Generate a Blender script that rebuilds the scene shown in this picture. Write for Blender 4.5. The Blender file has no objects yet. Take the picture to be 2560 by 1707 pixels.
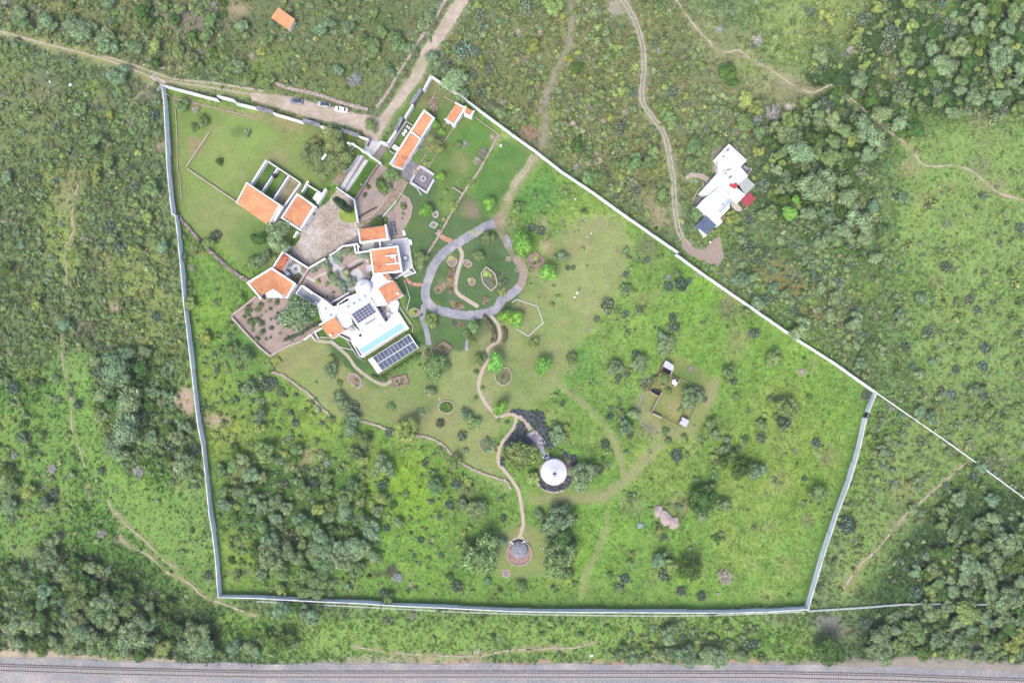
import bpy, bmesh, math, random
import numpy as np
from mathutils import Vector, Matrix
random.seed(7); RNG = np.random.default_rng(11)
SC = bpy.context.scene
COL = SC.collection

# ---------------------------------------------------------------- camera, sky, sun, exposure
S = 0.14                       # metres per photo pixel on the ground
H = S * 2560 / 1.5             # flying height of the camera (24 mm lens)
cam_d = bpy.data.cameras.new('camera'); cam = bpy.data.objects.new('camera', cam_d); COL.objects.link(cam)
cam.location = (0, 0, H); cam_d.lens = 24; cam_d.sensor_width = 36; cam_d.clip_start = 1; cam_d.clip_end = 6000
SC.camera = cam
SUN_EL, SUN_AZ = math.radians(58), math.radians(205)      # from the lower left of the picture
wd = bpy.data.worlds.new('World'); SC.world = wd; wd.use_nodes = True
nt = wd.node_tree; nt.nodes.clear()
sky = nt.nodes.new('ShaderNodeTexSky'); sky.sky_type = 'NISHITA'; sky.sun_disc = False
sky.sun_elevation = SUN_EL; sky.sun_rotation = SUN_AZ; sky.dust_density = 4.0; sky.air_density = 1.0; sky.ozone_density = 1.0
bg = nt.nodes.new('ShaderNodeBackground'); bg.inputs[1].default_value = 0.15
wo = nt.nodes.new('ShaderNodeOutputWorld'); nt.links.new(sky.outputs[0], bg.inputs[0]); nt.links.new(bg.outputs[0], wo.inputs[0])
sun_d = bpy.data.lights.new('sun', 'SUN'); sun_d.energy = 1.0; sun_d.angle = math.radians(26); sun_d.color = (1.0, 0.95, 0.88)
sun = bpy.data.objects.new('sun', sun_d); COL.objects.link(sun)
sv = Vector((math.sin(SUN_AZ) * math.cos(SUN_EL), math.cos(SUN_AZ) * math.cos(SUN_EL), math.sin(SUN_EL)))
sun.rotation_euler = sv.to_track_quat('Z', 'Y').to_euler()
SC.view_settings.view_transform = 'Standard'; SC.view_settings.look = 'None'
SC.view_settings.gamma = 1; SC.view_settings.use_curve_mapping = False
SC.view_settings.exposure = 1.56

# ---------------------------------------------------------------- helpers
def W(px, py, z=0.0):
    k = S * (1 - z / H)
    return ((px - 1280) * k, (853.5 - py) * k, z)
TY = (0, 427, 854, 1280)
def T(c, r, *v):                # points read in a 3.672x enlargement of picture tile (c, r)
    return [(c * 640 + v[i] / 3.672, TY[r] + v[i + 1] / 3.672) for i in range(0, len(v), 2)]
DO = dict(A=(560, 380), B=(860, 240), C=(600, 560), D=(840, 520), E=(760, 700), F=(1020, 560), G=(1660, 340),
          P=(1580, 880), I=(1220, 1020), J=(1140, 1300), K=(700, 200), L=(840, 360))
def D(t, *v):                   # points read in a 7.35x enlargement
    o = DO[t]
    return [(o[0] + v[i] / 7.35, o[1] + v[i + 1] / 7.35) for i in range(0, len(v), 2)]
LUM = 2.5
def lin(c):
    c = c / 255.0
    return c / 12.92 if c <= 0.04045 else ((c + 0.055) / 1.055) ** 2.4
def C(r, g, b):
    return (min(.8, lin(r) / LUM), min(.8, lin(g) / LUM), min(.8, lin(b) / LUM))

MATS = {}
def mat(name, c1, c2=None, scale=1.0, rough=.85, bump=.25, spec=.15, cells=0, cellmix=.5, metallic=0, detail=5, c3=None, s3=.12):
    if name in MATS: return MATS[name]
    m = bpy.data.materials.new(name); m.use_nodes = True; n = m.node_tree.nodes; l = m.node_tree.links
    b = n['Principled BSDF']; b.inputs['Roughness'].default_value = rough; b.inputs['Metallic'].default_value = metallic
    b.inputs['Specular IOR Level'].default_value = spec
    g = n.new('ShaderNodeNewGeometry')
    if c2 is None: c2 = tuple(x * .86 for x in c1)
    nz = n.new('ShaderNodeTexNoise'); nz.inputs['Scale'].default_value = scale; nz.inputs['Detail'].default_value = detail
    nz.inputs['Roughness'].default_value = .62
    l.new(g.outputs['Position'], nz.inputs['Vector'])
    rp = n.new('ShaderNodeMapRange'); rp.inputs[1].default_value = .34; rp.inputs[2].default_value = .66
    l.new(nz.outputs['Fac'], rp.inputs[0])
    mx = n.new('ShaderNodeMix'); mx.data_type = 'RGBA'
    mx.inputs[6].default_value = (*c1, 1); mx.inputs[7].default_value = (*c2, 1); l.new(rp.outputs[0], mx.inputs[0])
    out = mx.outputs[2]; hgt = nz.outputs['Fac']
    if c3:
        n3 = n.new('ShaderNodeTexNoise'); n3.inputs['Scale'].default_value = s3; n3.inputs['Detail'].default_value = 4
        l.new(g.outputs['Position'], n3.inputs['Vector'])
        r3 = n.new('ShaderNodeMapRange'); r3.inputs[1].default_value = .45; r3.inputs[2].default_value = .68
        l.new(n3.outputs['Fac'], r3.inputs[0])
        m3 = n.new('ShaderNodeMix'); m3.data_type = 'RGBA'; l.new(r3.outputs[0], m3.inputs[0]); l.new(out, m3.inputs[6])
        m3.inputs[7].default_value = (*c3, 1); out = m3.outputs[2]
    if cells:
        v = n.new('ShaderNodeTexVoronoi'); v.inputs['Scale'].default_value = cells; l.new(g.outputs['Position'], v.inputs['Vector'])
        sp = n.new('ShaderNodeSeparateColor'); l.new(v.outputs['Color'], sp.inputs[0])
        mr = n.new('ShaderNodeMapRange'); mr.inputs[3].default_value = 1 - cellmix; mr.inputs[4].default_value = 1 + cellmix * .4
        l.new(sp.outputs[0], mr.inputs[0])
        ml = n.new('ShaderNodeVectorMath'); ml.operation = 'SCALE'; l.new(out, ml.inputs[0]); l.new(mr.outputs[0], ml.inputs['Scale'])
        out = ml.outputs[0]; hgt = v.outputs['Distance']
    l.new(out, b.inputs['Base Color'])
    if bump:
        bp = n.new('ShaderNodeBump'); bp.inputs['Strength'].default_value = bump; bp.inputs['Distance'].default_value = .1
        l.new(hgt, bp.inputs['Height']); l.new(bp.outputs[0], b.inputs['Normal'])
    MATS[name] = m
    return m

def foliage_mat(name, inst, rough=.75, transl=.22):
    m = bpy.data.materials.new(name); m.use_nodes = True; n = m.node_tree.nodes; l = m.node_tree.links
    b = n['Principled BSDF']; b.inputs['Roughness'].default_value = rough; b.inputs['Specular IOR Level'].default_value = .12
    if inst:
        a = n.new('ShaderNodeAttribute'); a.attribute_type = 'INSTANCER'; a.attribute_name = 'col'; co = a.outputs['Color']
    else:
        a = n.new('ShaderNodeObjectInfo'); co = a.outputs['Color']
    t = n.new('ShaderNodeAttribute'); t.attribute_name = 'tone'
    mx = n.new('ShaderNodeMix'); mx.data_type = 'RGBA'; mx.blend_type = 'MULTIPLY'; mx.inputs[0].default_value = 1
    l.new(co, mx.inputs[6]); l.new(t.outputs['Color'], mx.inputs[7]); l.new(mx.outputs[2], b.inputs['Base Color'])
    tr = n.new('ShaderNodeBsdfTranslucent'); l.new(mx.outputs[2], tr.inputs['Color'])
    ms = n.new('ShaderNodeMixShader'); ms.inputs[0].default_value = transl
    l.new(b.outputs[0], ms.inputs[1]); l.new(tr.outputs[0], ms.inputs[2]); l.new(ms.outputs[0], n['Material Output'].inputs[0])
    return m
M_LEAF = foliage_mat('foliage', False); M_LEAFI = foliage_mat('foliage_scatter', True)

def tag(o, label=None, cat=None, group=None, kind=None):
    if label: o['label'] = label
    if cat: o['category'] = cat
    if group: o['group'] = group
    if kind: o['kind'] = kind
    return o
def thing(name, label, cat, loc=(0, 0, 0), rz=0, group=None):
    o = bpy.data.objects.new(name, None); COL.objects.link(o); o.empty_display_size = .5
    o.location = loc; o.rotation_euler = (0, 0, rz)
    return tag(o, label, cat, group)
class MB:
    def __init__(s): s.v = []; s.f = []; s.m = []; s.mi = 0
    def add(s, vs, fs):
        k = len(s.v); s.v += [tuple(x) for x in vs]; s.f += [tuple(i + k for i in f) for f in fs]; s.m += [s.mi] * len(fs); return s
    def prism(s, xy, z0, z1, top=None):
        n = len(xy); a = sum(xy[i][0] * xy[(i + 1) % n][1] - xy[(i + 1) % n][0] * xy[i][1] for i in range(n))
        if a < 0: xy = xy[::-1]; top = top[::-1] if top else None
        t = top if top else xy
        vs = [(p[0], p[1], z0) for p in xy] + [(p[0], p[1], z1) for p in t]
        fs = [tuple(range(n - 1, -1, -1)), tuple(range(n, 2 * n))] + [(i, (i + 1) % n, n + (i + 1) % n, n + i) for i in range(n)]
        return s.add(vs, fs)
    def box(s, c, d, rz=0, z0=None):
        ca, sa = math.cos(rz), math.sin(rz); x, y = d[0] / 2, d[1] / 2
        xy = [(c[0] + u * ca - v * sa, c[1] + u * sa + v * ca) for u, v in ((-x, -y), (x, -y), (x, y), (-x, y))]
        zb = c[2]; return s.prism(xy, zb, zb + d[2])
    def bar(s, a, b, t, z0, z1):
        dx, dy = b[0] - a[0], b[1] - a[1]; L = math.hypot(dx, dy) or 1; nx, ny = -dy / L * t / 2, dx / L * t / 2
        return s.prism([(a[0] - nx, a[1] - ny), (b[0] - nx, b[1] - ny), (b[0] + nx, b[1] + ny), (a[0] + nx, a[1] + ny)], z0, z1)
    def tube(s, a, b, r0, r1, n=6):
        a = Vector(a); b = Vector(b); d = (b - a); q = d.to_track_quat('Z', 'Y')
        vs = []
        for p, r in ((a, r0), (b, r1)):
            for i in range(n):
                t = 2 * math.pi * i / n; vs.append(p + q @ Vector((r * math.cos(t), r * math.sin(t), 0)))
        fs = [(i, (i + 1) % n, n + (i + 1) % n, n + i) for i in range(n)] + [tuple(range(n - 1, -1, -1)), tuple(range(n, 2 * n))]
        return s.add(vs, fs)
    def lathe(s, c, prof, n=24):
        vs = []; fs = []
        for r, z in prof:
            for i in range(n):
                t = 2 * math.pi * i / n; vs.append((c[0] + r * math.cos(t), c[1] + r * math.sin(t), c[2] + z))
        for j in range(len(prof) - 1):
            for i in range(n):
                fs.append((j * n + i, j * n + (i + 1) % n, (j + 1) * n + (i + 1) % n, (j + 1) * n + i))
        fs.append(tuple(range((len(prof) - 1) * n, len(prof) * n)))
        return s.add(vs, fs)
    def build(s, name, m, parent=None, kind=None, loc=None, smooth=False):
        me = bpy.data.meshes.new(name)
        vs = s.v
        if parent: loc0 = abs_loc(parent); vs = [(x - loc0[0], y - loc0[1], z - loc0[2]) for x, y, z in s.v]
        if loc: vs = [(x - loc[0], y - loc[1], z - loc[2]) for x, y, z in s.v]
        me.from_pydata(vs, [], s.f)
        for mm in (m if isinstance(m, (list, tuple)) else [m]): me.materials.append(mm)
        if isinstance(m, (list, tuple)): me.polygons.foreach_set('material_index', s.m)
        if smooth: me.polygons.foreach_set('use_smooth', [True] * len(me.polygons))
        me.update()
        o = bpy.data.objects.new(name, me); COL.objects.link(o)
        if loc: o.location = loc
        if parent: o.parent = parent
        if kind: o['kind'] = kind
        return o
def abs_loc(o):                 # parts are modelled in place; their parents' origins are taken off again
    x = Vector((0, 0, 0))
    while o: x = x + o.location; o = o.parent
    return tuple(x)
def cen(pts):
    return (sum(p[0] for p in pts) / len(pts), sum(p[1] for p in pts) / len(pts))
def wp(pts, z=0): return [W(p[0], p[1], z)[:2] for p in pts]
def resample(pts, step):
    P = [Vector(p) for p in pts]; out = []
    # Catmull-Rom then even steps
    Q = []
    for i in range(len(P) - 1):
        a = P[max(i - 1, 0)]; b = P[i]; c = P[i + 1]; d = P[min(i + 2, len(P) - 1)]
        n = max(2, int((c - b).length / (step * .5)))
        for k in range(n):
            t = k / n
            Q.append(.5 * ((2 * b) + (c - a) * t + (2 * a - 5 * b + 4 * c - d) * t * t + (3 * b - a - 3 * c + d) * t ** 3))
    Q.append(P[-1]); out = [Q[0]]; acc = 0
    for i in range(1, len(Q)):
        acc += (Q[i] - Q[i - 1]).length
        if acc >= step: out.append(Q[i]); acc = 0
    if (out[-1] - Q[-1]).length > step * .3: out.append(Q[-1])
    return out

# ---------------------------------------------------------------- ground: one sheet, painted with surface colours and some shade
STEP = 5
gx = np.arange(-260, 2821, STEP, dtype=float); gy = np.arange(-230, 1941, STEP, dtype=float)
ext = np.array([60, 160, 400, 1000, 3000, 8000, 16000.])
gx = np.concatenate([gx[0] - ext[::-1], gx, gx[-1] + ext]); gy = np.concatenate([gy[0] - ext[::-1], gy, gy[-1] + ext])
GX, GY = np.meshgrid(gx, gy)
GC = np.zeros(GX.shape + (3,)); GR = np.ones(GX.shape)         # colour, roughness of growth (0 = mown / bare)
BL = np.zeros(GX.shape)                                        # blocked: nothing is scattered here
def seg_dist(X, Y, pts, closed):
    d = np.full(X.shape, 1e9); n = len(pts)
    for i in range(n if closed else n - 1):
        x1, y1 = pts[i]; x2, y2 = pts[(i + 1) % n]; dx, dy = x2 - x1, y2 - y1; L2 = dx * dx + dy * dy + 1e-9
        t = np.clip(((X - x1) * dx + (Y - y1) * dy) / L2, 0, 1)
        d = np.minimum(d, np.hypot(X - x1 - t * dx, Y - y1 - t * dy))
    return d
def inside(X, Y, pts):
    r = np.zeros(X.shape, bool); n = len(pts); j = n - 1
    for i in range(n):
        xi, yi = pts[i]; xj, yj = pts[j]
        if yi != yj: r ^= ((yi > Y) != (yj > Y)) & (X < (xj - xi) * (Y - yi) / (yj - yi) + xi)
        j = i
    return r
def vnoise(X, Y, sc, seed):
    r = np.random.default_rng(seed); G = r.random((256, 256))
    x = X / sc + 500.3; y = Y / sc + 500.7; xi = np.floor(x).astype(int); yi = np.floor(y).astype(int); u = x - xi; v = y - yi
    u = u * u * (3 - 2 * u); v = v * v * (3 - 2 * v)
    g = lambda a, b: G[a % 256, b % 256]
    return (g(xi, yi) * (1 - u) + g(xi + 1, yi) * u) * (1 - v) + (g(xi, yi + 1) * (1 - u) + g(xi + 1, yi + 1) * u) * v
WARP = (vnoise(GX, GY, 22, 1) - .5) * 14 + (vnoise(GX, GY, 9, 2) - .5) * 6
def paint(pts, col=None, feather=6, a=1.0, rough=None, block=None, line=None, closed=True, warp=1.0):
    """fill a polygon (or a line of half width `line`) with a colour"""
    xs = [p[0] for p in pts]; ys = [p[1] for p in pts]; mg = (line or 0) + feather * 2 + 20
    ix = np.where((gx > min(xs) - mg) & (gx < max(xs) + mg))[0]; iy = np.where((gy > min(ys) - mg) & (gy < max(ys) + mg))[0]
    if len(ix) < 1 or len(iy) < 1: return
    sl = (slice(iy[0], iy[-1] + 1), slice(ix[0], ix[-1] + 1)); X = GX[sl]; Y = GY[sl]
    if line is not None: d = seg_dist(X, Y, pts, False) - line
    else:
        d = seg_dist(X, Y, pts, True); d = np.where(inside(X, Y, pts), -d, d)
    d = d + WARP[sl] * warp
    w = np.clip(.5 - d / (2 * feather), 0, 1) * a
    if col is not None: GC[sl] = GC[sl] * (1 - w[..., None]) + np.array(col) * w[..., None]
    if rough is not None: GR[sl] = GR[sl] * (1 - w) + rough * w
    if block is not None:
        wb = np.clip(.5 - (d - block * 0) / 4, 0, 1); BL[sl] = np.maximum(BL[sl], wb * (block > 0))
def blob(x, y, r, col, a=.8, rough=None, block=None, ry=None):
    pts = [(x + r * math.cos(t), y + (ry or r) * math.sin(t)) for t in np.linspace(0, 2 * math.pi, 14)[:-1]]
    paint(pts, col, feather=max(4, r * .4), a=a, rough=rough, block=block)
def block(pts, line=None, m=0):
    xs = [p[0] for p in pts]; ys = [p[1] for p in pts]; mg = (line or 0) + 20 + m
    ix = np.where((gx > min(xs) - mg) & (gx < max(xs) + mg))[0]; iy = np.where((gy > min(ys) - mg) & (gy < max(ys) + mg))[0]
    if len(ix) < 1 or len(iy) < 1: return
    sl = (slice(iy[0], iy[-1] + 1), slice(ix[0], ix[-1] + 1)); X = GX[sl]; Y = GY[sl]
    d = seg_dist(X, Y, pts, line is None)
    if line is None: d = np.where(inside(X, Y, pts), -d, d) - m
    else: d = d - line - m
    BL[sl] = np.maximum(BL[sl], (d < 0).astype(float))

WILD = C(110, 130, 90)
GC[:] = WILD
MEADOW = C(112, 148, 66); MEAD_Y = C(136, 162, 62); DRYLAWN = C(150, 162, 104); LAWN = C(96, 124, 80); LAWN2 = C(138, 158, 86)
OLIVE = C(108, 118, 82); DIRT = C(196, 178, 162); PINK = C(168, 144, 132); GREY = C(150, 146, 150); DKGRASS = C(62, 98, 52)
BROWNG = C(140, 132, 92)
WALLPOLY = [(403, 213), (430, 536), (452, 680), (470, 854), (494, 1061), (522, 1281), (545, 1493), (746, 1500), (999, 1516), (1280, 1528), (1620, 1531), (2021, 1523),
            (2096, 1281), (2151, 1118), (2192, 981), (2004, 854), (1748, 677), (1580, 550), (1413, 430), (1280, 335), (1149, 237), (1078, 189), (1010, 300), (960, 350), (920, 347), (800, 314), (640, 273)]
# regional tints outside
paint([(0, -100), (520, -100), (560, 120), (400, 180), (0, 80)], C(116, 124, 84), 60)
paint([(560, -60), (1090, -60), (1070, 60), (950, 280), (900, 270), (640, 200), (520, 120)], OLIVE, 40)
paint([(560, 60), (900, 110), (1000, 160), (900, 260), (700, 215), (600, 160)], C(112, 122, 80), 40, .7)
paint([(600, -60), (1080, -60), (1060, 60), (930, 265), (640, 195)], None, 20, rough=.62)
paint([(1100, 60), (1700, -60), (1780, 300), (1660, 560), (1480, 440), (1180, 240)], C(122, 128, 86), 50)
paint([(1720, 120), (1960, 200), (1990, 300), (1860, 420), (1800, 260)], C(136, 138, 108), 50, .8)
paint([(1880, -40), (2250, -40), (2230, 160), (2060, 230), (1900, 180)], C(128, 150, 86), 50, .9)
paint([(2180, -60), (2650, -60), (2650, 330), (2300, 330), (2050, 560), (1900, 520), (1880, 280)], C(68, 94, 56), 50)  # upper right wood: undergrowth green, shade between the trees painted in
paint([(2250, 300), (2600, 300), (2620, 1000), (2250, 960), (2200, 620)], C(118, 148, 80), 50)
paint([(1740, 640), (2200, 560), (2260, 980), (2020, 860)], C(100, 124, 76), 50)
paint([(2050, 990), (2620, 1000), (2620, 1500), (2110, 1500)], C(110, 140, 74), 50)
paint([(2230, 1230), (2620, 1200), (2620, 1660), (2100, 1660), (2180, 1450)], C(70, 96, 58), 50)  # lower right wood floor, darkened with painted tree shade
paint([(-60, 900), (420, 900), (500, 1400), (380, 1560), (-60, 1450)], C(98, 138, 62), 60)
paint([(-60, 130), (330, 220), (400, 640), (430, 900), (-60, 900)], C(104, 120, 78), 60, .9)
paint([(120, 430), (200, 440), (180, 720), (130, 680)], C(128, 148, 70), 25, .7)
paint([(250, 650), (420, 640), (440, 860), (300, 880)], C(130, 142, 80), 30, .6)
paint([(-60, 1380), (540, 1380), (700, 1660), (-60, 1660)], C(66, 90, 52), 50, .85)  # lower left wood floor, tree shade mixed into the green
paint([(560, 1535), (2000, 1545), (2060, 1650), (700, 1650), (560, 1600)], C(112, 146, 68), 25)
paint([(-60, 1080), (140, 1300), (100, 1560), (-60, 1500)], C(96, 128, 64), 50, .7)
# inside the compound
paint(WALLPOLY, MEADOW, 4, warp=.2)
for (x, y, r, c, a) in [(1560, 820, 150, C(128, 158, 76), .8), (1720, 860, 140, C(120, 160, 66), .8), (1980, 900, 110, C(124, 164, 66), .8), (1960, 1150, 170, MEAD_Y, .5),
                        (1500, 1300, 120, C(116, 158, 62), .8), (1800, 1400, 150, C(118, 158, 64), .7), (1650, 1150, 90, C(140, 160, 76), .6), (1900, 1400, 110, C(128, 158, 72), .6),
                        (1000, 1230, 110, C(132, 170, 44), .8), (780, 1060, 90, MEAD_Y, .6), (1000, 1400, 120, C(116, 158, 62), .8), (600, 1380, 70, MEAD_Y, .7), (520, 950, 60, MEAD_Y, .7),
                        (520, 780, 60, C(128, 166, 62), .7), (640, 1100, 110, C(120, 152, 64), .6), (1340, 480, 55, C(94, 146, 72), .8), (620, 870, 60, C(88, 140, 68), .7), (1430, 900, 60, C(92, 146, 66), .7),
                        (1470, 560, 80, C(136, 162, 76), .7), (800, 1300, 160, C(92, 132, 60), .6), (700, 1250, 130, C(72, 104, 52), .8), (330, 980, 75, C(64, 92, 50), .85), (300, 1080, 50, C(64, 92, 50), .8), (2000, 500, 60, C(70, 96, 58), .7), (1420, 1400, 60, C(124, 166, 56), .7), (1750, 700, 60, C(120, 164, 56), .8),  # darkest blobs paint the groves' tree shade into the ground
                        (1950, 1010, 60, C(142, 160, 78), .6), (2080, 1000, 60, C(116, 158, 62), .6), (1850, 1280, 90, C(134, 158, 74), .5), (560, 1080, 60, C(148, 160, 68), .6), (1400, 1010, 40, C(98, 146, 60), .6)]:
    blob(x, y, r, c, a)
# mown ground: the yard round the barns, the dry garden lawns, the watered garden lawns
paint([(430, 245), (560, 270), (760, 325), (880, 350), (870, 420), (780, 480), (720, 600), (700, 640), (600, 660), (560, 620), (500, 590), (445, 530)], LAWN2, 8, rough=.12)
for (x, y, r, c, a) in [(560, 520, 70, C(150, 160, 100), .7), (620, 330, 60, C(140, 172, 90), .7), (560, 400, 50, C(152, 168, 96), .6), (690, 400, 30, C(160, 150, 116), .5), (640, 600, 60, C(104, 140, 72), .7),
                        (520, 450, 40, C(136, 164, 84), .6), (480, 300, 45, C(118, 150, 72), .6), (600, 480, 30, C(116, 150, 70), .6), (720, 300, 40, C(146, 142, 92), .6)]:
    blob(x, y, r, c, a)
paint([(425, 240), (700, 290), (860, 345), (850, 360), (680, 310), (430, 255)], C(158, 148, 106), 6, .8, rough=.2)
paint([(421, 330), (432, 330), (446, 530), (434, 532)], C(150, 118, 104), 4, .9, rough=.1, warp=.2)
paint([(470, 340), (500, 345), (505, 385), (480, 380)], C(172, 146, 116), 8, .7)
paint([(1000, 210), (1075, 200), (1250, 330), (1240, 345), (1195, 427), (1130, 520), (1100, 570), (1080, 560), (1080, 420), (1010, 380), (960, 420)], C(110, 140, 74), 8, rough=.25)
for (x, y, r, c, a) in [(1105, 240, 30, C(138, 156, 84), .7), (1180, 340, 45, C(100, 148, 66), .8), (1160, 380, 30, C(112, 146, 70), .7), (1075, 350, 25, C(152, 152, 132), .7), (1150, 405, 25, C(152, 150, 104), .6), (1250, 350, 22, C(160, 168, 110), .7)]:
    blob(x, y, r, c, a)
paint([(1255, 345), (1330, 390), (1310, 440), (1240, 560), (1180, 600), (1130, 550), (1180, 470), (1200, 430)], C(98, 140, 70), 8, rough=.3)
paint([(720, 870), (800, 815), (900, 880), (1000, 940), (1100, 880), (1300, 700), (1420, 560), (1540, 540), (1575, 600), (1560, 700), (1480, 820), (1430, 870), (1400, 960), (1340, 1010), (1290, 1020),
       (1230, 1100), (1270, 1230), (1240, 1205), (1150, 1150), (1120, 1120), (1060, 1090), (960, 1060), (900, 1050), (830, 1040), (790, 1010), (740, 960), (690, 930)], DRYLAWN, 14, rough=.22)
for (x, y, r, c, a) in [(760, 900, 50, C(156, 158, 104), .8), (860, 960, 60, C(152, 158, 104), .7), (900, 1010, 40, C(140, 150, 96), .7), (1010, 980, 50, C(134, 152, 92), .7), (1060, 960, 50, C(126, 152, 84), .7), (1100, 1040, 50, C(156, 156, 108), .8),
                        (1160, 1100, 50, C(150, 160, 96), .7), (1030, 1050, 50, C(146, 150, 100), .7), (1450, 700, 70, C(158, 170, 106), .8), (1510, 600, 50, C(158, 170, 104), .7), (1400, 800, 60, C(140, 162, 92), .8), (1300, 950, 50, C(128, 152, 86), .8),
                        (1380, 640, 40, C(126, 152, 76), .8), (1460, 760, 30, C(164, 168, 116), .6), (980, 900, 50, C(112, 140, 74), .7), (1360, 560, 20, C(160, 156, 118), .6), (1080, 900, 40, C(132, 156, 86), .7), (1230, 1150, 30, C(150, 160, 88), .7),
                        (1370, 620, 18, C(168, 154, 118), .8), (1330, 900, 40, C(144, 156, 96), .7), (700, 900, 30, C(150, 146, 96), .7)]:
    blob(x, y, r, c, a)
GARDEN = [(1010, 420), (1075, 430), (1100, 480), (1160, 480), (1240, 560), (1300, 640), (1320, 700), (1260, 800), (1190, 860), (1150, 880), (1080, 870), (1060, 870), (1000, 700), (1020, 620), (1010, 500)]
paint(GARDEN, LAWN, 5, rough=.1, warp=.5)
for (x, y, r, c, a) in [(1040, 560, 28, C(112, 134, 76), .7), (1200, 560, 24, C(90, 126, 62), .6), (1080, 740, 30, C(70, 116, 60), .6), (1230, 660, 30, C(68, 106, 60), .6), (1180, 760, 24, C(90, 128, 70), .6), (1140, 830, 30, C(92, 132, 66), .7),
                        (1110, 500, 28, C(118, 148, 78), .8), (1125, 520, 20, C(134, 158, 78), .6), (1180, 525, 24, C(156, 136, 118), .8), (1000, 770, 22, C(128, 144, 82), .7), (1270, 560, 22, C(156, 150, 124), .5)]:
    blob(x, y, r, c, a)
paint([(850, 845), (980, 935), (940, 960), (870, 925), (810, 860), (790, 840)], C(78, 116, 62), 6, .9, rough=.15)
paint([(1010, 730), (1060, 720), (1060, 880), (1010, 900), (1040, 830)], C(72, 112, 60), 6, .9, rough=.15)
paint([(905, 935), (1045, 850), (1060, 900), (980, 960), (930, 970)], C(104, 142, 76), 8, .8, rough=.4)
# round the animal pen, the domed hut and the slate hut
paint([(1650, 905), (1700, 880), (1790, 950), (1780, 1010), (1720, 1085), (1650, 1090), (1600, 1040), (1600, 990), (1630, 960)], C(142, 152, 88), 10, rough=.2)
blob(1690, 1020, 30, C(164, 158, 104), .8); blob(1720, 950, 30, C(116, 146, 76), .8)
paint([(1240, 1330), (1290, 1320), (1370, 1320), (1380, 1380), (1360, 1430), (1300, 1445), (1240, 1440), (1225, 1400)], C(142, 158, 94), 9, rough=.15)
paint([(1300, 1210), (1440, 1200), (1540, 1230), (1530, 1260), (1420, 1260), (1310, 1260)], C(134, 158, 84), 12, .8, rough=.25)
# wet mown grass at the foot of the perimeter walls, darkened by painted-in shade
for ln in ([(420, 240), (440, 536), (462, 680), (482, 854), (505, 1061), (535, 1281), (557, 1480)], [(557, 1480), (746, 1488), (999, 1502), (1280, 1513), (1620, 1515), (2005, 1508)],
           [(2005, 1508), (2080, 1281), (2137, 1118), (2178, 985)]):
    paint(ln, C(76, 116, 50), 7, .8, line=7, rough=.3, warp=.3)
# mown tracks in the meadow
TRK = C(158, 160, 112)
for pts, w in [(T(2, 2, 390, 0, 390, 330, 500, 460, 700, 600, 850, 760, 940, 920, 1020, 1170, 1040, 1250), 6), (T(2, 2, 1350, 950, 1200, 1100, 1040, 1280, 850, 1420, 500, 1450, 200, 1440), 11),
               (T(2, 2, 1850, 400, 1800, 560, 1700, 720, 1600, 820, 1400, 860, 1250, 740, 1180, 600, 1240, 480), 14), (T(2, 3, 870, 0, 880, 120, 780, 380, 680, 550, 640, 760), 5),
               ([(1240, 560), (1300, 450), (1340, 400)], 10), ([(1420, 640), (1500, 560)], 14)]:
    paint(pts, TRK, 6, .9, line=w * 1.1, rough=.05, warp=.4)
paint(T(2, 3, 1300, 700, 1700, 830, 2000, 780, 2060, 640), C(130, 150, 80), 4, .6, line=2, rough=.4)
paint(T(3, 2, 0, 1100, 300, 900, 700, 300), C(138, 154, 80), 14, .35, line=8)
# dirt, rock and ash patches
for (x, y, r, ry, c) in [(455, 40, 60, 22, C(128, 118, 116)), (560, 30, 45, 20, C(120, 108, 108)), (500, 70, 50, 18, C(138, 126, 122)), (590, 20, 30, 16, C(168, 150, 120)), (1325, 332, 22, 16, C(172, 132, 116)), (1350, 350, 8, 14, DIRT),
                         (1535, 18, 14, 18, C(176, 164, 156)), (1990, 230, 40, 30, C(150, 144, 112)), (1960, 200, 40, 24, C(158, 152, 122)), (2280, 420, 30, 20, C(156, 142, 118)), (2480, 460, 40, 16, C(168, 150, 132)),
                         (1935, 680, 45, 30, C(142, 132, 84)), (1980, 720, 40, 22, C(144, 128, 82)), (2060, 780, 50, 10, C(140, 122, 82)), (140, 110, 10, 6, C(180, 160, 148)), (160, 500, 24, 30, C(160, 142, 130)), (290, 770, 22, 14, C(168, 150, 134)),
                         (465, 1000, 26, 30, C(186, 158, 150)), (540, 1050, 30, 12, C(190, 164, 148)), (400, 365, 14, 10, C(166, 142, 130)), (1440, 1180, 12, 12, PINK), (2010, 930, 12, 9, C(160, 142, 134)), (1727, 922, 9, 7, C(142, 124, 118)),
                         (770, 1140, 26, 20, C(158, 146, 108)), (1030, 1465, 10, 6, PINK), (2070, 1555, 30, 20, C(128, 124, 126)), (2110, 1580, 30, 12, C(104, 98, 100)), (190, 1530, 40, 18, C(130, 128, 134)), (130, 1400, 25, 20, C(138, 132, 108)),
                         (600, 1430, 24, 9, C(92, 80, 84)), (945, 1435, 14, 10, C(74, 66, 70)), (975, 1425, 16, 13, C(80, 70, 74)), (2440, 1600, 60, 30, C(122, 112, 112)), (60, 1380, 22, 12, C(140, 140, 108)), (2130, 1460, 20, 30, C(138, 140, 86)),
                         (1700, 1030, 26, 16, C(166, 158, 106)), (250, 250, 26, 20, C(120, 118, 96)), (90, 220, 50, 34, C(118, 118, 96)), (1640, 540, 22, 30, C(156, 146, 120)), (1830, 700, 40, 40, C(140, 144, 100))]:
    blob(x, y, r, c, .85, rough=.3, ry=ry)
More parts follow.
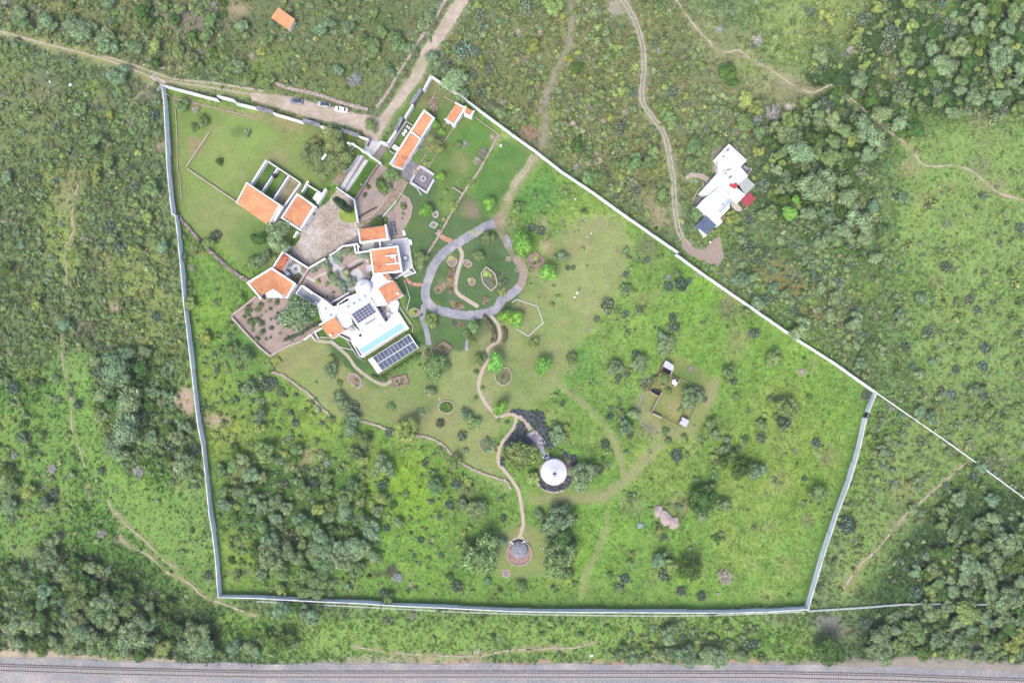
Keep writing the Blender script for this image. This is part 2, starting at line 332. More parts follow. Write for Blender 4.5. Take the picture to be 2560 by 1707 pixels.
for pts, col_, r_ in [([(120, 430), (190, 440), (190, 560), (150, 700), (110, 620)], C(138, 158, 92), .4), ([(130, 880), (230, 900), (330, 1180), (520, 1400), (440, 1420), (240, 1240), (150, 1080)], C(128, 164, 88), .42),
                       ([(-60, 1000), (120, 1020), (200, 1280), (60, 1420), (-60, 1380)], C(122, 156, 84), .45), ([(300, 1230), (520, 1200), (540, 1420), (620, 1560), (420, 1480)], C(126, 162, 86), .42), ([(700, 1560), (1300, 1560), (1900, 1560), (1500, 1630), (800, 1630)], C(130, 160, 90), .5),
                       ([(1930, -40), (2200, -40), (2120, 130), (1960, 190)], C(142, 160, 104), .45), ([(2290, 330), (2600, 300), (2600, 640), (2420, 760), (2240, 600)], C(132, 160, 96), .45), ([(2280, 760), (2620, 700), (2620, 1150), (2480, 1180), (2320, 1000)], C(126, 152, 94), .5),
                       ([(2100, 1300), (2300, 1000), (2440, 1080), (2200, 1420), (2060, 1500)], C(130, 154, 96), .5), ([(1740, 30), (1880, 100), (1960, 260), (1800, 240)], C(146, 150, 112), .45), ([(620, 220), (920, 200), (890, 270), (700, 240)], C(120, 136, 82), .4),
                       ([(0, 20), (300, 0), (420, 60), (200, 60), (60, 40)], C(132, 138, 96), .5), ([(280, 640), (400, 620), (430, 860), (320, 860)], C(134, 150, 92), .5), ([(-60, 130), (60, 160), (160, 330), (20, 420), (-60, 400)], C(122, 134, 92), .5)]:
    paint(pts, tuple(v * k for v, k in zip(col_, (.97, .93, .82))), 30, .62, rough=r_, warp=2.6)
for k in range(70):         # worn and yellowed spots in the mown ground and the meadow
    x, y = random.uniform(440, 1560), random.uniform(240, 1050)
    if inside(np.array([x]), np.array([y]), WALLPOLY)[0]: blob(x, y, random.uniform(6, 20), random.choice([C(158, 158, 112), C(122, 144, 80), C(168, 160, 124), C(136, 156, 84), C(106, 134, 74)]), random.uniform(.3, .6))
for k in range(60):
    x, y = random.uniform(1300, 2100), random.uniform(700, 1500); blob(x, y, random.uniform(8, 36), random.choice([C(140, 156, 82), C(96, 138, 58), C(150, 158, 96), C(120, 160, 66), C(156, 146, 104)]), random.uniform(.25, .5))
for k in range(260):        # scattered bare and yellowed spots on the hillsides
    x, y = random.uniform(-100, 2660), random.uniform(-100, 1640)
    c = random.choice([C(140, 130, 100), C(146, 140, 100), C(96, 118, 70), C(134, 150, 70), C(84, 112, 62), C(120, 112, 100), C(130, 160, 70)])
    blob(x, y, random.uniform(8, 34), c, random.uniform(.2, .55))
VER = C(176, 158, 146)
paint([(-60, 1630), (120, 1634), (400, 1655), (700, 1664), (870, 1648), (960, 1652), (1280, 1655), (2000, 1655), (2300, 1640), (2620, 1660), (2620, 1760), (-60, 1760)], C(160, 148, 148), 6, rough=0)
paint([(-40, 1628), (120, 1636), (430, 1654)], C(196, 176, 158), 7, .9, line=6, rough=0); paint([(1010, 1652), (1280, 1658), (1900, 1656)], C(182, 150, 136), 5, .9, line=5, rough=0)
paint([(870, 1645), (1150, 1640), (1280, 1625)], C(168, 164, 138), 6, .6, line=8, rough=.2)
# ---------------------------------------------------------------- materials
m_white = mat('white_wall', (.54, .54, .55), (.48, .49, .51), .5, .8, .05)
m_render = mat('wall_render', (.6, .615, .65), (.5, .52, .56), .5, .8, .05)
m_copew = mat('white_coping', (.46, .46, .47), (.34, .34, .35), .8, .85, .1, c3=(.26, .26, .25), s3=.3)
m_whiteroof = mat('white_roof_paint', (.43, .43, .435), (.38, .38, .39), .35, .7, .05, c3=(.35, .352, .37), s3=.45)
m_grey = mat('grey_concrete', C(190, 192, 200), C(168, 170, 180), .6, .85, .2)
m_lgrey = mat('pale_concrete', C(236, 236, 240), C(212, 214, 222), .6, .85, .2)
m_cope = mat('grey_tile_coping', C(190, 190, 200), C(150, 150, 160), 3, .9, .6, cells=2.2)
m_stone = mat('field_stone', C(236, 220, 208), C(186, 170, 160), 1.6, .9, .4)
m_bord = mat('border_stone', C(230, 212, 202), C(190, 168, 158), 1.8, .9, .4)
m_dirt = mat('dirt_road', C(224, 208, 192), C(196, 180, 164), .5, .95, .4, c3=C(184, 176, 150), s3=.16)
m_track = mat('dirt_track', C(178, 168, 152), C(150, 144, 122), .7, .95, .4, c3=C(126, 140, 90), s3=.25)
m_foot = mat('footpath_dirt', C(212, 200, 182), C(186, 176, 150), .9, .95, .3)
m_gravel = mat('gravel', C(198, 178, 170), C(178, 158, 150), 2.2, .95, .3, c3=C(166, 148, 138), s3=.2)
m_cob = mat('cobbles', C(208, 194, 180), C(178, 162, 148), 1.0, .9, .5, cells=1.9, cellmix=.3, c3=C(222, 214, 206), s3=.12)
m_lane = mat('cobbled_lane', C(198, 180, 160), C(160, 142, 124), 1.2, .9, .5, cells=2.4, cellmix=.35)
m_drive = mat('grey_gravel', C(178, 180, 190), C(146, 148, 158), 1.0, .95, .4, c3=C(196, 192, 196), s3=.3, detail=8)
m_tan = mat('tan_gravel', C(190, 174, 160), C(164, 146, 134), 1.5, .95, .3)
m_beige = mat('beige_paving', C(222, 206, 190), C(200, 182, 166), 1.2, .9, .2)
m_orangep = mat('orange_paving', C(232, 180, 150), C(212, 158, 128), 1.2, .9, .2, cells=2)
m_mauve = mat('mauve_concrete', C(176, 158, 160), C(150, 134, 136), 1, .9, .2)
m_mauve2 = mat('mosaic_stone', C(226, 212, 222), C(190, 174, 186), 2, .9, .4, cells=2.2)
m_greyp = mat('grey_paving', C(160, 156, 166), C(140, 136, 144), 1.2, .9, .2, cells=1.1, cellmix=.15)
m_tile = [mat('roof_tile_' + n, C(*a), C(*b), 1.3, .85, .2, c3=C(*c), s3=.35) for n, a, b, c in
          (('bright', (255, 200, 152), (255, 176, 120), (246, 166, 118)), ('pale', (255, 204, 154), (255, 186, 136), (246, 176, 130)),
           ('deep', (255, 188, 144), (252, 166, 122), (230, 154, 120)), ('red', (222, 128, 108), (196, 96, 82), (160, 84, 72)), ('mottled', (255, 186, 140), (242, 150, 108), (176, 122, 96)))]
m_glass = mat('dark_glass', (.02, .025, .03), (.03, .035, .04), 1, .12, 0, .6)
m_win = mat('window_glass', (.05, .06, .07), (.07, .08, .09), 1, .15, 0, .5)
m_pv = mat('solar_cell', (.04, .045, .075), (.055, .06, .1), .8, .6, 0, .15)
m_pv2 = mat('solar_cell_grey', C(104, 114, 136), C(90, 100, 124), .4, .6, 0, .15)
m_alu = mat('aluminium', (.62, .63, .65), (.55, .56, .58), 1, .4, 0, .4)
m_blueg = mat('skylight_glass', (.16, .24, .36), (.2, .3, .42), 1, .25, 0, .5)
m_skyd = mat('skylight_dark', (.06, .1, .16), (.09, .14, .2), 2, .3, 0, .5)
m_dark = mat('dark_recess', (.03, .028, .03), (.02, .02, .022), 1, .8, 0)
m_wood = mat('weathered_wood', C(190, 160, 130), C(150, 122, 98), 2, .85, .3)
m_brown = mat('brown_deck', C(150, 116, 112), C(120, 90, 88), 2, .85, .2)
m_redm = mat('red_metal', C(200, 84, 96), C(178, 70, 82), .5, .5, .05, .3)
m_redp = mat('red_paint', C(216, 80, 74), C(200, 70, 66), .5, .6, .05)
m_bluem = mat('blue_grey_metal', C(112, 126, 152), C(92, 106, 134), .5, .45, .05, .3)
m_slab = mat('green_grey_roof', C(204, 208, 204), C(190, 196, 190), .4, .7, .05)
m_tin = mat('pale_tin', C(222, 226, 236), C(200, 206, 220), .5, .5, .05, .3)
m_slate = mat('slate', C(186, 188, 200), C(146, 148, 160), 3, .8, .5, cells=2.5)
m_brick = mat('brick_chips', C(210, 176, 168), C(170, 134, 128), 3, .9, .5, cells=2.6)
m_soil = mat('bed_soil', C(182, 164, 152), C(140, 130, 112), 2, .95, .4)
m_bark = mat('bark', (.10, .075, .055), (.06, .045, .035), 4, .95, .4)
m_ballast = mat('ballast', C(184, 184, 188), C(152, 152, 158), 4, .95, .6, cells=3, cellmix=.3, c3=C(206, 198, 192), s3=.08)
m_bal2 = mat('track_bed_gravel', C(182, 176, 178), C(156, 150, 152), 4, .95, .6, cells=3, cellmix=.4)
m_sleep = mat('concrete_sleeper', C(224, 218, 214), C(190, 182, 178), 2, .9, .2)
m_rail = mat('rusty_rail', (.08, .062, .056), (.06, .05, .046), 2, .6, .1, metallic=.3)
m_tyre = mat('rubber', (.02, .02, .02), (.03, .03, .03), 2, .9, .1)
m_rock = mat('pale_rock', C(220, 204, 196), C(170, 152, 146), 1.5, .9, .5)
m_wrock = mat('white_rock', (.44, .43, .42), (.32, .31, .31), 1.5, .9, .4)
m_lawng = mat('turf', C(92, 132, 56), C(74, 112, 46), 1.2, .95, .4, c3=C(132, 164, 72), s3=.15)
m_lawny = mat('bright_turf', C(146, 172, 78), C(118, 152, 62), 1.0, .95, .4, c3=C(168, 184, 92), s3=.25)
m_water = bpy.data.materials.new('pool_water'); m_water.use_nodes = True
_b = m_water.node_tree.nodes['Principled BSDF']; _b.inputs['Base Color'].default_value = (.18, .33, .36, 1); _b.inputs['Roughness'].default_value = .05
_b.inputs['Transmission Weight'].default_value = .1; _b.inputs['Specular IOR Level'].default_value = .25
m_poolt = mat('pool_plaster', (.40, .56, .57), (.36, .52, .55), 1, .6, 0)

# ---------------------------------------------------------------- flat things of the setting
def sheet(name, pts, m, z=.05, jit=0, kind='structure', parent=None, label=None):
    P = pts
    if jit:
        Q = []
        for i in range(len(P)):
            a, b = P[i], P[(i + 1) % len(P)]; n = max(1, int(math.dist(a, b) / 8))
            for k in range(n): Q.append((a[0] + (b[0] - a[0]) * k / n + random.uniform(-jit, jit), a[1] + (b[1] - a[1]) * k / n + random.uniform(-jit, jit)))
        P = Q
    mb = MB(); mb.prism(wp(P), z - .12, z); o = mb.build(name, m, parent)
    if kind and not parent: o['kind'] = kind
    block(pts); return o
def ribbon(name, pts, w, m, z=.04, jit=0, w2=None, kind='structure', parent=None, step=5, blk=True, gaps=0, wander=0):
    R = resample(pts, step); mb = MB(); vs = []; n = len(R); ph = random.uniform(0, 9); keepf = [True] * n
    for i, p in enumerate(R):
        d = (R[min(i + 1, n - 1)] - R[max(i - 1, 0)]).normalized(); nrm = Vector((-d.y, d.x))
        ww = (w + ((w2 or w) - w) * i / (n - 1)) / 2
        ww *= 1 + wander * (math.sin(i * .53 + ph) * .6 + math.sin(i * 1.27 + ph * 2) * .4); keepf[i] = math.sin(i * .31 + ph * 3) + .6 * math.sin(i * .77 + ph) > -1.6 + gaps * 1.2
        for sg in (-1, 1):
            q = p + nrm * sg * (ww + random.uniform(-jit, jit)); x, y, _ = W(q.x, q.y); vs.append((x, y, z))
    mb.add(vs, [(2 * i, 2 * i + 1, 2 * i + 3, 2 * i + 2)[::-1] for i in range(n - 1) if keepf[i] or not gaps])
    o = mb.build(name, m, parent)
    if kind and not parent: o['kind'] = kind
    if blk: block([(p[0], p[1]) for p in pts], line=max(w, w2 or 0) / 2)
    return o
# roads and tracks outside the walls
paint(T(1, 0, -1000, 400, 0, 900), C(160, 152, 110), 4, .0, line=3)
R1 = T(1, 0, 1905, -60, 1880, 20, 1790, 160, 1700, 300, 1590, 450, 1535, 560, 1460, 720, 1330, 890, 1220, 1040, 1130, 1180, 1085, 1290)
paint(R1, C(184, 170, 150), 7, .8, line=13, rough=.1); ribbon('dirt_road', R1, 34, m_dirt, .05, 1.6, 19)
PARK = T(1, 0, -40, 850, 120, 870, 330, 890, 620, 960, 900, 1040, 1170, 1085, 1130, 1190, 1080, 1280, 1020, 1270, 960, 1190, 700, 1120, 480, 1080, 300, 1020, 100, 960, -40, 925)
paint(PARK, C(176, 162, 134), 8, .8, rough=.1); sheet('parking_ground', PARK, m_dirt, .045, 1.6)
WT = T(0, 0, -160, 250, 0, 290, 400, 400, 800, 500, 1150, 610, 1380, 705, 1560, 750, 1900, 800, 2200, 850, 2420, 900)
paint(WT, C(160, 162, 108), 9, .9, line=10, rough=.1)
ribbon('wheel_track', WT, 4.6, m_foot, .05, .9); ribbon('wheel_track', T(0, 0, 900, 500, 1200, 590, 1400, 660, 1600, 725, 2000, 770, 2420, 840), 5, m_foot, .052, 1)
ribbon('dirt_junction', T(0, 0, 1390, 700, 1520, 770), 10, m_dirt, .056, 2)
R2 = T(2, 0, 545, -60, 545, 200, 520, 400, 435, 600, 345, 800, 300, 950, 310, 1130, 285, 1350, 270, 1400)
paint(R2, C(146, 142, 112), 7, .7, line=9, rough=.15); ribbon('dirt_track', T(2, 0, 545, -60, 545, 200, 515, 420, 430, 600, 350, 790), 12, m_track, .05, 1.5, 13)
ribbon('dirt_track', T(2, 0, 350, 780, 315, 900, 290, 1000, 310, 1120, 285, 1340), 20, m_track, .053, 2, 8); blob(1350, 270, 16, C(160, 142, 128), .9)
R2b = T(2, 0, 215, 1440, 160, 1540, 60, 1650, 0, 1790, -90, 1920); paint(R2b, C(164, 160, 124), 8, .8, line=9, rough=.15)
paint(T(2, 0, 205, 1440, 130, 1560, 20, 1690, -40, 1830), C(196, 186, 158), 6, .8, line=6, rough=.1); ribbon('dirt_track', T(2, 0, 212, 1430, 145, 1560, 45, 1690, -20, 1830), 3, m_foot, .05, .8, gaps=.8, wander=.4); ribbon('dirt_track', T(2, 0, 182, 1420, 112, 1540, 12, 1670, -50, 1800), 3, m_foot, .05, .8, gaps=.8, wander=.4)
R3 = T(2, 0, 975, -50, 1080, 100, 1150, 250, 1200, 430, 1210, 620, 1195, 800, 1195, 930, 1290, 1080, 1390, 1220, 1440, 1400, 1465, 1568) + T(2, 1, 1480, 60, 1490, 250, 1505, 420, 1540, 570, 1610, 680, 1720, 770, 1840, 780)
paint(R3, C(160, 154, 132), 6, .75, line=9, rough=.15)
n3 = len(R3)
for off in (-4.2, 4.2):
    Q = resample(R3, 14); O = []
    for i, p in enumerate(Q):
        d = (Q[min(i + 1, len(Q) - 1)] - Q[max(i - 1, 0)]).normalized(); q = p + Vector((-d.y, d.x)) * off; O.append((q.x, q.y))
    ribbon('wheel_track', O, 4.6, mat('stony_track', C(204, 198, 184), C(176, 172, 154), .8, .95, .4), .05, .9, wander=.25)
sheet('turning_ground', T(2, 1, 1560, 640, 1640, 700, 1760, 730, 1840, 640, 1900, 600, 1935, 700, 1940, 800, 1890, 880, 1790, 850, 1640, 780, 1560, 700), m_tan, .055, 1.5)
paint(T(2, 1, 1180, 60, 1100, 200, 1240, 230, 1330, 400, 1500, 520), C(158, 144, 112), 10, .6, line=6, rough=.3)
for pts, w in [(T(2, 0, 1500, 0, 1570, 90, 1640, 190, 1700, 270, 1800, 370, 1870, 460, 2000, 480, 2080, 462, 2200, 550, 2350, 625) + T(3, 0, 150, 730, 260, 800, 400, 850, 500, 815, 590, 785, 700, 860, 850, 980, 1000, 1130, 1200, 1270, 1320, 1370, 1400, 1490, 1500, 1530, 1700, 1520, 1870, 1568) + T(3, 1, 2000, 110, 2130, 210, 2350, 270), 4.6),
               (T(0, 1, 740, 70, 680, 260, 660, 450, 680, 550, 580, 740, 610, 880, 600, 1100, 625, 1170), 3), (T(0, 2, 560, -60, 590, 300, 650, 550, 660, 800, 740, 1020, 800, 1250, 820, 1450), 2.6),
               (T(0, 2, 985, 1450, 1060, 1600) + T(0, 3, 1060, 0, 1150, 110, 1330, 260, 1500, 440, 1620, 510), 3.6), (T(0, 3, 1100, 240, 1200, 310, 1380, 410, 1520, 540, 1750, 660, 1850, 760, 2100, 860, 2350, 950), 4),
               (T(0, 3, 210, 420, 190, 520, 130, 630), 3.6), (T(1, 3, 870, 1225, 1200, 1280, 1600, 1310, 2000, 1320, 2350, 1265, 2900, 1240), 3.4), (T(2, 3, 1290, 1215, 1500, 1270, 1650, 1220, 1800, 1190, 2100, 1260), 2.6),
               (T(3, 2, 1300, 1560, 1560, 1330, 1830, 1100), 4), (T(3, 3, 690, 700, 850, 480, 1000, 340, 1280, 0), 4), (T(0, 0, 1410, 760, 1300, 850, 1200, 940), 2.4), (T(2, 3, 0, 1260, 550, 1245, 760, 1190), 3), (T(0, 3, 20, 1060, 100, 1230), 3)]:
    paint(pts, C(160, 152, 118), 6, .7, line=w * .9, rough=.25); ribbon('footpath', pts, w * .85, m_foot, .045, .5, gaps=.75, wander=.45)
# railway
RC = [(-150, 1664), (0, 1668), (272, 1677), (640, 1685), (1280, 1685), (1920, 1686), (2240, 1693), (2560, 1705), (2700, 1712)]
def ry(x): return float(np.interp(x, [p[0] for p in RC], [p[1] for p in RC]))
mb = MB()
top = [(x, ry(x) - 27 + 2 * math.sin(x * .03) + random.uniform(-.8, .8)) for x in range(-200, 2781, 12)]
bot = [(x, ry(x) + 190) for x in range(2780, -201, -60)]
mb.prism(wp(top + bot), -.08, .05); o = mb.build('railway_ballast', m_ballast); o['kind'] = 'structure'
mb = MB(); up = [W(x, ry(x) - 11, 0) for x in range(-200, 2781, 20)]; dn = [W(x, ry(x) + 13, 0) for x in range(-200, 2781, 20)]
u2 = [W(x, ry(x) - 7.5, 0) for x in range(-200, 2781, 20)]; d2 = [W(x, ry(x) + 9, 0) for x in range(-200, 2781, 20)]
n = len(up); mb.add([(p[0], p[1], .04) for p in up] + [(p[0], p[1], .3) for p in u2] + [(p[0], p[1], .3) for p in d2] + [(p[0], p[1], .04) for p in dn],
       [(k * n + i, (k + 1) * n + i, (k + 1) * n + i + 1, k * n + i + 1) for k in range(3) for i in range(n - 1)])
o = mb.build('track_bed', m_bal2); o['kind'] = 'structure'
rl = thing('railway_track', 'single railway track with close-set pale sleepers along the bottom of the picture', 'railway track', W(1280, 1685, 0))
for sgn in (-1, 1):
    mb = MB()
    for i in range(len(RC) - 1):
        a = W(RC[i][0], RC[i][1] + sgn * 5.1); b = W(RC[i + 1][0], RC[i + 1][1] + sgn * 5.1)
        mb.bar((a[0] - .01, a[1]), (b[0] + .01, b[1]), .12, .40, .54)
    mb.build('rail', m_rail, rl)
mb = MB(); mb.prism([(-.13, -1.3), (.13, -1.3), (.13, 1.3), (-.13, 1.3)], .26, .41)
sl = None; far = MB(); x = -190; xs = []
while x < 2770: xs.append(x); x += 4.3
order = sorted(xs, key=lambda q: abs(q - 1280))
for i, x in enumerate(order):
    w = W(x, ry(x))
    if i < 300:
        if sl is None: sl = mb.build('sleeper', m_sleep); o = sl
        else: o = sl.copy(); COL.objects.link(o)
        o.parent = rl; o.location = (w[0] - rl.location.x, w[1] - rl.location.y, 0)
    else: far.box((w[0], w[1], .26), (.26, 2.6, .15))
far.build('sleepers', m_sleep, rl, kind='stuff')

# ---------------------------------------------------------------- garden paving
sheet('cobbled_courtyard', T(1, 1, 545, 335, 640, 312, 690, 240, 742, 176, 880, 262, 930, 470, 936, 590, 780, 690, 480, 866, 412, 795, 352, 692, 408, 600, 412, 540, 535, 345), m_cob, .06)
for a, b in [((560, 620), (900, 330)), ((500, 470), (900, 620)), ((560, 350), (880, 470)), ((620, 330), (560, 800)), ((760, 330), (720, 700)), ((420, 640), (800, 660)), ((430, 560), (700, 320))]:
    ribbon('paving_band', T(1, 1, *a, *b), 1.6, m_beige, .066, 0, step=20, blk=False)
sheet('lawn_half_round', [(640 + (862 + 100 * math.cos(t)) / 3.672, 427 + (402 + 76 * math.sin(t)) / 3.672) for t in np.linspace(.6, 4.6, 18)] + T(1, 1, 905, 330, 918, 440), m_lawny, .075)
sheet('driveway_pad', D('K', 1660, 1105, 1830, 1140, 1812, 1250, 1700, 1410, 1518, 1290), m_lgrey, .07)
sheet('driveway_track', D('L', 440, 212, 512, 215, 135, 848, 62, 820), m_lgrey, .07)
sheet('driveway_track', D('L', 528, 290, 600, 302, 204, 890, 150, 862), m_lgrey, .07)
sheet('driveway_strip', D('L', 506, 222, 560, 258, 522, 292, 150, 860, 132, 850), m_mauve, .066)
sheet('verge_lawn', D('L', 604, 310, 745, 385, 340, 985, 230, 905), m_lawng, .05)
sheet('brown_verge', D('B', 700, 890, 812, 912, 650, 1190, 556, 1104), m_mauve, .05)
sheet('gravel_verge', D('A', 2110, 400, 2290, 335, 2330, 360, 2090, 640, 1990, 560), m_lane, .05)
sheet('gravel_garden', D('L', 810, 362, 930, 440, 1180, 600, 1130, 690, 1050, 810, 930, 980, 790, 1190, 620, 1335, 412, 1410, 350, 1028), m_gravel, .05)
sheet('cobbled_lane', D('L', 1190, 625, 1320, 690, 1235, 830, 1165, 960, 1000, 1135, 850, 1300, 900, 1460, 640, 1560, 400, 1540, 410, 1420, 620, 1345, 795, 1195, 935, 985, 1055, 815, 1135, 695), m_lane, .06)
sheet('stone_apron', D('D', 395, 515, 440, 655, 330, 665, 130, 705, 20, 765, -60, 800, -40, 770, 130, 660), m_greyp, .057)
sheet('gravel_court', D('D', 1110, -20, 1165, -140, 1230, -235, 1330, -160, 1395, -20, 1390, 120, 1330, 250, 1235, 395, 1225, 560, 985, 575, 945, 330, 900, 300, 870, 150), m_gravel, .05)
sheet('grey_terrace', D('L', 1330, 268, 1555, 395, 1375, 695, 1170, 585), m_greyp, .055)
sheet('brown_court', D('C', 925, 640, 1245, 830, 1065, 1105, 820, 950, 800, 850), m_mauve, .05)
sheet('brown_garden', D('C', 1255, 820, 1590, 640, 1850, 470, 2110, 380, 2370, 520, 2400, 1010, 2110, 1220, 1640, 1450, 1150, 1120), mat('garden_gravel', C(206, 184, 174), C(186, 164, 154), 1.5, .95, .3), .05)
sheet('garden_walk', D('C', 1590, 640, 1700, 585, 1880, 880, 2110, 1200, 2010, 1290, 1790, 960), m_lgrey, .06)
sheet('paved_square', D('D', 265, 1185, 410, 1102, 522, 1255, 350, 1385), m_lgrey, .065)
sheet('doorstep_terrace', D('D', 548, 1055, 650, 1040, 668, 1160, 565, 1165), m_lgrey, .07)
sheet('cactus_garden', [(577, 791), (640, 740), (700, 742), (745, 760), (780, 805), (800, 815), (754, 853), (675, 890), (645, 865)], m_gravel, .05)
BL[:] = BL
def edging(name, pts, w, h, m, label=None, cat=None, group=None, z0=-.1):
    """a low continuous kerb or wall along a line (apparent position of its top)"""
    mb = MB(); P = [W(p[0], p[1], h) for p in pts]
    for i in range(len(P) - 1):
        a, b = Vector(P[i][:2]), Vector(P[i + 1][:2]); d = (b - a).normalized() * (w / 2)
        mb.bar(a - d * (i > 0) * .9, b + d * .9 * (i < len(P) - 2), w, z0, h + .003 * (i % 2))
    o = mb.build(name, m, loc=(P[0][0], P[0][1], 0))
    tag(o, label, cat, group)
    block(pts, line=w / S / 2)
    return o
def circ(x, y, r, n=20, ry_=None, rot=0):
    return [(x + r * math.cos(t) * math.cos(rot) - (ry_ or r) * math.sin(t) * math.sin(rot), y + r * math.cos(t) * math.sin(rot) + (ry_ or r) * math.sin(t) * math.cos(rot)) for t in np.linspace(0, 2 * math.pi, n + 1)]
# ring drive and footpaths
RING = D('F', 1590, -10, 1400, 62, 1200, 180, 1000, 300, 800, 420, 650, 540, 530, 680, 450, 820, 390, 980, 340, 1120, 318, 1280, 340, 1400, 420, 1500, 560, 1580) + T(1, 1, 1900, 1325, 2050, 1318, 2200, 1270) + D('F', 1720, 1395, 1830, 1335, 1960, 1240, 2050, 1150)
ribbon('ring_drive', RING, 22, m_drive, .07, 1.2, wander=.04)
ribbon('ring_drive', D('F', 2040, 1165, 2110, 1020, 2118, 860, 2060, 730, 1970, 610), 20, m_tan, .064, 1)
ribbon('ring_drive', D('F', 1985, 640, 1900, 520, 1800, 330, 1730, 210, 1640, 60), 15, m_track, .058, 1.5)
ribbon('drive_patch', D('F', 1790, 210, 1850, 330, 1870, 410), 12, m_drive, .062, 1)
ribbon('drive_spur', T(1, 1, 1545, 1230, 1528, 1350, 1560, 1450, 1585, 1568) + T(1, 2, 1585, 30), 14, m_drive, .066, .6, 12)
blob(1248, 545, 18, C(170, 148, 134), .9)
ribbon('footpath_paved', D('F', 930, 415, 990, 530, 985, 640, 940, 800, 895, 980, 872, 1180, 930, 1290, 1080, 1390, 1300, 1525), 9.5, m_beige, .06, 0, step=4)
ribbon('brick_path', D('F', 600, 225, 700, 280, 815, 330), 12.5, m_orangep, .06)
ribbon('brick_path', T(1, 1, 1375, 985, 1410, 1025, 1470, 1045, 1535, 1045), 8, m_orangep, .06, step=3)
ribbon('garden_path', T(1, 1, 2150, 1325, 2215, 1400, 2238, 1490, 2225, 1568) + T(1, 2, 2190, 20, 2130, 70, 2120, 180, 2075, 270, 2045, 400, 2080, 520, 2160, 630, 2200, 655) + D('I', 130, 150, 230, 150, 400, 105, 520, 150), 8.5, m_beige, .062, .4)
ribbon('garden_path', D('I', 480, 130, 600, 170, 700, 260, 780, 400), 11, m_beige, .066, .4)
ribbon('garden_path', D('I', 520, 140, 485, 320, 390, 470, 250, 650, 190, 850, 205, 1020, 330, 1180, 440, 1320, 570, 1560) + D('J', 1235, 0, 1225, 130, 1190, 240, 1168, 330), 8.5, m_beige, .06, .4)
ribbon('garden_path', D('E', 200, 1100, 330, 1130, 500, 1150, 640, 1250, 790, 1380, 880, 1500) + T(1, 2, 920, 240, 1050, 340, 1160, 392, 1230, 370, 1265, 340), 8, m_foot, .06, .5)
ribbon('stream_channel', T(1, 2, 1950, -20, 1930, 40, 1940, 80), 8, m_drive, .055, 1)
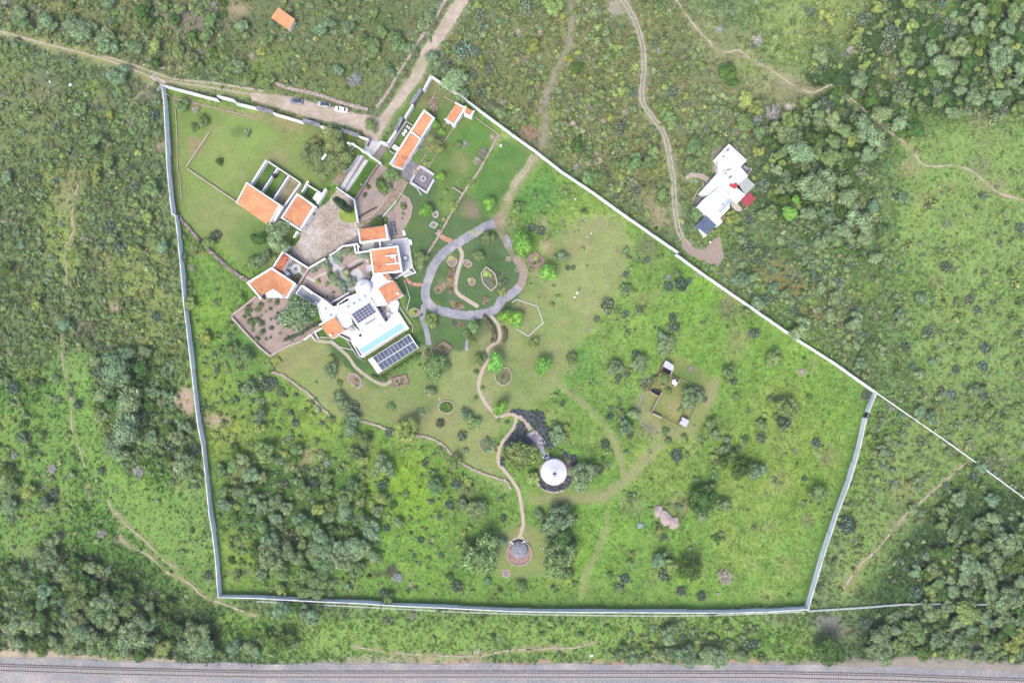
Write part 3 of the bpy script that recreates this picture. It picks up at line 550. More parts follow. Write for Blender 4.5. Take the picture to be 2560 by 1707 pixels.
# low garden walls and kerbs
for nm, pts, w, h, m, lb in [
    ('low_wall', D('L', 420, 205, 245, 462, 112, 515), .5, .7, m_lgrey, 'pale bent low wall left of the twin driveway strips'),
    ('garden_wall', D('L', 785, 350, 340, 1022), .55, 1.2, m_mauve, 'long straight brown wall right of the driveway lawn'),
    ('garden_wall', D('B', 1148, 462, 985, 700, 825, 960), .7, 1.0, m_grey, 'straight grey wall beside the long orange-roofed building'),
    ('low_wall', D('B', 1148, 462, 1262, 540), .2, .9, m_lgrey, 'short thin wall above the white tanks in the side yard'),
    ('low_wall', D('B', 822, 998, 940, 1070), .2, .9, m_lgrey, 'short thin wall closing the lower end of the side yard'),
    ('low_wall', D('B', 180, 925, 105, 1050), .25, .8, m_bord, 'thin low wall between the olive tree and the gateway'),
    ('low_wall', D('B', 2010, 590, 1870, 800, 1840, 850), .2, .5, m_bord, 'thin kerb running down from the small white cottage'),
    ('low_wall', D('B', 1870, 490, 1825, 580), .15, .5, m_bord, 'very short kerb at the left foot of the small white cottage'),
    ('low_wall', D('B', 1700, 1065, 1545, 1320), .2, .5, m_bord, 'right one of two parallel kerbs above the fountain court'),
    ('low_wall', D('B', 1515, 1060, 1390, 1250), .2, .5, m_bord, 'left one of two parallel kerbs above the fountain court'),
    ('low_wall', D('B', 1300, 1010, 1445, 965), .15, .5, m_bord, 'short kerb reaching out from the eave of the long orange roof'),
    ('low_wall', D('L', 2140, 790, 2330, 915), .35, .8, m_bord, 'short cross wall meeting the long rubble wall'),
    ('low_wall', D('L', 845, 1350, 1110, 1045), .45, .9, m_lgrey, 'slanting low wall between the cobbled lane and gravel court'),
    ('kerb', D('L', 1310, 705, 1240, 830, 1160, 970, 1110, 1045, 1080, 1170, 1140, 1380, 1195, 1560, 1240, 1740), .3, .25, m_bord, 'long stone kerb dividing the gravel court in two'),
    ('kerb', D('L', 1130, 690, 1050, 815, 930, 985, 790, 1192, 620, 1340, 412, 1418), .35, .3, m_bord, 'curved stone kerb on the left of the cobbled lane'),
    ('kerb', D('L', 1195, 915, 1335, 1000, 1395, 1150, 1370, 1340, 1290, 1470, 1215, 1565), .3, .2, m_bord, 'curved kerb between the gravel court and green lawn'),
    ('low_wall', D('L', 1350, 710, 1480, 800, 1570, 945), .35, .6, m_lgrey, 'curved pale wall under the fountain court'),
    ('garden_wall', D('L', 0, 795, 175, 915), .3, 2.4, m_white, 'dark-edged wall across the lower end of the driveway'),
    ('garden_wall', D('L', 178, 918, 330, 1025, 400, 1435), .5, 2.5, m_white, 'bent white wall beside the leaning cypresses'),
    ('garden_wall', D('D', 20, 765, 130, 700, 390, 660), .5, 2.3, m_white, 'white wall at the top of the olive garden'),
    ('garden_wall', D('C', 1258, 812, 1565, 632), .5, 2.3, m_white, 'white wall between the olive garden and the courtyard ramp'),
    ('garden_wall', D('C', 1640, 580, 1800, 480, 1850, 445), .4, 2.3, m_white, 'white wall bit above the pale garden walk'),
    ('garden_wall', D('C', 790, 520, 1255, 815), .55, 2.8, m_white, 'white wall behind the round bowl court'),
    ('garden_wall', D('C', 1255, 825, 1065, 1115), .4, 2.0, mat('pink_wall', C(236, 214, 210), C(216, 194, 190), .6), 'pinkish wall between bowl court and olive garden'),
    ('garden_wall', D('C', 820, 500, 890, 395), .5, 2.0, m_white, 'short white wall beside the ramp at the courtyard edge'),
    ('garden_wall', D('C', 980, 250, 1045, 145, 1075, 165), .5, 2.0, m_white, 'short hooked white wall below the garage'),
    ('kerb', D('C', 960, 400, 1010, 445, 1160, 670, 1270, 760), .3, .4, m_bord, 'kerb of the stone ramp at the lower left of the courtyard'),
    ('kerb', D('C', 1275, 755, 1640, 540, 2160, 215), .35, .5, m_mauve, 'grey-mauve kerb along the lower right courtyard edge'),
    ('low_wall', D('E', 1840, 0, 1885, 130, 1945, 325, 1885, 555), .22, .5, m_lgrey, 'thin white kerb bending round the lawn by the villa'),
    ('low_wall', D('E', 1762, 500, 2003, 850, 1985, 965), .22, .6, m_lgrey, 'thin white kerb right of the pool'),
    ('low_wall', D('E', 780, 1100, 980, 1405, 1120, 1495), .22, .6, m_lgrey, 'thin white kerb left of the pool end'),
    ('low_wall', D('E', 500, 1100, 650, 1228, 885, 1280), .25, .5, m_lgrey, 'jagged white kerb of the bright lawn below the villa steps'),
    ('low_wall', D('E', 275, 1060, 330, 1045, 470, 1062), .22, .5, m_lgrey, 'short white kerb under the lower left tiled roof'),
    ('low_wall', T(1, 1, 400, 1568, 590, 1440), .6, .6, m_bord, 'straight wall on the lower right of the cactus garden'),
    ('garden_wall', [(577, 791), (640, 741)], .6, .9, m_bord, 'wall on the upper left of the cactus garden'),
    ('garden_wall', [(577, 791), (610, 828), (645, 865), (675, 890)], .6, .9, m_bord, 'wall on the lower left of the cactus garden'),
    ('low_wall', [(675, 890), (712, 868), (754, 852)], .6, .6, m_bord, 'wall on the lowest side of the cactus garden'),
    ('low_wall', T(0, 0, 1600, 905, 1900, 975, 2330, 1075), .18, .4, m_bord, 'thin kerb parallel to the roadside wall in the corner yard'),
    ('low_wall', T(0, 0, 1600, 905, 1620, 1150, 1632, 1568) + T(0, 1, 1650, 60, 1668, 260), .18, .4, m_bord, 'thin kerb parallel to the left perimeter wall'),
    ('low_wall', T(0, 0, 1920, 1215, 1705, 1535), .35, .6, m_bord, 'slanting thin wall in the left yard'),
    ('low_wall', T(0, 1, 1725, -15, 2000, 170, 2170, 285), .4, .6, m_bord, 'thin wall running to the corner of the big barn'),
    ('low_wall', D('B', 1830, 0, 2040, 130), .18, .4, m_bord, 'thin kerb above the small white cottage'),
    ('low_wall', T(1, 0, 1655, 835, 1620, 900, 1580, 960), .18, .4, m_bord, 'thin kerb left of the rubbish heap'),
    ('low_wall', T(1, 0, 2010, 1075, 2235, 1240), .18, .4, m_bord, 'thin kerb between the small cottage and upper perimeter wall'),
    ('kerb', T(2, 1, 0, 1210, 40, 1180, 235, 1245, 285, 1395, 150, 1518, 40, 1450), .3, .3, m_lgrey, 'five-sided white kerb ring right of the ring drive'),
    ('kerb', T(2, 2, 1230, 280, 1200, 400, 1200, 480, 1160, 600), .2, .3, m_grey, 'curved grey kerb left of the animal pen'),
    ('kerb', T(2, 2, 1170, 690, 1190, 760, 1290, 810, 1305, 880, 1280, 935), .2, .3, m_grey, 'curved grey kerb below the animal pen'),
]:
    edging(nm, pts, w, h, m, lb, 'kerb' if nm == 'kerb' else 'wall')

def rubble(name, pts, w, h, label, cat='stone wall', m=None, size=.45, px=True):
    """a dry stone wall of single stones, too small to pick apart from here"""
    R = resample(pts, 3); root = thing(name, label, cat, W(*pts[0]))
    mb = MB()
    P = [Vector(W(p.x, p.y)[:2]) for p in R]
    for i in range(len(P) - 1):
        a, b = P[i], P[i + 1]; d = b - a; L = d.length
        if L < .01: continue
        d /= L; nr = Vector((-d.y, d.x))
        k = max(1, int(L * w / (size * size) * 1.1))
        for _ in range(k):
            q = a + d * random.uniform(0, L) + nr * random.uniform(-w / 2, w / 2); s = size * random.uniform(.6, 1.35); zz = random.uniform(.3, 1) * h
            mb.mi = random.choice((0, 0, 1)); mb.box((q.x, q.y, zz - s * .7), (s, s * random.uniform(.6, 1), s * .7), random.uniform(0, 3.1))
        mb.mi = 0; mb.bar(a - d * .05, b + d * .05, w * .9, -.05, h * .5)
    mb.build('stones', [m or m_stone, m_bord], root, kind='stuff')
    block(pts, line=w / S / 2); return root
rubble('rubble_wall', [(1247, 338), (1198, 427), (1171, 465), (1130, 530), (1103, 580), (1070, 634)], .7, .8, 'long straight rubble wall from the top orchard down to the ring drive')
rubble('retaining_wall', [(447, 541), (498, 599), (528, 630), (600, 690), (658, 718), (674, 735)], 1.1, 1.0, 'slanting rubble wall from the left perimeter wall to the villa', m=m_mauve)
rubble('rubble_wall', T(1, 2, 140, 275, 250, 310, 380, 400, 480, 470, 570, 570, 680, 680), .7, .7, 'left stretch of the curved rubble wall under the dry lawn')
rubble('rubble_wall', T(1, 2, 950, 725, 1080, 755, 1200, 805, 1300, 850, 1500, 860, 1650, 905, 1740, 970, 1820, 1055), .7, .7, 'middle stretch of the curved rubble wall below the dry lawn')
rubble('rubble_wall', T(1, 2, 1880, 1110, 2040, 1190, 2200, 1245, 2300, 1280, 2340, 1350), .7, .7, 'right stretch of the curved rubble wall, near the garden path')
rubble('field_wall', T(1, 0, 180, 770, 330, 820, 560, 870, 800, 950, 1030, 1010), 1.2, .9, 'rubble wall above the parked cars')
rubble('field_wall', T(1, 0, 1110, 990, 1220, 840, 1300, 700, 1400, 540, 1520, 350, 1640, 190, 1740, 0), 1.0, .9, 'long rubble wall left of the rising dirt road')
rubble('field_wall', T(0, 0, 1320, 600, 1420, 620, 1520, 630), .8, .8, 'short rubble wall bit above the left wheel tracks')
rubble('stone_gate', D('B', 1290, 1460, 1340, 1370, 1400, 1300), 1.6, 1.1, 'ornate pinkish stone gateway of the fountain court', 'gateway', m_bord)
rubble('stone_gate', D('D', 1860, 500, 1930, 420), 1.6, 1.0, 'small stone gateway where the orange path starts', 'gateway', m_bord)
rubble('field_wall', T(2, 1, 1600, 70, 1660, 40, 1760, 60, 1800, 90), 1.6, .5, 'curved flight of rough stone steps left of the white house', 'steps', m_stone)

# ---------------------------------------------------------------- perimeter walls
def perim(name, label, pts, plan=None, h=2.6, t=.26, plen=48, saw=.5, hint=0):
    """plan: material key for each stretch between given points; otherwise cut in equal stepped panels"""
    root = thing(name, label, 'wall', W(pts[0][0], pts[0][1]))
    segs = []
    if plan is None:
        for i in range(len(pts) - 1):
            a, b = Vector(pts[i]), Vector(pts[i + 1]); n = max(1, round((b - a).length / plen))
            for k in range(n): segs.append((a.lerp(b, k / n), a.lerp(b, (k + 1) / n), 'w'))
    else:
        for i, k in enumerate(plan): segs.append((Vector(pts[2 * i]), Vector(pts[2 * i + 1]), k))
    for j, (a, b, k) in enumerate(segs):
        hh = h + (saw * ((j + hint) % 4) / 3 if plan is None else (0 if k == 'w' else -.15))
        A = Vector(W(a.x, a.y, hh)[:2]); B = Vector(W(b.x, b.y, hh)[:2]); d = (B - A).normalized()
        mb = MB(); tt = t if k == 'w' else 1.1
        mb.bar(A, B + d * .0, tt if k == 'w' else .5, -.1, hh - .1); o = mb.build('wall_panel', m_render if k == 'w' else m_grey, root)
        mb = MB()
        if k == 'w': mb.bar(A - d * .04, B - d * .045, t + .07, hh - .1, hh + .02); mb.build('coping', m_copew, o)
        else:
            mb.bar(A, B, 1.35, hh - .1, hh + .05); q = .35
            n = int((B - A).length / .34)
            for i in range(n):
                p = A + d * (i + .5) * (B - A).length / n; nr = Vector((-d.y, d.x))
                mb.bar(p - nr * .62, p + nr * .62, .17, hh + .05, hh + .05 + random.uniform(.05, .1))
            mb.build('tile_coping', m_cope, o)
    block([tuple(p) for p in pts], line=3)
    return root
perim('perimeter_wall', 'long stepped white wall down the left side of the estate', [(403, 213), (409, 250), (418, 427), (425, 498), (430, 536)] + [(437, 537), (443, 580), (452, 680), (460, 768), (470, 854), (478, 920), (485, 985), (494, 1061), (505, 1116), (513, 1187), (522, 1281), (531, 1335), (538, 1395), (545, 1493)])
perim('perimeter_wall', 'long stepped white wall along the bottom of the estate', [(545, 1493), (640, 1495), (746, 1501), (801, 1504), (900, 1508), (1000, 1515), (1103, 1519), (1280, 1528), (1416, 1530), (1620, 1531), (1825, 1532), (1920, 1529), (2021, 1523)], h=2.5)
perim('perimeter_wall', 'white wall down the right side of the estate with a small dark gate', [(2021, 1523), (2060, 1390), (2096, 1281), (2127, 1200), (2151, 1118), (2167, 1045)], h=2.6, saw=.3)
perim('perimeter_wall', 'short white wall end above the small dark gate at the right corner', [(2172, 1031), (2192, 981)], h=2.6, saw=0)
perim('perimeter_wall', 'long slanting white wall on the upper right of the estate', [(1078, 189), (1149, 237), (1280, 335), (1334, 373), (1403, 427), (1484, 481), (1580, 550), (1697, 631)] , h=2.6, saw=.25)
perim('perimeter_wall', 'slanting white wall from the step near the white house to the right corner', [(1691, 635), (1748, 677), (1920, 796), (2004, 854), (2089, 908), (2192, 981)], h=2.7, saw=0, plen=70)
perim('roadside_wall', 'white roadside wall with tiled lengths above the left barn yard',
      [(402, 212), (543, 249), (543, 240), (586, 250), (588, 257), (640, 270), (640, 269), (683, 281), (683, 283), (757, 305), (757, 300), (800, 314), (800, 316), (852, 329), (852, 325), (897, 339), (897, 341), (920, 348)],
      plan=['w', 'w', 'w', 'g', 'w', 'g', 'w', 'g', 'w'], h=2.5, t=.42)
perim('roadside_wall', 'white roadside wall with tiled lengths left of the long orange roofs',
      [(1078, 189), (1059, 225), (1053, 222), (1027, 262), (1032, 262), (1012, 294), (1005, 292), (987, 330), (990, 328), (967, 361), (969, 361), (949, 354)],
      plan=['w', 'g', 'w', 'g', 'w', 'w'], h=2.6, t=.6)
gt = thing('gate', 'small dark gate near the top of the right wall', 'gate', W(2170, 1038))
mb = MB(); a, b = W(2167, 1045, 2.2), W(2172, 1031, 2.2); mb.bar(a, b, .12, .05, 2.2); mb.build('gate_leaf', m_dark, gt)
mb = MB(); mb.bar(a, b, .5, 2.21, 2.4); mb.build('lintel', m_bluem, gt)
gw = thing('entrance_gateway', 'white beam and piers of the entrance gateway over the driveway', 'gateway', W(950, 380))
K1, K2 = D('K', 1250, 1160, 1345, 1180), D('K', 1345, 1175, 1500, 1290, 1640, 1385, 1835, 1525)
P = [W(*p, 3.2) for p in K1 + K2[1:]]
mb = MB(); [mb.bar(P[i], P[i + 1], .45 + .003 * i, 2.7 - .003 * i, 3.2) for i in range(len(P) - 1)]; mb.build('beam', m_white, gw)
for p in (P[1], P[2], P[3], P[4], P[0]): mb = MB(); mb.box((p[0], p[1], 0), (.7, .7, 3.25), .6); mb.build('pier', m_white, gw)
for pts, lab in ((D('K', 1640, 1080, 1585, 1190), 'left'), (D('K', 1850, 1140, 1790, 1240), 'right')):
    p, q = W(*pts[0], 2.4), W(*pts[1], 2.4); mb = MB(); mb.bar(p, q, .5, 0, 2.4); mb.build('side_pier', m_white if lab == 'right' else m_grey, gw)
p, q = W(*D('K', 1600, 1110)[0], 1.9), W(*D('K', 1800, 1250)[0], 1.9)
mb = MB(); mb.bar(W(*D('K', 1815, 1170)[0], 2), W(*D('K', 1800, 1250)[0], 2), .12, .1, 2.0); mb.build('gate_leaf', m_dark, gw)
edging('garden_wall', D('K', 1850, 1130, 1980, 1170), .5, 2.5, m_white, 'short white wall joining the gate pier to the roadside wall', 'wall')

def fence(label, pts, h=1.6, gap=22, wires=6, base=True):
    root = thing('wire_fence', label, 'fence', W(*pts[0])); R = resample(pts, gap)
    P = [W(p.x, p.y, h) for p in R]
    po = None
    for p in P:
        if po is None: mb = MB(); mb.tube((0, 0, 0), (0, 0, h), .05, .05, 6); po = mb.build('post', m_alu); o = po
        else: o = po.copy(); COL.objects.link(o)
        o.parent = root; o.location = (p[0] - root.location.x, p[1] - root.location.y, 0)
    mb = MB()
    for i in range(len(P) - 1):
        for k in range(wires):
            z = h * (k + 1) / wires - .04; mb.tube((P[i][0], P[i][1], z), (P[i + 1][0], P[i + 1][1], z), .03, .03, 4)
    mb.build('wires', m_alu, root)
    if base:
        mb = MB(); Q = [W(p.x, p.y, .0) for p in R]
        for i in range(len(P) - 1): mb.bar(P[i], P[i + 1], .2, -.05, .28)
        mb.build('concrete_base', mat('fence_base', C(170, 192, 174), C(146, 170, 150), .6), root)
fence('pale wire fence running down from the right corner to the picture edge', [(2192, 981), (2300, 1056), (2420, 1140), (2560, 1243), (2640, 1300)])
fence('pale wire fence leading right from the lower right wall corner', [(2021, 1529), (2151, 1521), (2301, 1511), (2492, 1513)])
fence('thin wire fence just outside the bottom wall', [(640, 1504), (1000, 1523), (1280, 1535), (1700, 1540), (2010, 1530)], wires=3, h=1.2, base=False)

# ---------------------------------------------------------------- buildings
def win_row(root_wall, xy, z1, n_max=6, sill=1.0, hh=1.2, gap=3.2, door=None, ww=1.0):
    """windows set in every wall long enough: frame, pane and sill of their own"""
    a = sum(xy[i][0] * xy[(i + 1) % len(xy)][1] - xy[(i + 1) % len(xy)][0] * xy[i][1] for i in range(len(xy)))
    if a < 0: xy = xy[::-1]
    for i in range(len(xy)):
        A, B = Vector(xy[i]), Vector(xy[(i + 1) % len(xy)]); L = (B - A).length
        if L < 3.5: continue
        n = min(n_max, max(1, int(L / gap))); d = (B - A) / L; nr = Vector((d.y, -d.x))
        for k in range(n):
            p = A + d * L * (k + .5) / n; isd = door is not None and i == door and k == n // 2
            z0, h = (.05, 2.1) if isd else (sill, min(hh, z1 - sill - .6)); w_ = 1.0 if isd else ww
            mb = MB(); mb.bar(p - d * w_ / 2 - d * .06 + nr * .02, p + d * w_ / 2 + d * .06 + nr * .02, .1, z0 - .05, z0 + h + .05)
            fr = mb.build('door' if isd else 'window', m_alu if not isd else m_wood, root_wall)
            if not isd:
                mb = MB(); mb.bar(p - d * w_ / 2 + nr * .05, p + d * w_ / 2 + nr * .05, .06, z0, z0 + h); mb.build('pane', m_win, fr)
def blockb(root, pts, z, m=None, roofm=None, parapet=.35, pt=.28, z0=0, wins=True, name='wall', door=0, m2=None):
    """one block of a building: walls and a flat roof behind a parapet"""
    xy = wp(pts, z); mb = MB(); mb.prism(xy, z0 - .1, z - .02); o = mb.build(name, m or m_white, root)
    if parapet:
        mb = MB(); n = len(xy)
        c = cen(xy)
        for i in range(n):
            A, B = Vector(xy[i]), Vector(xy[(i + 1) % n]); d = (B - A)
            if d.length < .01: continue
            d.normalize(); nr = Vector((-d.y, d.x)); nr *= 1 if nr.dot(Vector(c) - (A + B) / 2) > 0 else -1
            mb.bar(A + nr * pt * .5, B + nr * pt * .5, pt, z - .02, z + parapet + .002 * i)
        mb.build('parapet', m2 or m_white, root)
    mb = MB(); k = .985; c = cen(xy); mb.prism([(c[0] + (x - c[0]) * k, c[1] + (y - c[1]) * k) for x, y in xy], z - .02, z + .03); mb.build('roof', roofm or m_whiteroof, root)
    if wins: win_row(o, xy, z, door=door)
    block(pts); return o
def tiles(root, q, zs, m, name='tiled_roof', rib=.32, course=.42, over=0):
    """four corners in picture pixels: top-left, top-right, bottom-right, bottom-left (water runs from the first edge to the third)"""
    P = [Vector(W(q[i][0], q[i][1], zs[i])) for i in range(4)]
    w = max((P[1] - P[0]).length, (P[2] - P[3]).length); l = max((P[3] - P[0]).length, (P[2] - P[1]).length)
    pr = [[random.random() for _ in range(60)] for _ in range(60)]
    nu = max(6, int(w / rib)); nv = max(4, int(l / course)); up = Vector((0, 0, 1)); mb = MB()
    def at(u, v): return (P[0].lerp(P[1], u)).lerp(P[3].lerp(P[2], u), v)
    mb.add([p + up * 0 for p in P] + [p - up * .18 for p in P], [(3, 2, 1, 0), (4, 5, 6, 7), (0, 1, 5, 4), (1, 2, 6, 5), (2, 3, 7, 6), (3, 0, 4, 7)])
    slab = mb.build(name, m, root); mb = MB()
    for i in range(nu):
        for j in range(nv):
            if random.random() < .02: continue
            u0, u1 = i / nu, (i + .62) / nu; v0, v1 = j / nv, (j + 1.08) / nv; h0 = random.uniform(.02, .05); h1 = h0 + .05
            a, b, c, d = at(u0, v0), at(u1, v0), at(u1, v1), at(u0, v1); e, f = at((u0 + u1) / 2, v0) + up * (h0 + .05), at((u0 + u1) / 2, v1) + up * (h1 + .05)
            mb.mi = random.choice((0, 0, 0, 1, 2) if pr[i // 5 % 60][j // 3 % 60] < .6 else (0, 1, 2, 2, 2)) if pr[j // 6 % 60][i // 4 % 60] < .75 else random.choice((1, 1, 0)); mb.add([a + up * h0, e, b + up * h0, d + up * h1, f, c + up * h1], [(0, 3, 4, 1), (1, 4, 5, 2), (3, 5, 4)])
    alt = {m_tile[0]: (m_tile[1], m_tile[2]), m_tile[1]: (m_tile[0], m_tile[1]), m_tile[2]: (m_tile[0], m_tile[4]), m_tile[3]: (m_tile[2], m_tile[3]), m_tile[4]: (m_tile[0], m_tile[2])}[m]
    mb.build('roof_tiles', [m, *alt], slab, kind='stuff')
    block(q); return slab
def walls_under(root, q, z, name='wall', m=None, door=0):
    xy = wp(q, z); mb = MB(); mb.prism(xy, -.1, z - .25); o = mb.build(name, m or m_white, root); win_row(o, xy, z - .3, door=door); return o
def rim(root, pts, z, t, m=None, h=.5, closed=True, name='parapet'):
    P = [Vector(W(p[0], p[1], z)[:2]) for p in pts]; mb = MB(); n = len(P)
    for i in range(n if closed else n - 1):
        a, b = P[i], P[(i + 1) % n]; d = (b - a).normalized() * t * .45
        mb.bar(a - d, b + d, t, z - h, z + .002 * i)
    return mb.build(name, m or m_white, root)
def pen_wall(root, a, b, z=2.2, t=.3, name='pen_wall', m=None):
    A, B = W(*a, z), W(*b, z); mb = MB(); mb.bar(A, B, t, -.05, z); block([a, b], line=2); return mb.build(name, m or m_white, root)
# barn and its pens
bn = thing('barn', 'big orange-roofed barn with three walled pens behind it', 'barn', W(640, 520))
Q = D('A', 425, 585, 1010, 990, 812, 1350, 228, 935)
walls_under(bn, D('A', 420, 572, 1095, 1005, 905, 1345, 215, 940), 4.2)
mb = MB(); mb.prism(wp(D('A', 1015, 975, 1098, 1005, 960, 1235, 905, 1240), 4.3), 4.0, 4.3); mb.build('flat_roof', m_whiteroof, bn)
tiles(bn, Q, (4.75, 4.75, 4.3, 4.3), m_tile[1]); rim(bn, D('A', 228, 935, 415, 568, 1025, 975), 4.9, .34, closed=False)
rim(bn, D('A', 1012, 985, 815, 1345), 4.9, .3, closed=False)
for a, b, zz, tt in (((775, 152), (490, 600), 2.4, .55), ((985, 292), (695, 728), 2.2, .4), ((1190, 428), (905, 872), 2.2, .45), ((1402, 570), (1097, 1005), 2.4, .5), ((805, 170), (1402, 565), 2.2, .25)):
    pen_wall(bn, D('A', *a)[0], D('A', *b)[0], zz, tt)
for s in ((945, 290, 670, 705), (1150, 418, 878, 850)):
    a, b = D('A', *s); pen_wall(bn, a, b, 1.0, .16, 'pen_rail', m_bluem)
sheet('pen_lawn', D('A', 800, 210, 935, 300, 680, 690, 530, 590), m_lawng, .05); sheet('pen_lawn', D('A', 1000, 330, 1150, 430, 890, 830, 740, 720), m_lawng, .05)
sheet('pen_earth', D('A', 1215, 455, 1370, 580, 1080, 990, 935, 880), mat('pen_earth', C(172, 158, 128), C(134, 136, 92), .8, .95, .3, c3=C(196, 182, 166), s3=.2), .05)
o = MB().box((*W(*D('A', 912, 425)[0], 2.4)[:2], 0), (1.2, .9, 2.4), .55).build('feed_box', m_dark, loc=W(*D('A', 912, 425)[0])); tag(o, 'small dark box on the left inner pen wall of the barn', 'box')
# garage
gr = thing('garage', 'orange-roofed open garage between the barn and the courtyard', 'garage', W(740, 520))
walls_under(gr, D('A', 1345, 780, 1680, 1010, 1410, 1420, 1060, 1205), 3.9, door=1)
tiles(gr, D('A', 1100, 1195, 1362, 808, 1625, 1010, 1395, 1388), (4.2, 4.2, 3.9, 3.9), m_tile[0]); rim(gr, D('A', 1410, 1440, 1060, 1207, 1343, 775, 1690, 1010), 4.5, .5, closed=False)
en = thing('walled_yard', 'small white-walled yard with a flat white roof above the garage', 'yard', W(780, 480))
for a, b, tt in (((1545, 535), (1428, 738), .5), ((1525, 598), (1790, 762), .35), ((1872, 680), (1705, 955), .75)): pen_wall(en, D('A', *a)[0], D('A', *b)[0], 2.4, tt, 'wall')
mb = MB(); mb.prism(wp(D('A', 1702, 735, 1788, 778, 1700, 925, 1625, 852), 2.5), 2.35, 2.5); mb.build('flat_roof', m_whiteroof, en)
for p in ((1640, 850), (1700, 745)): q = W(*D('A', *p)[0], 2.4); mb = MB(); mb.tube((q[0], q[1], 0), (q[0], q[1], 2.36), .09, .09); mb.build('post', m_white, en)
sheet('yard_lawn', D('A', 1535, 640, 1690, 735, 1600, 870, 1440, 765), m_lawng, .05); sheet('side_lawn', D('A', 1890, 700, 2005, 740, 1965, 840, 1890, 940, 1790, 978, 1735, 965), m_lawng, .05)
sheet('small_lawn', D('C', 1075, 170, 1115, 215, 1105, 270, 1000, 415, 910, 360, 1000, 240), m_lawng, .068)
sheet('stone_ramp', D('C', 880, 420, 1010, 430, 1100, 590, 1265, 760, 1250, 780, 1100, 680, 870, 510), m_greyp, .068)
# long roofs by the gate
lb = thing('stable_building', 'long narrow building with three orange roofs right of the gate', 'building', W(990, 340))
walls_under(lb, D('B', 1475, 270, 1655, 420, 1405, 800, 1250, 645), 3.9); walls_under(lb, D('B', 1240, 680, 1410, 800, 1190, 1150, 1060, 1320, 900, 1290, 850, 1245), 3.9)
tiles(lb, D('B', 1250, 645, 1478, 292, 1625, 400, 1402, 762), (4.4, 4.4, 3.9, 3.9), m_tile[0]); tiles(lb, D('B', 965, 1075, 1230, 700, 1388, 800, 1185, 1140), (4.4, 4.4, 3.9, 3.9), m_tile[0])
tiles(lb, D('B', 905, 1285, 975, 1090, 1190, 1140, 1060, 1322), (4.3, 4.3, 3.9, 3.9), m_tile[4])
rim(lb, D('B', 950, 1075, 1472, 268, 1655, 412), 4.8, .5, closed=False); rim(lb, D('B', 1245, 668, 1405, 795), 4.7, .45, closed=False, name='cross_parapet'); rim(lb, D('B', 845, 1245, 955, 1080), 4.8, .4, closed=False)
mb = MB(); mb.prism(wp(D('B', 958, 1100, 975, 1110, 925, 1270, 862, 1255), 4.1), 3.9, 4.1); mb.build('skylight', m_blueg, lb)
yard = thing('water_tank', 'rounded white tank in the side yard', 'tank', W(*D('B', 1115, 665)[0]))
for p in ((1130, 640), (1095, 690)): mb = MB(); q = W(*D('B', *p)[0], 1.2); mb.lathe((q[0], q[1], 0), [(.62, 0), (.62, 1.0), (.5, 1.2), (.2, 1.3)], 16); mb.build('drum', m_white, yard)
for p, lb_ in (((1182, 575), 'upper white box in the side yard beside the orange roofs'), ((945, 948), 'lower white box with a grille in the side yard')):
    q = W(*D('B', *p)[0], 1.0); t = thing('equipment_box', lb_, 'box', (q[0], q[1], 0)); mb = MB(); mb.box((q[0], q[1], 0), (1.4, .7 if p[1] < 700 else 1.9, 1.0), .95 if p[1] > 700 else -.6); b_ = mb.build('casing', m_white, t)
    mb = MB(); mb.box((q[0], q[1], 1.0), (.7, .35, .04), .95); mb.build('grille', m_greyp, t)
ct = thing('cottage', 'small white cottage with an orange roof and little windows near the upper wall', 'house', W(1145, 300))
walls_under(ct, D('B', 2062, 135, 2225, 225, 2020, 535, 1865, 430), 4.0); tiles(ct, D('B', 2192, 222, 2012, 500, 1888, 415, 2062, 150), (4.5, 4.5, 4.0, 4.0), m_tile[0])
rim(ct, D('B', 2050, 125, 2225, 218), 4.6, .4, closed=False); rim(ct, D('B', 2235, 200, 2025, 538, 1862, 430), 4.5, .5, closed=False)
walls_under(ct, T(1, 0, 1925, 985, 1998, 1020, 1978, 1075, 1905, 1045), 3.2); tiles(ct, T(1, 0, 1932, 985, 1990, 1022, 1965, 1062, 1915, 1035), (3.5, 3.5, 3.3, 3.3), m_tile[2]); rim(ct, T(1, 0, 1922, 980, 1912, 1040, 1968, 1068, 2000, 1020), 3.6, .4, closed=False)
hut = thing('shed', 'lone orange-roofed hut among bushes at the top', 'hut', W(707, 47))
walls_under(hut, T(1, 0, 208, 85, 345, 185, 295, 262, 155, 160), 2.8); tiles(hut, T(1, 0, 205, 70, 360, 180, 300, 278, 140, 165), (3.2, 3.2, 2.8, 2.8), m_tile[1])
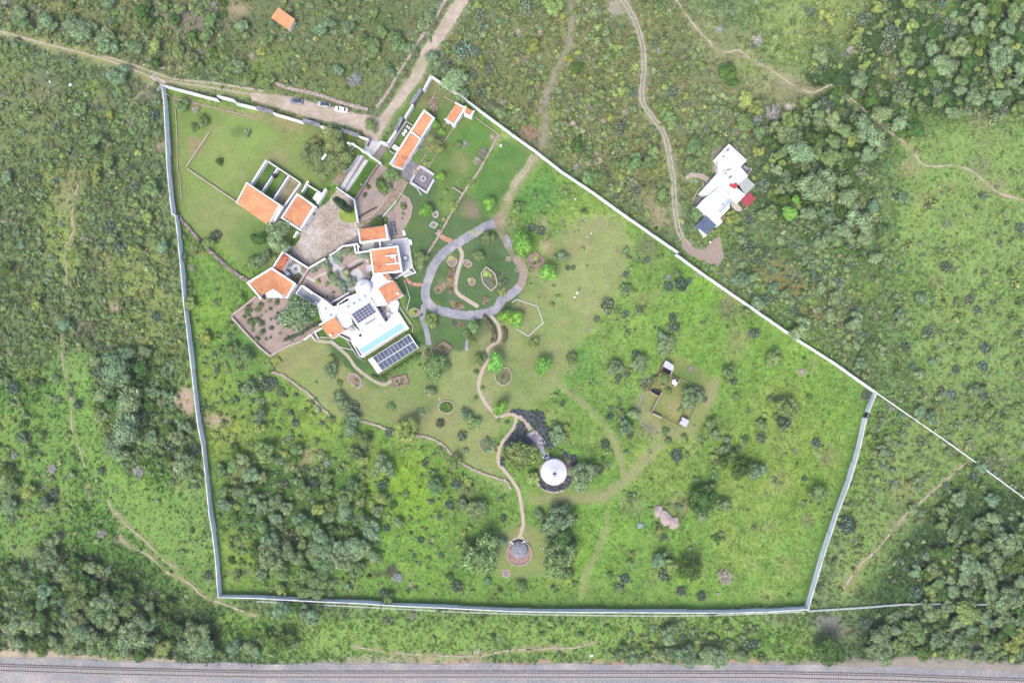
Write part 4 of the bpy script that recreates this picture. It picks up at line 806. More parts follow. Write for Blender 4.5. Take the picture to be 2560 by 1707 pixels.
# fountain court
fc = thing('fountain_court', 'sunken stone court with thick white rim around a round fountain', 'court', W(1058, 448))
mb = MB(); mb.prism(wp(D('L', 1560, 440, 1785, 590, 1650, 870, 1385, 690), .1), -.05, .1); mb.build('floor', m_greyp, fc)
for a, b, t in (((1550, 405), (1795, 565), .85), ((1800, 650), (1662, 900), .75), ((1662, 895), (1372, 697), .55), ((1372, 690), (1450, 560), .6), ((1500, 470), (1550, 405), .55)):
    A, B = W(*D('L', *a)[0], 1.2), W(*D('L', *b)[0], 1.2); mb = MB(); mb.bar(A, B, t, -.05, 1.2 + t * .01); mb.build('rim_wall', m_lgrey, fc)
block(D('L', 1550, 400, 1800, 570, 1660, 905, 1360, 690))
def fountain(c, r, label, z=.1, dark=True):
    x, y, _ = W(*c); t = thing('fountain', label, 'fountain', (x, y, z))
    mb = MB(); mb.lathe((x, y, z), [(r, 0), (r, .35), (r * .8, .38), (r * .78, .2), (r * .62, .2)], 28); mb.build('basin_ring', m_greyp, t)
    mb = MB(); mb.lathe((x, y, z), [(r * .76, .2), (r * .76, .5), (r * .5, .52), (r * .5, .3), (.01, .3)], 28); mb.build('inner_ring', m_lgrey, t)
    mb = MB(); mb.lathe((x, y, z), [(r * .5, .31), (r * .5, .6 if dark else .62), (.01, .66)], 20); mb.build('bowl', m_greyp if dark else m_white, t)
fountain(D('L', 1603, 645)[0], 1.35, 'round fountain with a dark middle in the square stone court')
fountain(D('D', 1278, 925)[0], 1.1, 'round white-centred fountain on the pale terrace', .4, False)
x, y, _ = W(*D('C', 1028, 832)[0]); bw = thing('stone_bowl', 'dark bowl on a pale round disc in the brown court', 'bowl', (x, y, 0))
mb = MB(); mb.lathe((x, y, .04), [(1.85, 0), (1.85, .12), (.01, .13)], 32); mb.build('disc', m_lgrey, bw); mb = MB(); mb.lathe((x, y, .17), [(.3, 0), (.6, .35), (.45, .36), (.3, .2), (.01, .18)], 20); mb.build('bowl', m_slate, bw)
# ---------------------------------------------------------------- the villa
vl = thing('villa', 'white flat-roofed villa with tiled wings around a pool terrace', 'house', W(890, 740))
# left wing: five-sided tiled roof
lw = thing('guest_house', 'white-walled house with a five-sided orange roof above the cactus garden', 'house', W(680, 710))
walls_under(lw, D('C', 580, 825, 1000, 1095, 1045, 1120, 860, 1350, 360, 1350, 150, 1080), 3.6)
tiles(lw, D('C', 585, 838, 178, 1090, 375, 1330, 610, 1185), (4.2, 4.2, 3.7, 3.7), m_tile[0]); tiles(lw, D('C', 585, 838, 978, 1098, 850, 1332, 610, 1185), (4.2, 4.2, 3.7, 3.7), m_tile[0])
rim(lw, D('C', 380, 1365, 140, 1082, 580, 812, 1005, 1095, 860, 1355), 4.4, .6, closed=False)
mb = MB(); mb.prism(wp(D('C', 470, 1310, 610, 1190, 790, 1312, 760, 1345, 480, 1345), 3.8), 3.5, 3.85); mb.build('flat_roof', m_whiteroof, lw)
mb = MB(); q = W(*D('C', 440, 1340)[0], 4.0); mb.box((q[0], q[1], 3.3), (1.3, 1.3, .75), -.5); mb.build('roof_opening', m_dark, lw)
mb = MB(); mb.bar(W(*D('C', 480, 1345)[0], 3.9), W(*D('C', 830, 1345)[0], 3.9), .2, 3.6, 3.95); mb.build('eave_beam', m_lgrey, lw)
mb = MB(); mb.prism(wp(D('C', 900, 1190, 1060, 1110, 1005, 1210, 900, 1350), 2.4), -.1, 2.4); mb.build('side_block', m_white, lw)
an = thing('annex', 'low annex with a weathered red tiled roof beside the guest house', 'annex', W(700, 660))
walls_under(an, D('C', 790, 530, 930, 625, 800, 850, 835, 920, 810, 945, 605, 815), 3.0)
tiles(an, D('C', 612, 808, 792, 545, 908, 620, 770, 850), (3.5, 3.5, 3.2, 3.2), m_tile[3]); tiles(an, D('C', 630, 812, 770, 850, 835, 905, 810, 940), (3.3, 3.2, 3.1, 3.1), m_tile[3])
rim(an, D('C', 785, 515, 600, 803), 3.8, .5, closed=False); mb = MB(); mb.bar(W(*D('C', 920, 630)[0], 3.1), W(*D('C', 795, 850)[0], 3.1), .35, 2.8, 3.15); mb.build('fascia', m_beige, an)
mb = MB(); mb.prism(wp(D('C', 790, 850, 850, 900, 835, 920, 820, 935, 870, 960, 910, 915, 850, 860), 1.8), -.1, 1.8); mb.build('step_block', m_white, an)
# upper tiled house
uh = thing('tiled_house', 'white house with a rectangular mottled orange roof beside the courtyard', 'house', W(935, 587))
walls_under(uh, D('D', 402, 390, 925, 315, 980, 580, 440, 640), 4.4); tiles(uh, D('D', 432, 395, 902, 325, 925, 548, 452, 622), (4.6, 4.6, 4.3, 4.3), m_tile[4])
rim(uh, D('D', 448, 645, 408, 388), 4.7, .42, closed=False); rim(uh, D('D', 908, 312, 945, 565, 448, 635), 4.7, .5, closed=False)
gc = thing('glass_court', 'small grey tiled court with white walls between the two tiled houses', 'court', W(920, 615))
mb = MB(); mb.prism(wp(D('D', 425, 680, 800, 625, 815, 740, 410, 790), .3), -.05, .3); mb.build('floor', m_greyp, gc)
for i in range(7):
    for j in range(2):
        u0, u1, v0, v1 = i / 7 + .01, (i + 1) / 7 - .01, j / 2 + .03, (j + 1) / 2 - .03; A = D('D', 480, 668, 690, 640, 700, 748, 470, 778)
        f = lambda u, v: tuple((A[0][k] * (1 - u) + A[1][k] * u) * (1 - v) + (A[3][k] * (1 - u) + A[2][k] * u) * v for k in (0, 1))
        mb = MB(); mb.prism(wp([f(u0, v0), f(u1, v0), f(u1, v1), f(u0, v1)], .34), .29, .34); mb.build('glass_tile', m_slab, gc)
for s in ((330, 672, 395, 655, .45), (330, 672, 362, 828, .45), (362, 828, 630, 780, .45), (800, 615, 818, 745, .5), (392, 668, 408, 805, .3), (380, 655, 425, 720, .4)):
    A, B = W(*D('D', s[0], s[1])[0], 2.5), W(*D('D', s[2], s[3])[0], 2.5); mb = MB(); mb.bar(A, B, s[4], -.05, 2.5 + s[4] * .01); mb.build('court_wall', m_white, gc)
block(D('D', 330, 660, 820, 600, 820, 750, 360, 830))
lh = thing('tiled_house', 'white house with a square orange roof cut by white beams', 'house', W(955, 650))
walls_under(lh, D('D', 620, 770, 1135, 700, 1215, 1160, 682, 1220), 4.8); tiles(lh, D('D', 708, 1198, 652, 782, 905, 745, 965, 1165), (4.9, 5.0, 4.7, 4.7), m_tile[2]); tiles(lh, D('D', 965, 1165, 905, 745, 1102, 722, 1168, 1132), (4.7, 4.7, 4.9, 4.9), m_tile[2])
rim(lh, D('D', 690, 1215, 628, 772, 1130, 705, 1205, 1160), 5.2, .5)
for s in ((905, 885, 1120, 862), (925, 1035, 1160, 1012), (1078, 868, 1100, 1005)): A, B = W(*D('D', s[0], s[1])[0], 5.3), W(*D('D', s[2], s[3])[0], 5.3); mb = MB(); mb.bar(A, B, .32, 4.9, 5.3 + s[0] * 1e-5); mb.build('roof_beam', m_white, lh)
mb = MB(); mb.prism(wp(D('D', 985, 860, 1070, 850, 1080, 925, 1000, 930), 5.1), 4.8, 5.1); mb.build('roof_vent', m_lgrey, lh)
# pale terrace
tr = thing('terrace', 'pale grey raised terrace with a round fountain beside the square tiled roof', 'terrace', W(1010, 650))
mb = MB(); mb.prism(wp(D('D', 985, 595, 1312, 552, 1410, 1105, 1235, 1175, 1160, 715, 830, 755, 822, 640), .4), -.05, .4); mb.build('floor', m_lgrey, tr)
for s in ((1322, 552, 1412, 1110, .18), (1175, 712, 1335, 690, .14), (985, 595, 1315, 550, .18), (1245, 1262, 1460, 1180, .35), (1410, 1105, 1465, 1185, .3), (1068, 1300, 1340, 1135, .35)):
    A, B = W(*D('D', s[0], s[1])[0], 1.1), W(*D('D', s[2], s[3])[0], .8); mb = MB(); mb.bar(A, B, s[4], -.05, .8 + s[4] * .01); mb.build('terrace_wall', m_white, tr)
mb = MB(); mb.prism(wp(D('D', 1080, 1290, 1345, 1140, 1420, 1180, 1245, 1262, 1215, 1240, 1110, 1310), .3), -.05, .3); mb.build('ramp', m_lgrey, tr)
for p in ((1245, 460), (1365, 630)):
    q = D('D', p[0] - 25, p[1] - 45, p[0] + 15, p[1] - 50, p[0] + 38, p[1] + 40, p[0] - 10, p[1] + 50); mb = MB(); mb.prism(wp(q, .5), -.05, .5); mb.build('stair_block', m_white, tr)
mb = MB(); mb.prism(wp(D('D', 940, 665, 1030, 655, 1045, 690, 950, 700), 1.6), -.05, 1.6); mb.build('stair_block', m_white, tr)
block(D('D', 985, 595, 1312, 552, 1430, 1180, 1245, 1262, 1235, 1175, 1160, 715, 830, 755))
mb = MB(); mb.prism(wp(D('D', 980, 1195, 1215, 1165, 1220, 1200, 1030, 1305), .1), -.05, .1); mb.build('sunken_floor', m_greyp, tr)
# white blocks
B1 = D('E', 1225, 75, 1288, -95, 1440, -110, 1545, 15, 1640, 15, 1395, 200, 1540, 440, 1350, 480, 1240, 345, 828, 592, 872, 772, 740, 880, 640, 770, 560, 665, 650, 500, 610, 440, 828, 300, 858, 292, 975, 240, 930, 130)
blockb(vl, B1, 4.0, wins=True)
blockb(vl, D('E', 820, 600, 1232, 345, 1485, 765, 1075, 985), 4.3)
blockb(vl, D('E', 250, 470, 340, 335, 480, 440, 540, 495, 645, 452, 640, 560, 560, 668, 350, 778, 300, 680), 4.3)
blockb(vl, D('E', 605, 445, 800, 305, 858, 375, 650, 480), 4.0, roofm=m_lgrey, parapet=.2, wins=False)
mb = MB(); mb.prism(wp(D('E', 480, 425, 830, 235, 860, 285, 540, 490), .3), -.05, .3); mb.build('side_court_floor', m_greyp, vl); pen_wall(vl, *D('E', 462, 438, 825, 228), 2.2, .3, 'side_court_wall')
x, y, _ = W(*D('D', 490, 1440)[0], 6.5); r = 19.7 * S
mb = MB(); mb.lathe((x, y, 0), [(r, 0), (r, 4.8)] + [(r * math.cos(t), 4.8 + r * .62 * math.sin(t)) for t in np.linspace(.08, 1.5, 9)], 36); mb.build('dome', m_whiteroof, vl, smooth=True)
def lantern(root, p, z, r=.55, nm='roof_lantern'):
    x, y, _ = W(*p, z); mb = MB()
    for k in range(6):
        t = math.pi * k / 3; mb.bar((x, y), (x + r * math.cos(t), y + r * math.sin(t)), .16, z - .05, z + .1 + .01 * k)
    mb.lathe((x, y, z), [(r * .62, 0), (r * .55, .35), (.02, .5)], 6); return mb.build(nm, m_blueg if nm != 'cap' else m_skyd, root)
lantern(vl, D('D', 465, 1415)[0], 7.7, .5)
for p in ((1115, 305), (1015, 370), (915, 435), (815, 492)): lantern(vl, D('E', *p)[0], 4.05, .72)
for p in ((400, 530), (490, 645)): lantern(vl, D('E', *p)[0], 4.35, .5)
mb = MB(); mb.bar(W(*D('E', 1110, 820)[0], 5.8), W(*D('E', 1290, 710)[0], 5.8), .6, 4.3, 4.7); mb.build('roof_bench', m_grey, vl)
blockb(vl, D('E', 885, 780, 745, 880, 765, 905, 905, 800), 3.0, m=m_grey, wins=False, parapet=0, name='screen_wall')
for nm, q, ch in (('tiled_wing', D('E', 560, 672, 742, 920, 500, 1082, 320, 850), (490, 1012)), ('tiled_wing', D('E', 1362, 162, 1650, 12, 1810, 270, 1552, 428), (1722, 245))):
    walls_under(vl, q, 4.3); 
    if ch[0] == 490: tiles(vl, [q[0], q[1], q[2], q[3]], (4.9, 4.5, 4.2, 4.6), m_tile[0]); rim(vl, D('E', 290, 822, 562, 660), 5.0, .5, closed=False)
    else: tiles(vl, q, (4.9, 4.9, 4.3, 4.3), m_tile[2])
    cx, cy, _ = W(*D('E', *ch)[0], 5.2); mb = MB(); mb.box((cx, cy, 4.0), (.75, .75, 1.3), .5); mb.build('chimney', m_white, vl)
walls_under(vl, D('D', 880, 1215, 955, 1205, 1010, 1300, 945, 1345), 4.6); tiles(vl, D('D', 882, 1218, 950, 1205, 1003, 1302, 945, 1338), (5.2, 5.2, 5.1, 5.1), m_tile[2])
lowr = thing('patio_annex', 'flat grey roof with white rim below the brown garden', 'annex', W(770, 740))
blockb(lowr, D('C', 1135, 1120, 1560, 1390, 1450, 1470, 1385, 1505, 1025, 1280), 2.4, roofm=m_grey, parapet=.45, pt=.35)
mb = MB(); mb.prism(wp(D('C', 1175, 1130, 1350, 1260, 1325, 1295, 1150, 1165), 3.0), 2.4, 3.0); mb.build('roof_box', m_white, lowr)
q = thing('air_conditioner', 'small white unit at the lower end of the flat grey annex roof', 'air conditioner', W(*D('C', 1405, 1460)[0], 2.5)); mb = MB(); mb.box((*W(*D('C', 1405, 1460)[0], 2.9)[:2], 2.45), (1.1, .9, .9), -.6); mb.build('casing', m_white, q)
mb = MB(); mb.lathe((*W(*D('C', 1405, 1460)[0], 2.9)[:2], 3.35), [(.32, 0), (.3, .05), (.02, .06)], 14); mb.build('fan_grille', m_slate, q)
# pool terrace
pt = thing('pool_terrace', 'white terrace around the long narrow pool', 'terrace', W(960, 810))
TP = D('E', 745, 905, 870, 800, 1075, 985, 1485, 765, 1350, 480, 1540, 430, 1705, 345, 1752, 420, 1722, 575, 1932, 890, 1080, 1432, 1010, 1400, 855, 1105, 870, 1050, 700, 985)
mb = MB(); mb.prism(wp(TP, 1.0), -.05, .6); mb.build('base', m_white, pt)
PQ = D('E', 1018, 1275, 1782, 785, 1845, 880, 1090, 1355)
# deck with a hole for the pool: strips round the four sides
mb = MB(); lo = [W(*p, 1.0)[:2] for p in PQ]; ou = [W(*p, 1.0)[:2] for p in D('E', 880, 1170, 1755, 610, 1932, 890, 1080, 1432)]
for i in range(4): mb.prism([ou[i], ou[(i + 1) % 4], lo[(i + 1) % 4], lo[i]], .3, 1.0)
mb.prism(wp(D('E', 745, 905, 870, 800, 1075, 985, 1485, 765, 1350, 480, 1540, 430, 1705, 345, 1752, 420, 1722, 575, 1755, 610, 880, 1170, 850, 1050, 700, 985), 1.0), .3, .997)
mb.build('deck', m_whiteroof, pt); block(TP)
pool = thing('swimming_pool', 'long narrow turquoise swimming pool on the white terrace', 'swimming pool', (lo[0][0], lo[0][1], .6))
mb = MB(); mb.prism(lo, .601, .66); mb.build('pool_floor', m_poolt, pool)
mb = MB(); mb.prism([(lambda c, p: (c[0] + (p[0] - c[0]) * .998, c[1] + (p[1] - c[1]) * .998))(cen(lo), p) for p in lo], .665, .93); mb.build('water', m_water, pool)
mb = MB(); e = D('E', 1018, 1275, 1090, 1355, 1130, 1330, 1060, 1245); mb.prism(wp(e, .7), .66, .72); mb.build('pool_step', mat('pool_deep', C(120, 190, 196), C(110, 180, 190), 1), pool)
pen_wall(pt, *D('E', 1105, 1392, 1862, 918), 1.15, .16, 'glass_rail', m_brown); sheet('stair_strip', D('E', 950, 1232, 975, 1222, 1075, 1375, 1050, 1398), m_brown, 1.06, parent=pt)
for k in range(6):
    A = D('E', 690, 975, 665, 1005, 840, 1105, 865, 1060); u0, u1 = k / 6, (k + .9) / 6
    f = lambda u, v: tuple((A[0][i] * (1 - u) + A[3][i] * u) * (1 - v) + (A[1][i] * (1 - u) + A[2][i] * u) * v for i in (0, 1))
    mb = MB(); mb.prism(wp([f(u0, .1), f(u1, .1), f(u1, .9), f(u0, .9)], .2 + k * .13), 0, .2 + k * .13); mb.build('step', m_mauve, pt)
pen_wall(pt, *D('E', 640, 1010, 850, 1120), 1.3, .25, 'stair_wall')
st = thing('garden_steps', 'mauve garden steps between white walls at the end of the villa path', 'steps', W(*D('E', 180, 1040)[0]))
for k in range(5):
    A = D('E', 135, 990, 200, 960, 255, 1060, 205, 1100); u0, u1 = k / 5, (k + .9) / 5
    f = lambda u, v: tuple((A[0][i] * (1 - u) + A[3][i] * u) * (1 - v) + (A[1][i] * (1 - u) + A[2][i] * u) * v for i in (0, 1))
    mb = MB(); mb.prism(wp([f(u0, 0), f(u1, 0), f(u1, 1), f(u0, 1)], .1), 0, .1 + (4 - k) * .12); mb.build('step', m_mauve, st)
for s in ((120, 995, 205, 1112), (195, 950, 262, 1075)): pen_wall(st, *D('E', *s), .8, .28, 'side_wall')
pen_wall(st, *D('E', 190, 960, 325, 880), .9, .4, 'side_wall'); pen_wall(st, *D('E', 0, 1100, 125, 1000), .9, .4, 'side_wall')
sheet('lawn_patch', D('E', 230, 980, 345, 905, 430, 1040, 290, 1045), m_lawng, .052); sheet('lawn_patch', D('E', 550, 1100, 660, 1050, 700, 1080, 790, 1110, 868, 1265, 660, 1218), m_lawng, .052)
sheet('bathing_pad', D('E', 1345, 480, 1470, 405, 1540, 440, 1580, 560, 1600, 640, 1530, 720, 1470, 680, 1430, 600), mat('patio_stone', C(226, 218, 208), C(196, 188, 180), 1.5, .9, .2), 1.03, parent=pt)
sheet('bathing_pad', D('E', 770, 880, 880, 790, 965, 915, 900, 960, 830, 900), MATS['patio_stone'], 1.03, parent=pt)
def chair(p, z, lab, m=None, s=1.0, rz=0):
    x, y, _ = W(*p, z); t = thing('garden_chair', lab, 'chair', (x, y, z), group='chairs on the pool terrace')
    mb = MB(); mb.box((x, y, z + .38), (.55 * s, .55 * s, .08), rz); mb.build('seat', m or m_dark, t)
    c, s_ = math.cos(rz), math.sin(rz); mb = MB(); mb.box((x - .26 * c, y - .26 * s_, z + .4), (.08, .55 * s, .5), rz); mb.build('backrest', m or m_dark, t)
    for a in (-.22, .22):
        for b in (-.22, .22): mb = MB(); mb.box((x + a * c - b * s_, y + a * s_ + b * c, z), (.05, .05, .38), rz); mb.build('leg', m_dark, t)
for i, (p, l) in enumerate([((1500, 442), 'upper right'), ((1480, 516), 'right'), ((1402, 512), 'left'), ((1378, 490), 'far left'), ((1426, 570), 'lower')]):
    chair(D('E', *p)[0], 1.05, l + ' dark chair of the cluster near the tiled wing on the pool terrace', mat('brown_wicker', (.09, .07, .055), (.06, .045, .035), 3), s=1.15, rz=i)
for p, l in (((1520, 725), 'single dark chair below the round table on the pool terrace'), ((1036, 1020), 'single dark chair on the left half of the pool terrace')): chair(D('E', *p)[0], 1.05, l, s=1.4, rz=.6)
x, y, _ = W(*D('E', 1545, 622)[0], 1.8); tb = thing('round_table', 'round white table on the right half of the pool terrace', 'table', (x, y, 1)); mb = MB(); mb.lathe((x, y, 1.7), [(.75, 0), (.75, .06), (.02, .07)], 24); mb.build('table_top', m_lgrey, tb)
mb = MB(); mb.tube((x, y, 1), (x, y, 1.7), .08, .08, 8); mb.build('leg', m_alu, tb); mb = MB(); mb.lathe((x, y, 1.0), [(.35, 0), (.35, .05), (.02, .06)], 16); mb.build('foot', m_alu, tb)
for k in range(5): t = k * 1.256; chair(D('E', 1545 + 62 * math.cos(t), 622 + 62 * math.sin(t))[0], 1.05, ('right', 'lower right', 'lower left', 'upper left', 'upper right')[k] + ' white chair at the round table on the pool terrace', m_lgrey, 1.0, -t + math.pi)
for p, l in (((860, 880), 'upper white lounge chair left of the solar roof'), ((905, 915), 'lower white lounge chair left of the solar roof')):
    x, y, _ = W(*D('E', *p)[0], 1.4); t = thing('lounger', l, 'lounger', (x, y, 1.05)); mb = MB(); mb.box((x, y, 1.35), (.6, 1.3, .08), .5); mb.build('seat', m_lgrey, t); mb = MB(); mb.box((x - .3, y + .5, 1.4), (.6, .1, .4), .5); mb.build('backrest', m_lgrey, t)
    for a in (-.2, .2):
        for b in (-.5, .5): mb = MB(); mb.box((x + a, y + b, 1.0), (.05, .05, .36), .5); mb.build('leg', m_alu, t)
# solar arrays
def array(label, q, z, nu, nv, m, root=None, tilt=0, gap=.08, grp=None):
    P = [Vector(W(*p, z)) for p in q]; c = sum(P, Vector()) / 4; t = thing('solar_array', label, 'solar panels', c)
    up = Vector((0, 0, 1))
    def at(u, v): return P[0].lerp(P[1], u).lerp(P[3].lerp(P[2], u), v) + up * (1 - v) * tilt
    du = gap / (P[1] - P[0]).length; dv = gap / (P[3] - P[0]).length
    for j in range(nv):
        for i in range(nu):
            a, b, c_, d = at(i / nu + du, j / nv + dv), at((i + 1) / nu - du, j / nv + dv), at((i + 1) / nu - du, (j + 1) / nv - dv), at(i / nu + du, (j + 1) / nv - dv)
            mb = MB(); mb.add([a, b, c_, d] + [p - up * .05 for p in (a, b, c_, d)], [(3, 2, 1, 0), (4, 5, 6, 7), (0, 1, 5, 4), (1, 2, 6, 5), (2, 3, 7, 6), (3, 0, 4, 7)]); mb.build('panel', m, t)
    e = .03; mb = MB(); a, b, c_, d = at(-e / 2, -e / 2), at(1 + e / 2, -e / 2), at(1 + e / 2, 1 + e / 2), at(-e / 2, 1 + e / 2)
    mb.add([p - up * .052 for p in (a, b, c_, d)] + [p - up * .12 for p in (a, b, c_, d)], [(3, 2, 1, 0), (4, 5, 6, 7), (0, 1, 5, 4), (1, 2, 6, 5), (2, 3, 7, 6), (3, 0, 4, 7)]); mb.build('frame', m_alu, t)
    for p in (a, b, c_, d): mb = MB(); mb.tube((p.x, p.y, z - 1.0 if z < 3 else z - .3), (p.x, p.y, p.z - .1), .05, .05); mb.build('leg', m_alu, t)
    return t
array('dark blue solar panels on the white villa roof', D('E', 872, 630, 1205, 420, 1328, 590, 998, 802), 4.6, 6, 4, m_pv, tilt=.2, gap=.035)
GA = [(924.5, 894.5), (1024, 834.7), (1045, 869.4), (948, 929)]
ga = array('upper row of grey panels on the flat array below the pool', [(930.6, 893), (1022, 836.5), (1033.5, 853), (943, 909.5)], 2.2, 11, 1, m_pv2, gap=.045)
gb = array('lower row of grey panels on the flat array below the pool', [(943.4, 910.5), (1034, 854), (1045, 870), (955.5, 927)], 2.2, 9, 1, m_pv2, gap=.045)
sh = thing('solar_shelter', 'flat shelter with a white end strip carrying the grey panels below the pool', 'shelter', W(985, 882))
mb = MB(); mb.prism(wp([(920, 899), (1023.6, 834), (1045.8, 869.4), (945, 934.5)], 2.0), 1.85, 2.02); mb.build('roof', m_whiteroof, sh)
for p in ((922, 899), (1023, 836), (1044, 869), (945, 932), (972, 868), (995, 900)): q = W(*p, 1.9); mb = MB(); mb.tube((q[0], q[1], 0), (q[0], q[1], 1.86), .1, .1); mb.build('post', m_alu, sh)
block([(920, 899), (1023.6, 834), (1045.8, 869.4), (945, 934.5)])
for i, (u, v, tt) in enumerate([(.05, .5, 'far left end'), (.2, .4, 'left third'), (.33, .35, 'left of centre'), (.72, .3, 'right of centre'), (.85, .25, 'right third'), (.95, .2, 'far right end')]):
    a = Vector(W(933, 894, 2.3)).lerp(Vector(W(1024, 838, 2.3)), u) + Vector((.9, -1.5, 0)) * v; t = thing('vent_cap', 'small dark vent on the upper panel row, ' + tt, 'vent', a)
    mb = MB(); mb.lathe((a.x, a.y, 2.25), [(.22, 0), (.3, .12), (.02, .2)], 8); mb.build('cap', m_dark, t); mb = MB(); mb.tube((a.x, a.y, 2.2), (a.x, a.y, 2.3), .1, .1, 6); mb.build('pipe', m_alu, t)
# stepping stones
def stones(label, pts, n, z=.09):
    root = thing('stepping_stone_path', label, 'stepping stones', W(*pts[0])); R = resample(pts, sum(math.dist(pts[i], pts[i + 1]) for i in range(len(pts) - 1)) / n)
    for i, p in enumerate(R):
        d = R[min(i + 1, len(R) - 1)] - R[max(i - 1, 0)]; x, y, _ = W(p.x, p.y); mb = MB(); w, l = random.uniform(.27, .36), random.uniform(.7, .9)
        mb.box((x, y, .0), (w, l, z + random.uniform(0, .03)), math.atan2(-d.y, d.x) + random.uniform(-.15, .15)); mb.build('stepping_stone', m_wrock, root)
stones('short row of white stepping stones left of the round bowl', D('C', 852, 800, 890, 812, 935, 812), 5)
stones('white stepping stones from the round bowl down to the yellow bush', D('C', 1120, 900, 1210, 958, 1290, 1010, 1375, 1055), 13)
stones('white stepping stones curving from the yellow bush to the pale walk', D('C', 1355, 1015, 1420, 965, 1530, 918, 1620, 880, 1720, 880), 14)
stones('white stepping stones curving right of the pale walk to the doorstep', D('C', 1855, 815, 2000, 772, 2110, 705, 2240, 655, 2345, 680), 18)
stones('white stepping stones beside the white dome', D('D', 530, 1250, 600, 1265, 690, 1300), 6)
# beds, rocks and hedges
def bed(label, pts, m=None, h=.35, t=.3, border=None, cat='flower bed'):
    c = cen(pts); root = thing('planting_bed', label, cat, W(*c)); mb = MB(); mb.prism(wp(pts, .15), -.05, .15); mb.build('soil', m or m_soil, root)
    if border != 0:
        P = [W(*p, h) for p in pts]; mb = MB()
        for i in range(len(P)): mb.bar(P[i], P[(i + 1) % len(P)], t, -.05, h + .002 * (i % 3))
        mb.build('border', border or m_bord, root)
    block(pts); return root
bed('round bed with a palm beside the ring drive, upper left inside', D('F', *[v for p in [(812 + 84 * math.cos(t), 690 + 88 * math.sin(t)) for t in np.linspace(0, 6.1, 16)] for v in p]))
bed('oval bed right of the beige footpath, upper end', D('F', 1030, 660, 1080, 650, 1170, 715, 1172, 760, 1110, 800, 1040, 760, 1015, 710))
bed('small round bed with a palm in the middle of the ring lawn', D('F', *[v for p in [(1172 + 60 * math.cos(t), 1062 + 68 * math.sin(t)) for t in np.linspace(0, 6.0, 14)] for v in p]))
bed('pointed six-sided stone bed in the middle of the ring lawn', D('F', 1440, 785, 1590, 905, 1640, 1075, 1620, 1140, 1528, 1228, 1378, 1080, 1343, 910), h=.6, t=.4, m=mat('bed_grass', C(140, 140, 120), C(100, 116, 88), 1.6))
bed('tiny oval bed near the right edge of the ring lawn', D('F', *[v for p in [(1848 + 46 * math.cos(t), 640 + 36 * math.sin(t)) for t in np.linspace(0, 6.0, 12)] for v in p]), t=.2)
bed('tiny stone ring at the right edge of the ring lawn', D('F', *[v for p in [(2005 + 30 * math.cos(t), 838 + 38 * math.sin(t)) for t in np.linspace(0, 6.0, 10)] for v in p]), t=.2, m=m_lawng)
bed('long rocky cactus strip left of the beige footpath', D('F', 752, 790, 850, 785, 860, 900, 858, 1060, 825, 1090, 820, 1240, 800, 1295, 750, 1285, 752, 1110, 700, 1010, 750, 900), border=0, m=mat('rocky_soil', C(176, 152, 138), C(130, 118, 104), 2.5, .95, .5))
bed('rocky cactus arm reaching to the lower left in the ring lawn', D('F', 690, 1045, 740, 1120, 600, 1280, 540, 1285, 465, 1215, 480, 1150, 560, 1120), border=0, m=MATS['rocky_soil'])
bed('rocky cactus bed at the lower edge of the ring lawn', D('F', 780, 1390, 830, 1400, 950, 1440, 1035, 1500, 1040, 1550, 960, 1566, 830, 1540, 790, 1480), border=0, m=MATS['rocky_soil'])
bed('little rocky bed near the bottom of the ring lawn', D('F', 1310, 1430, 1380, 1400, 1400, 1345, 1470, 1340, 1500, 1400, 1440, 1475, 1390, 1430), border=0, m=MATS['rocky_soil'])
bed('rocky bed below the ring drive', T(1, 1, 1790, 1365, 1850, 1370, 1905, 1400, 1900, 1435, 1860, 1435), border=0, m=MATS['rocky_soil'])
bed('round bed with a palm at the left edge of the ring drive', T(1, 1, *[v for p in [(1455 + 50 * math.cos(t), 1300 + 36 * math.sin(t)) for t in np.linspace(0, 6.0, 14)] for v in p]))
bed('diamond shaped brick bed below the ring drive', T(1, 2, 1720, -5, 1795, 50, 1710, 135, 1638, 65), h=.5, border=m_brick)
bed('oval stone bed with pale rim under the villa path', T(1, 2, 870, 290, 915, 295, 965, 350, 970, 400, 935, 432, 900, 400, 850, 360, 845, 325))
bed('rectangular brick bed at the end of the villa path', T(1, 2, 1240, 340, 1380, 305, 1398, 385, 1265, 420), h=.5, border=m_brick)
bed('oval stone ring full of green plants in the dry lawn', T(1, 2, *[v for p in [(1748 + 72 * math.cos(t), 600 + 58 * math.sin(t)) for t in np.linspace(0, 6.0, 18)] for v in p]), m=m_lawng)
bed('large teardrop ring bed beside the garden path', T(1, 2, 2190, 290, 2250, 245, 2310, 240, 2345, 290, 2345, 350, 2290, 400, 2250, 400, 2200, 350), m=mat('bed_dry_grass', C(134, 140, 104), C(112, 120, 86), 1.5))
bed('faint curved bed above the garden path', T(1, 2, 2040, 910, 2090, 875, 2180, 900, 2190, 980, 2110, 1030, 2060, 980), m=MATS['bed_dry_grass'], t=.18, h=.2)
bed('square brick bed between two round trees right of the ring drive', T(2, 1, 215, 745, 305, 830, 220, 915, 125, 810), h=.5, border=m_brick)
bed('small horseshoe bed in the orchard right of the gravel court', D('L', 1770, 1280, 1860, 1230, 1880, 1300, 1850, 1350, 1790, 1340), border=m_lgrey)
bed('small stone plot with pale rim below the orchard trees', D('L', 1715, 1500, 1785, 1425, 1870, 1470, 1810, 1550), border=m_lgrey)
bed('long dark planter with white flowers in the gravel court', D('D', 1012, 262, 1072, 252, 1108, 490, 1045, 500), h=.55, t=.18, border=m_skyd, m=m_dark)
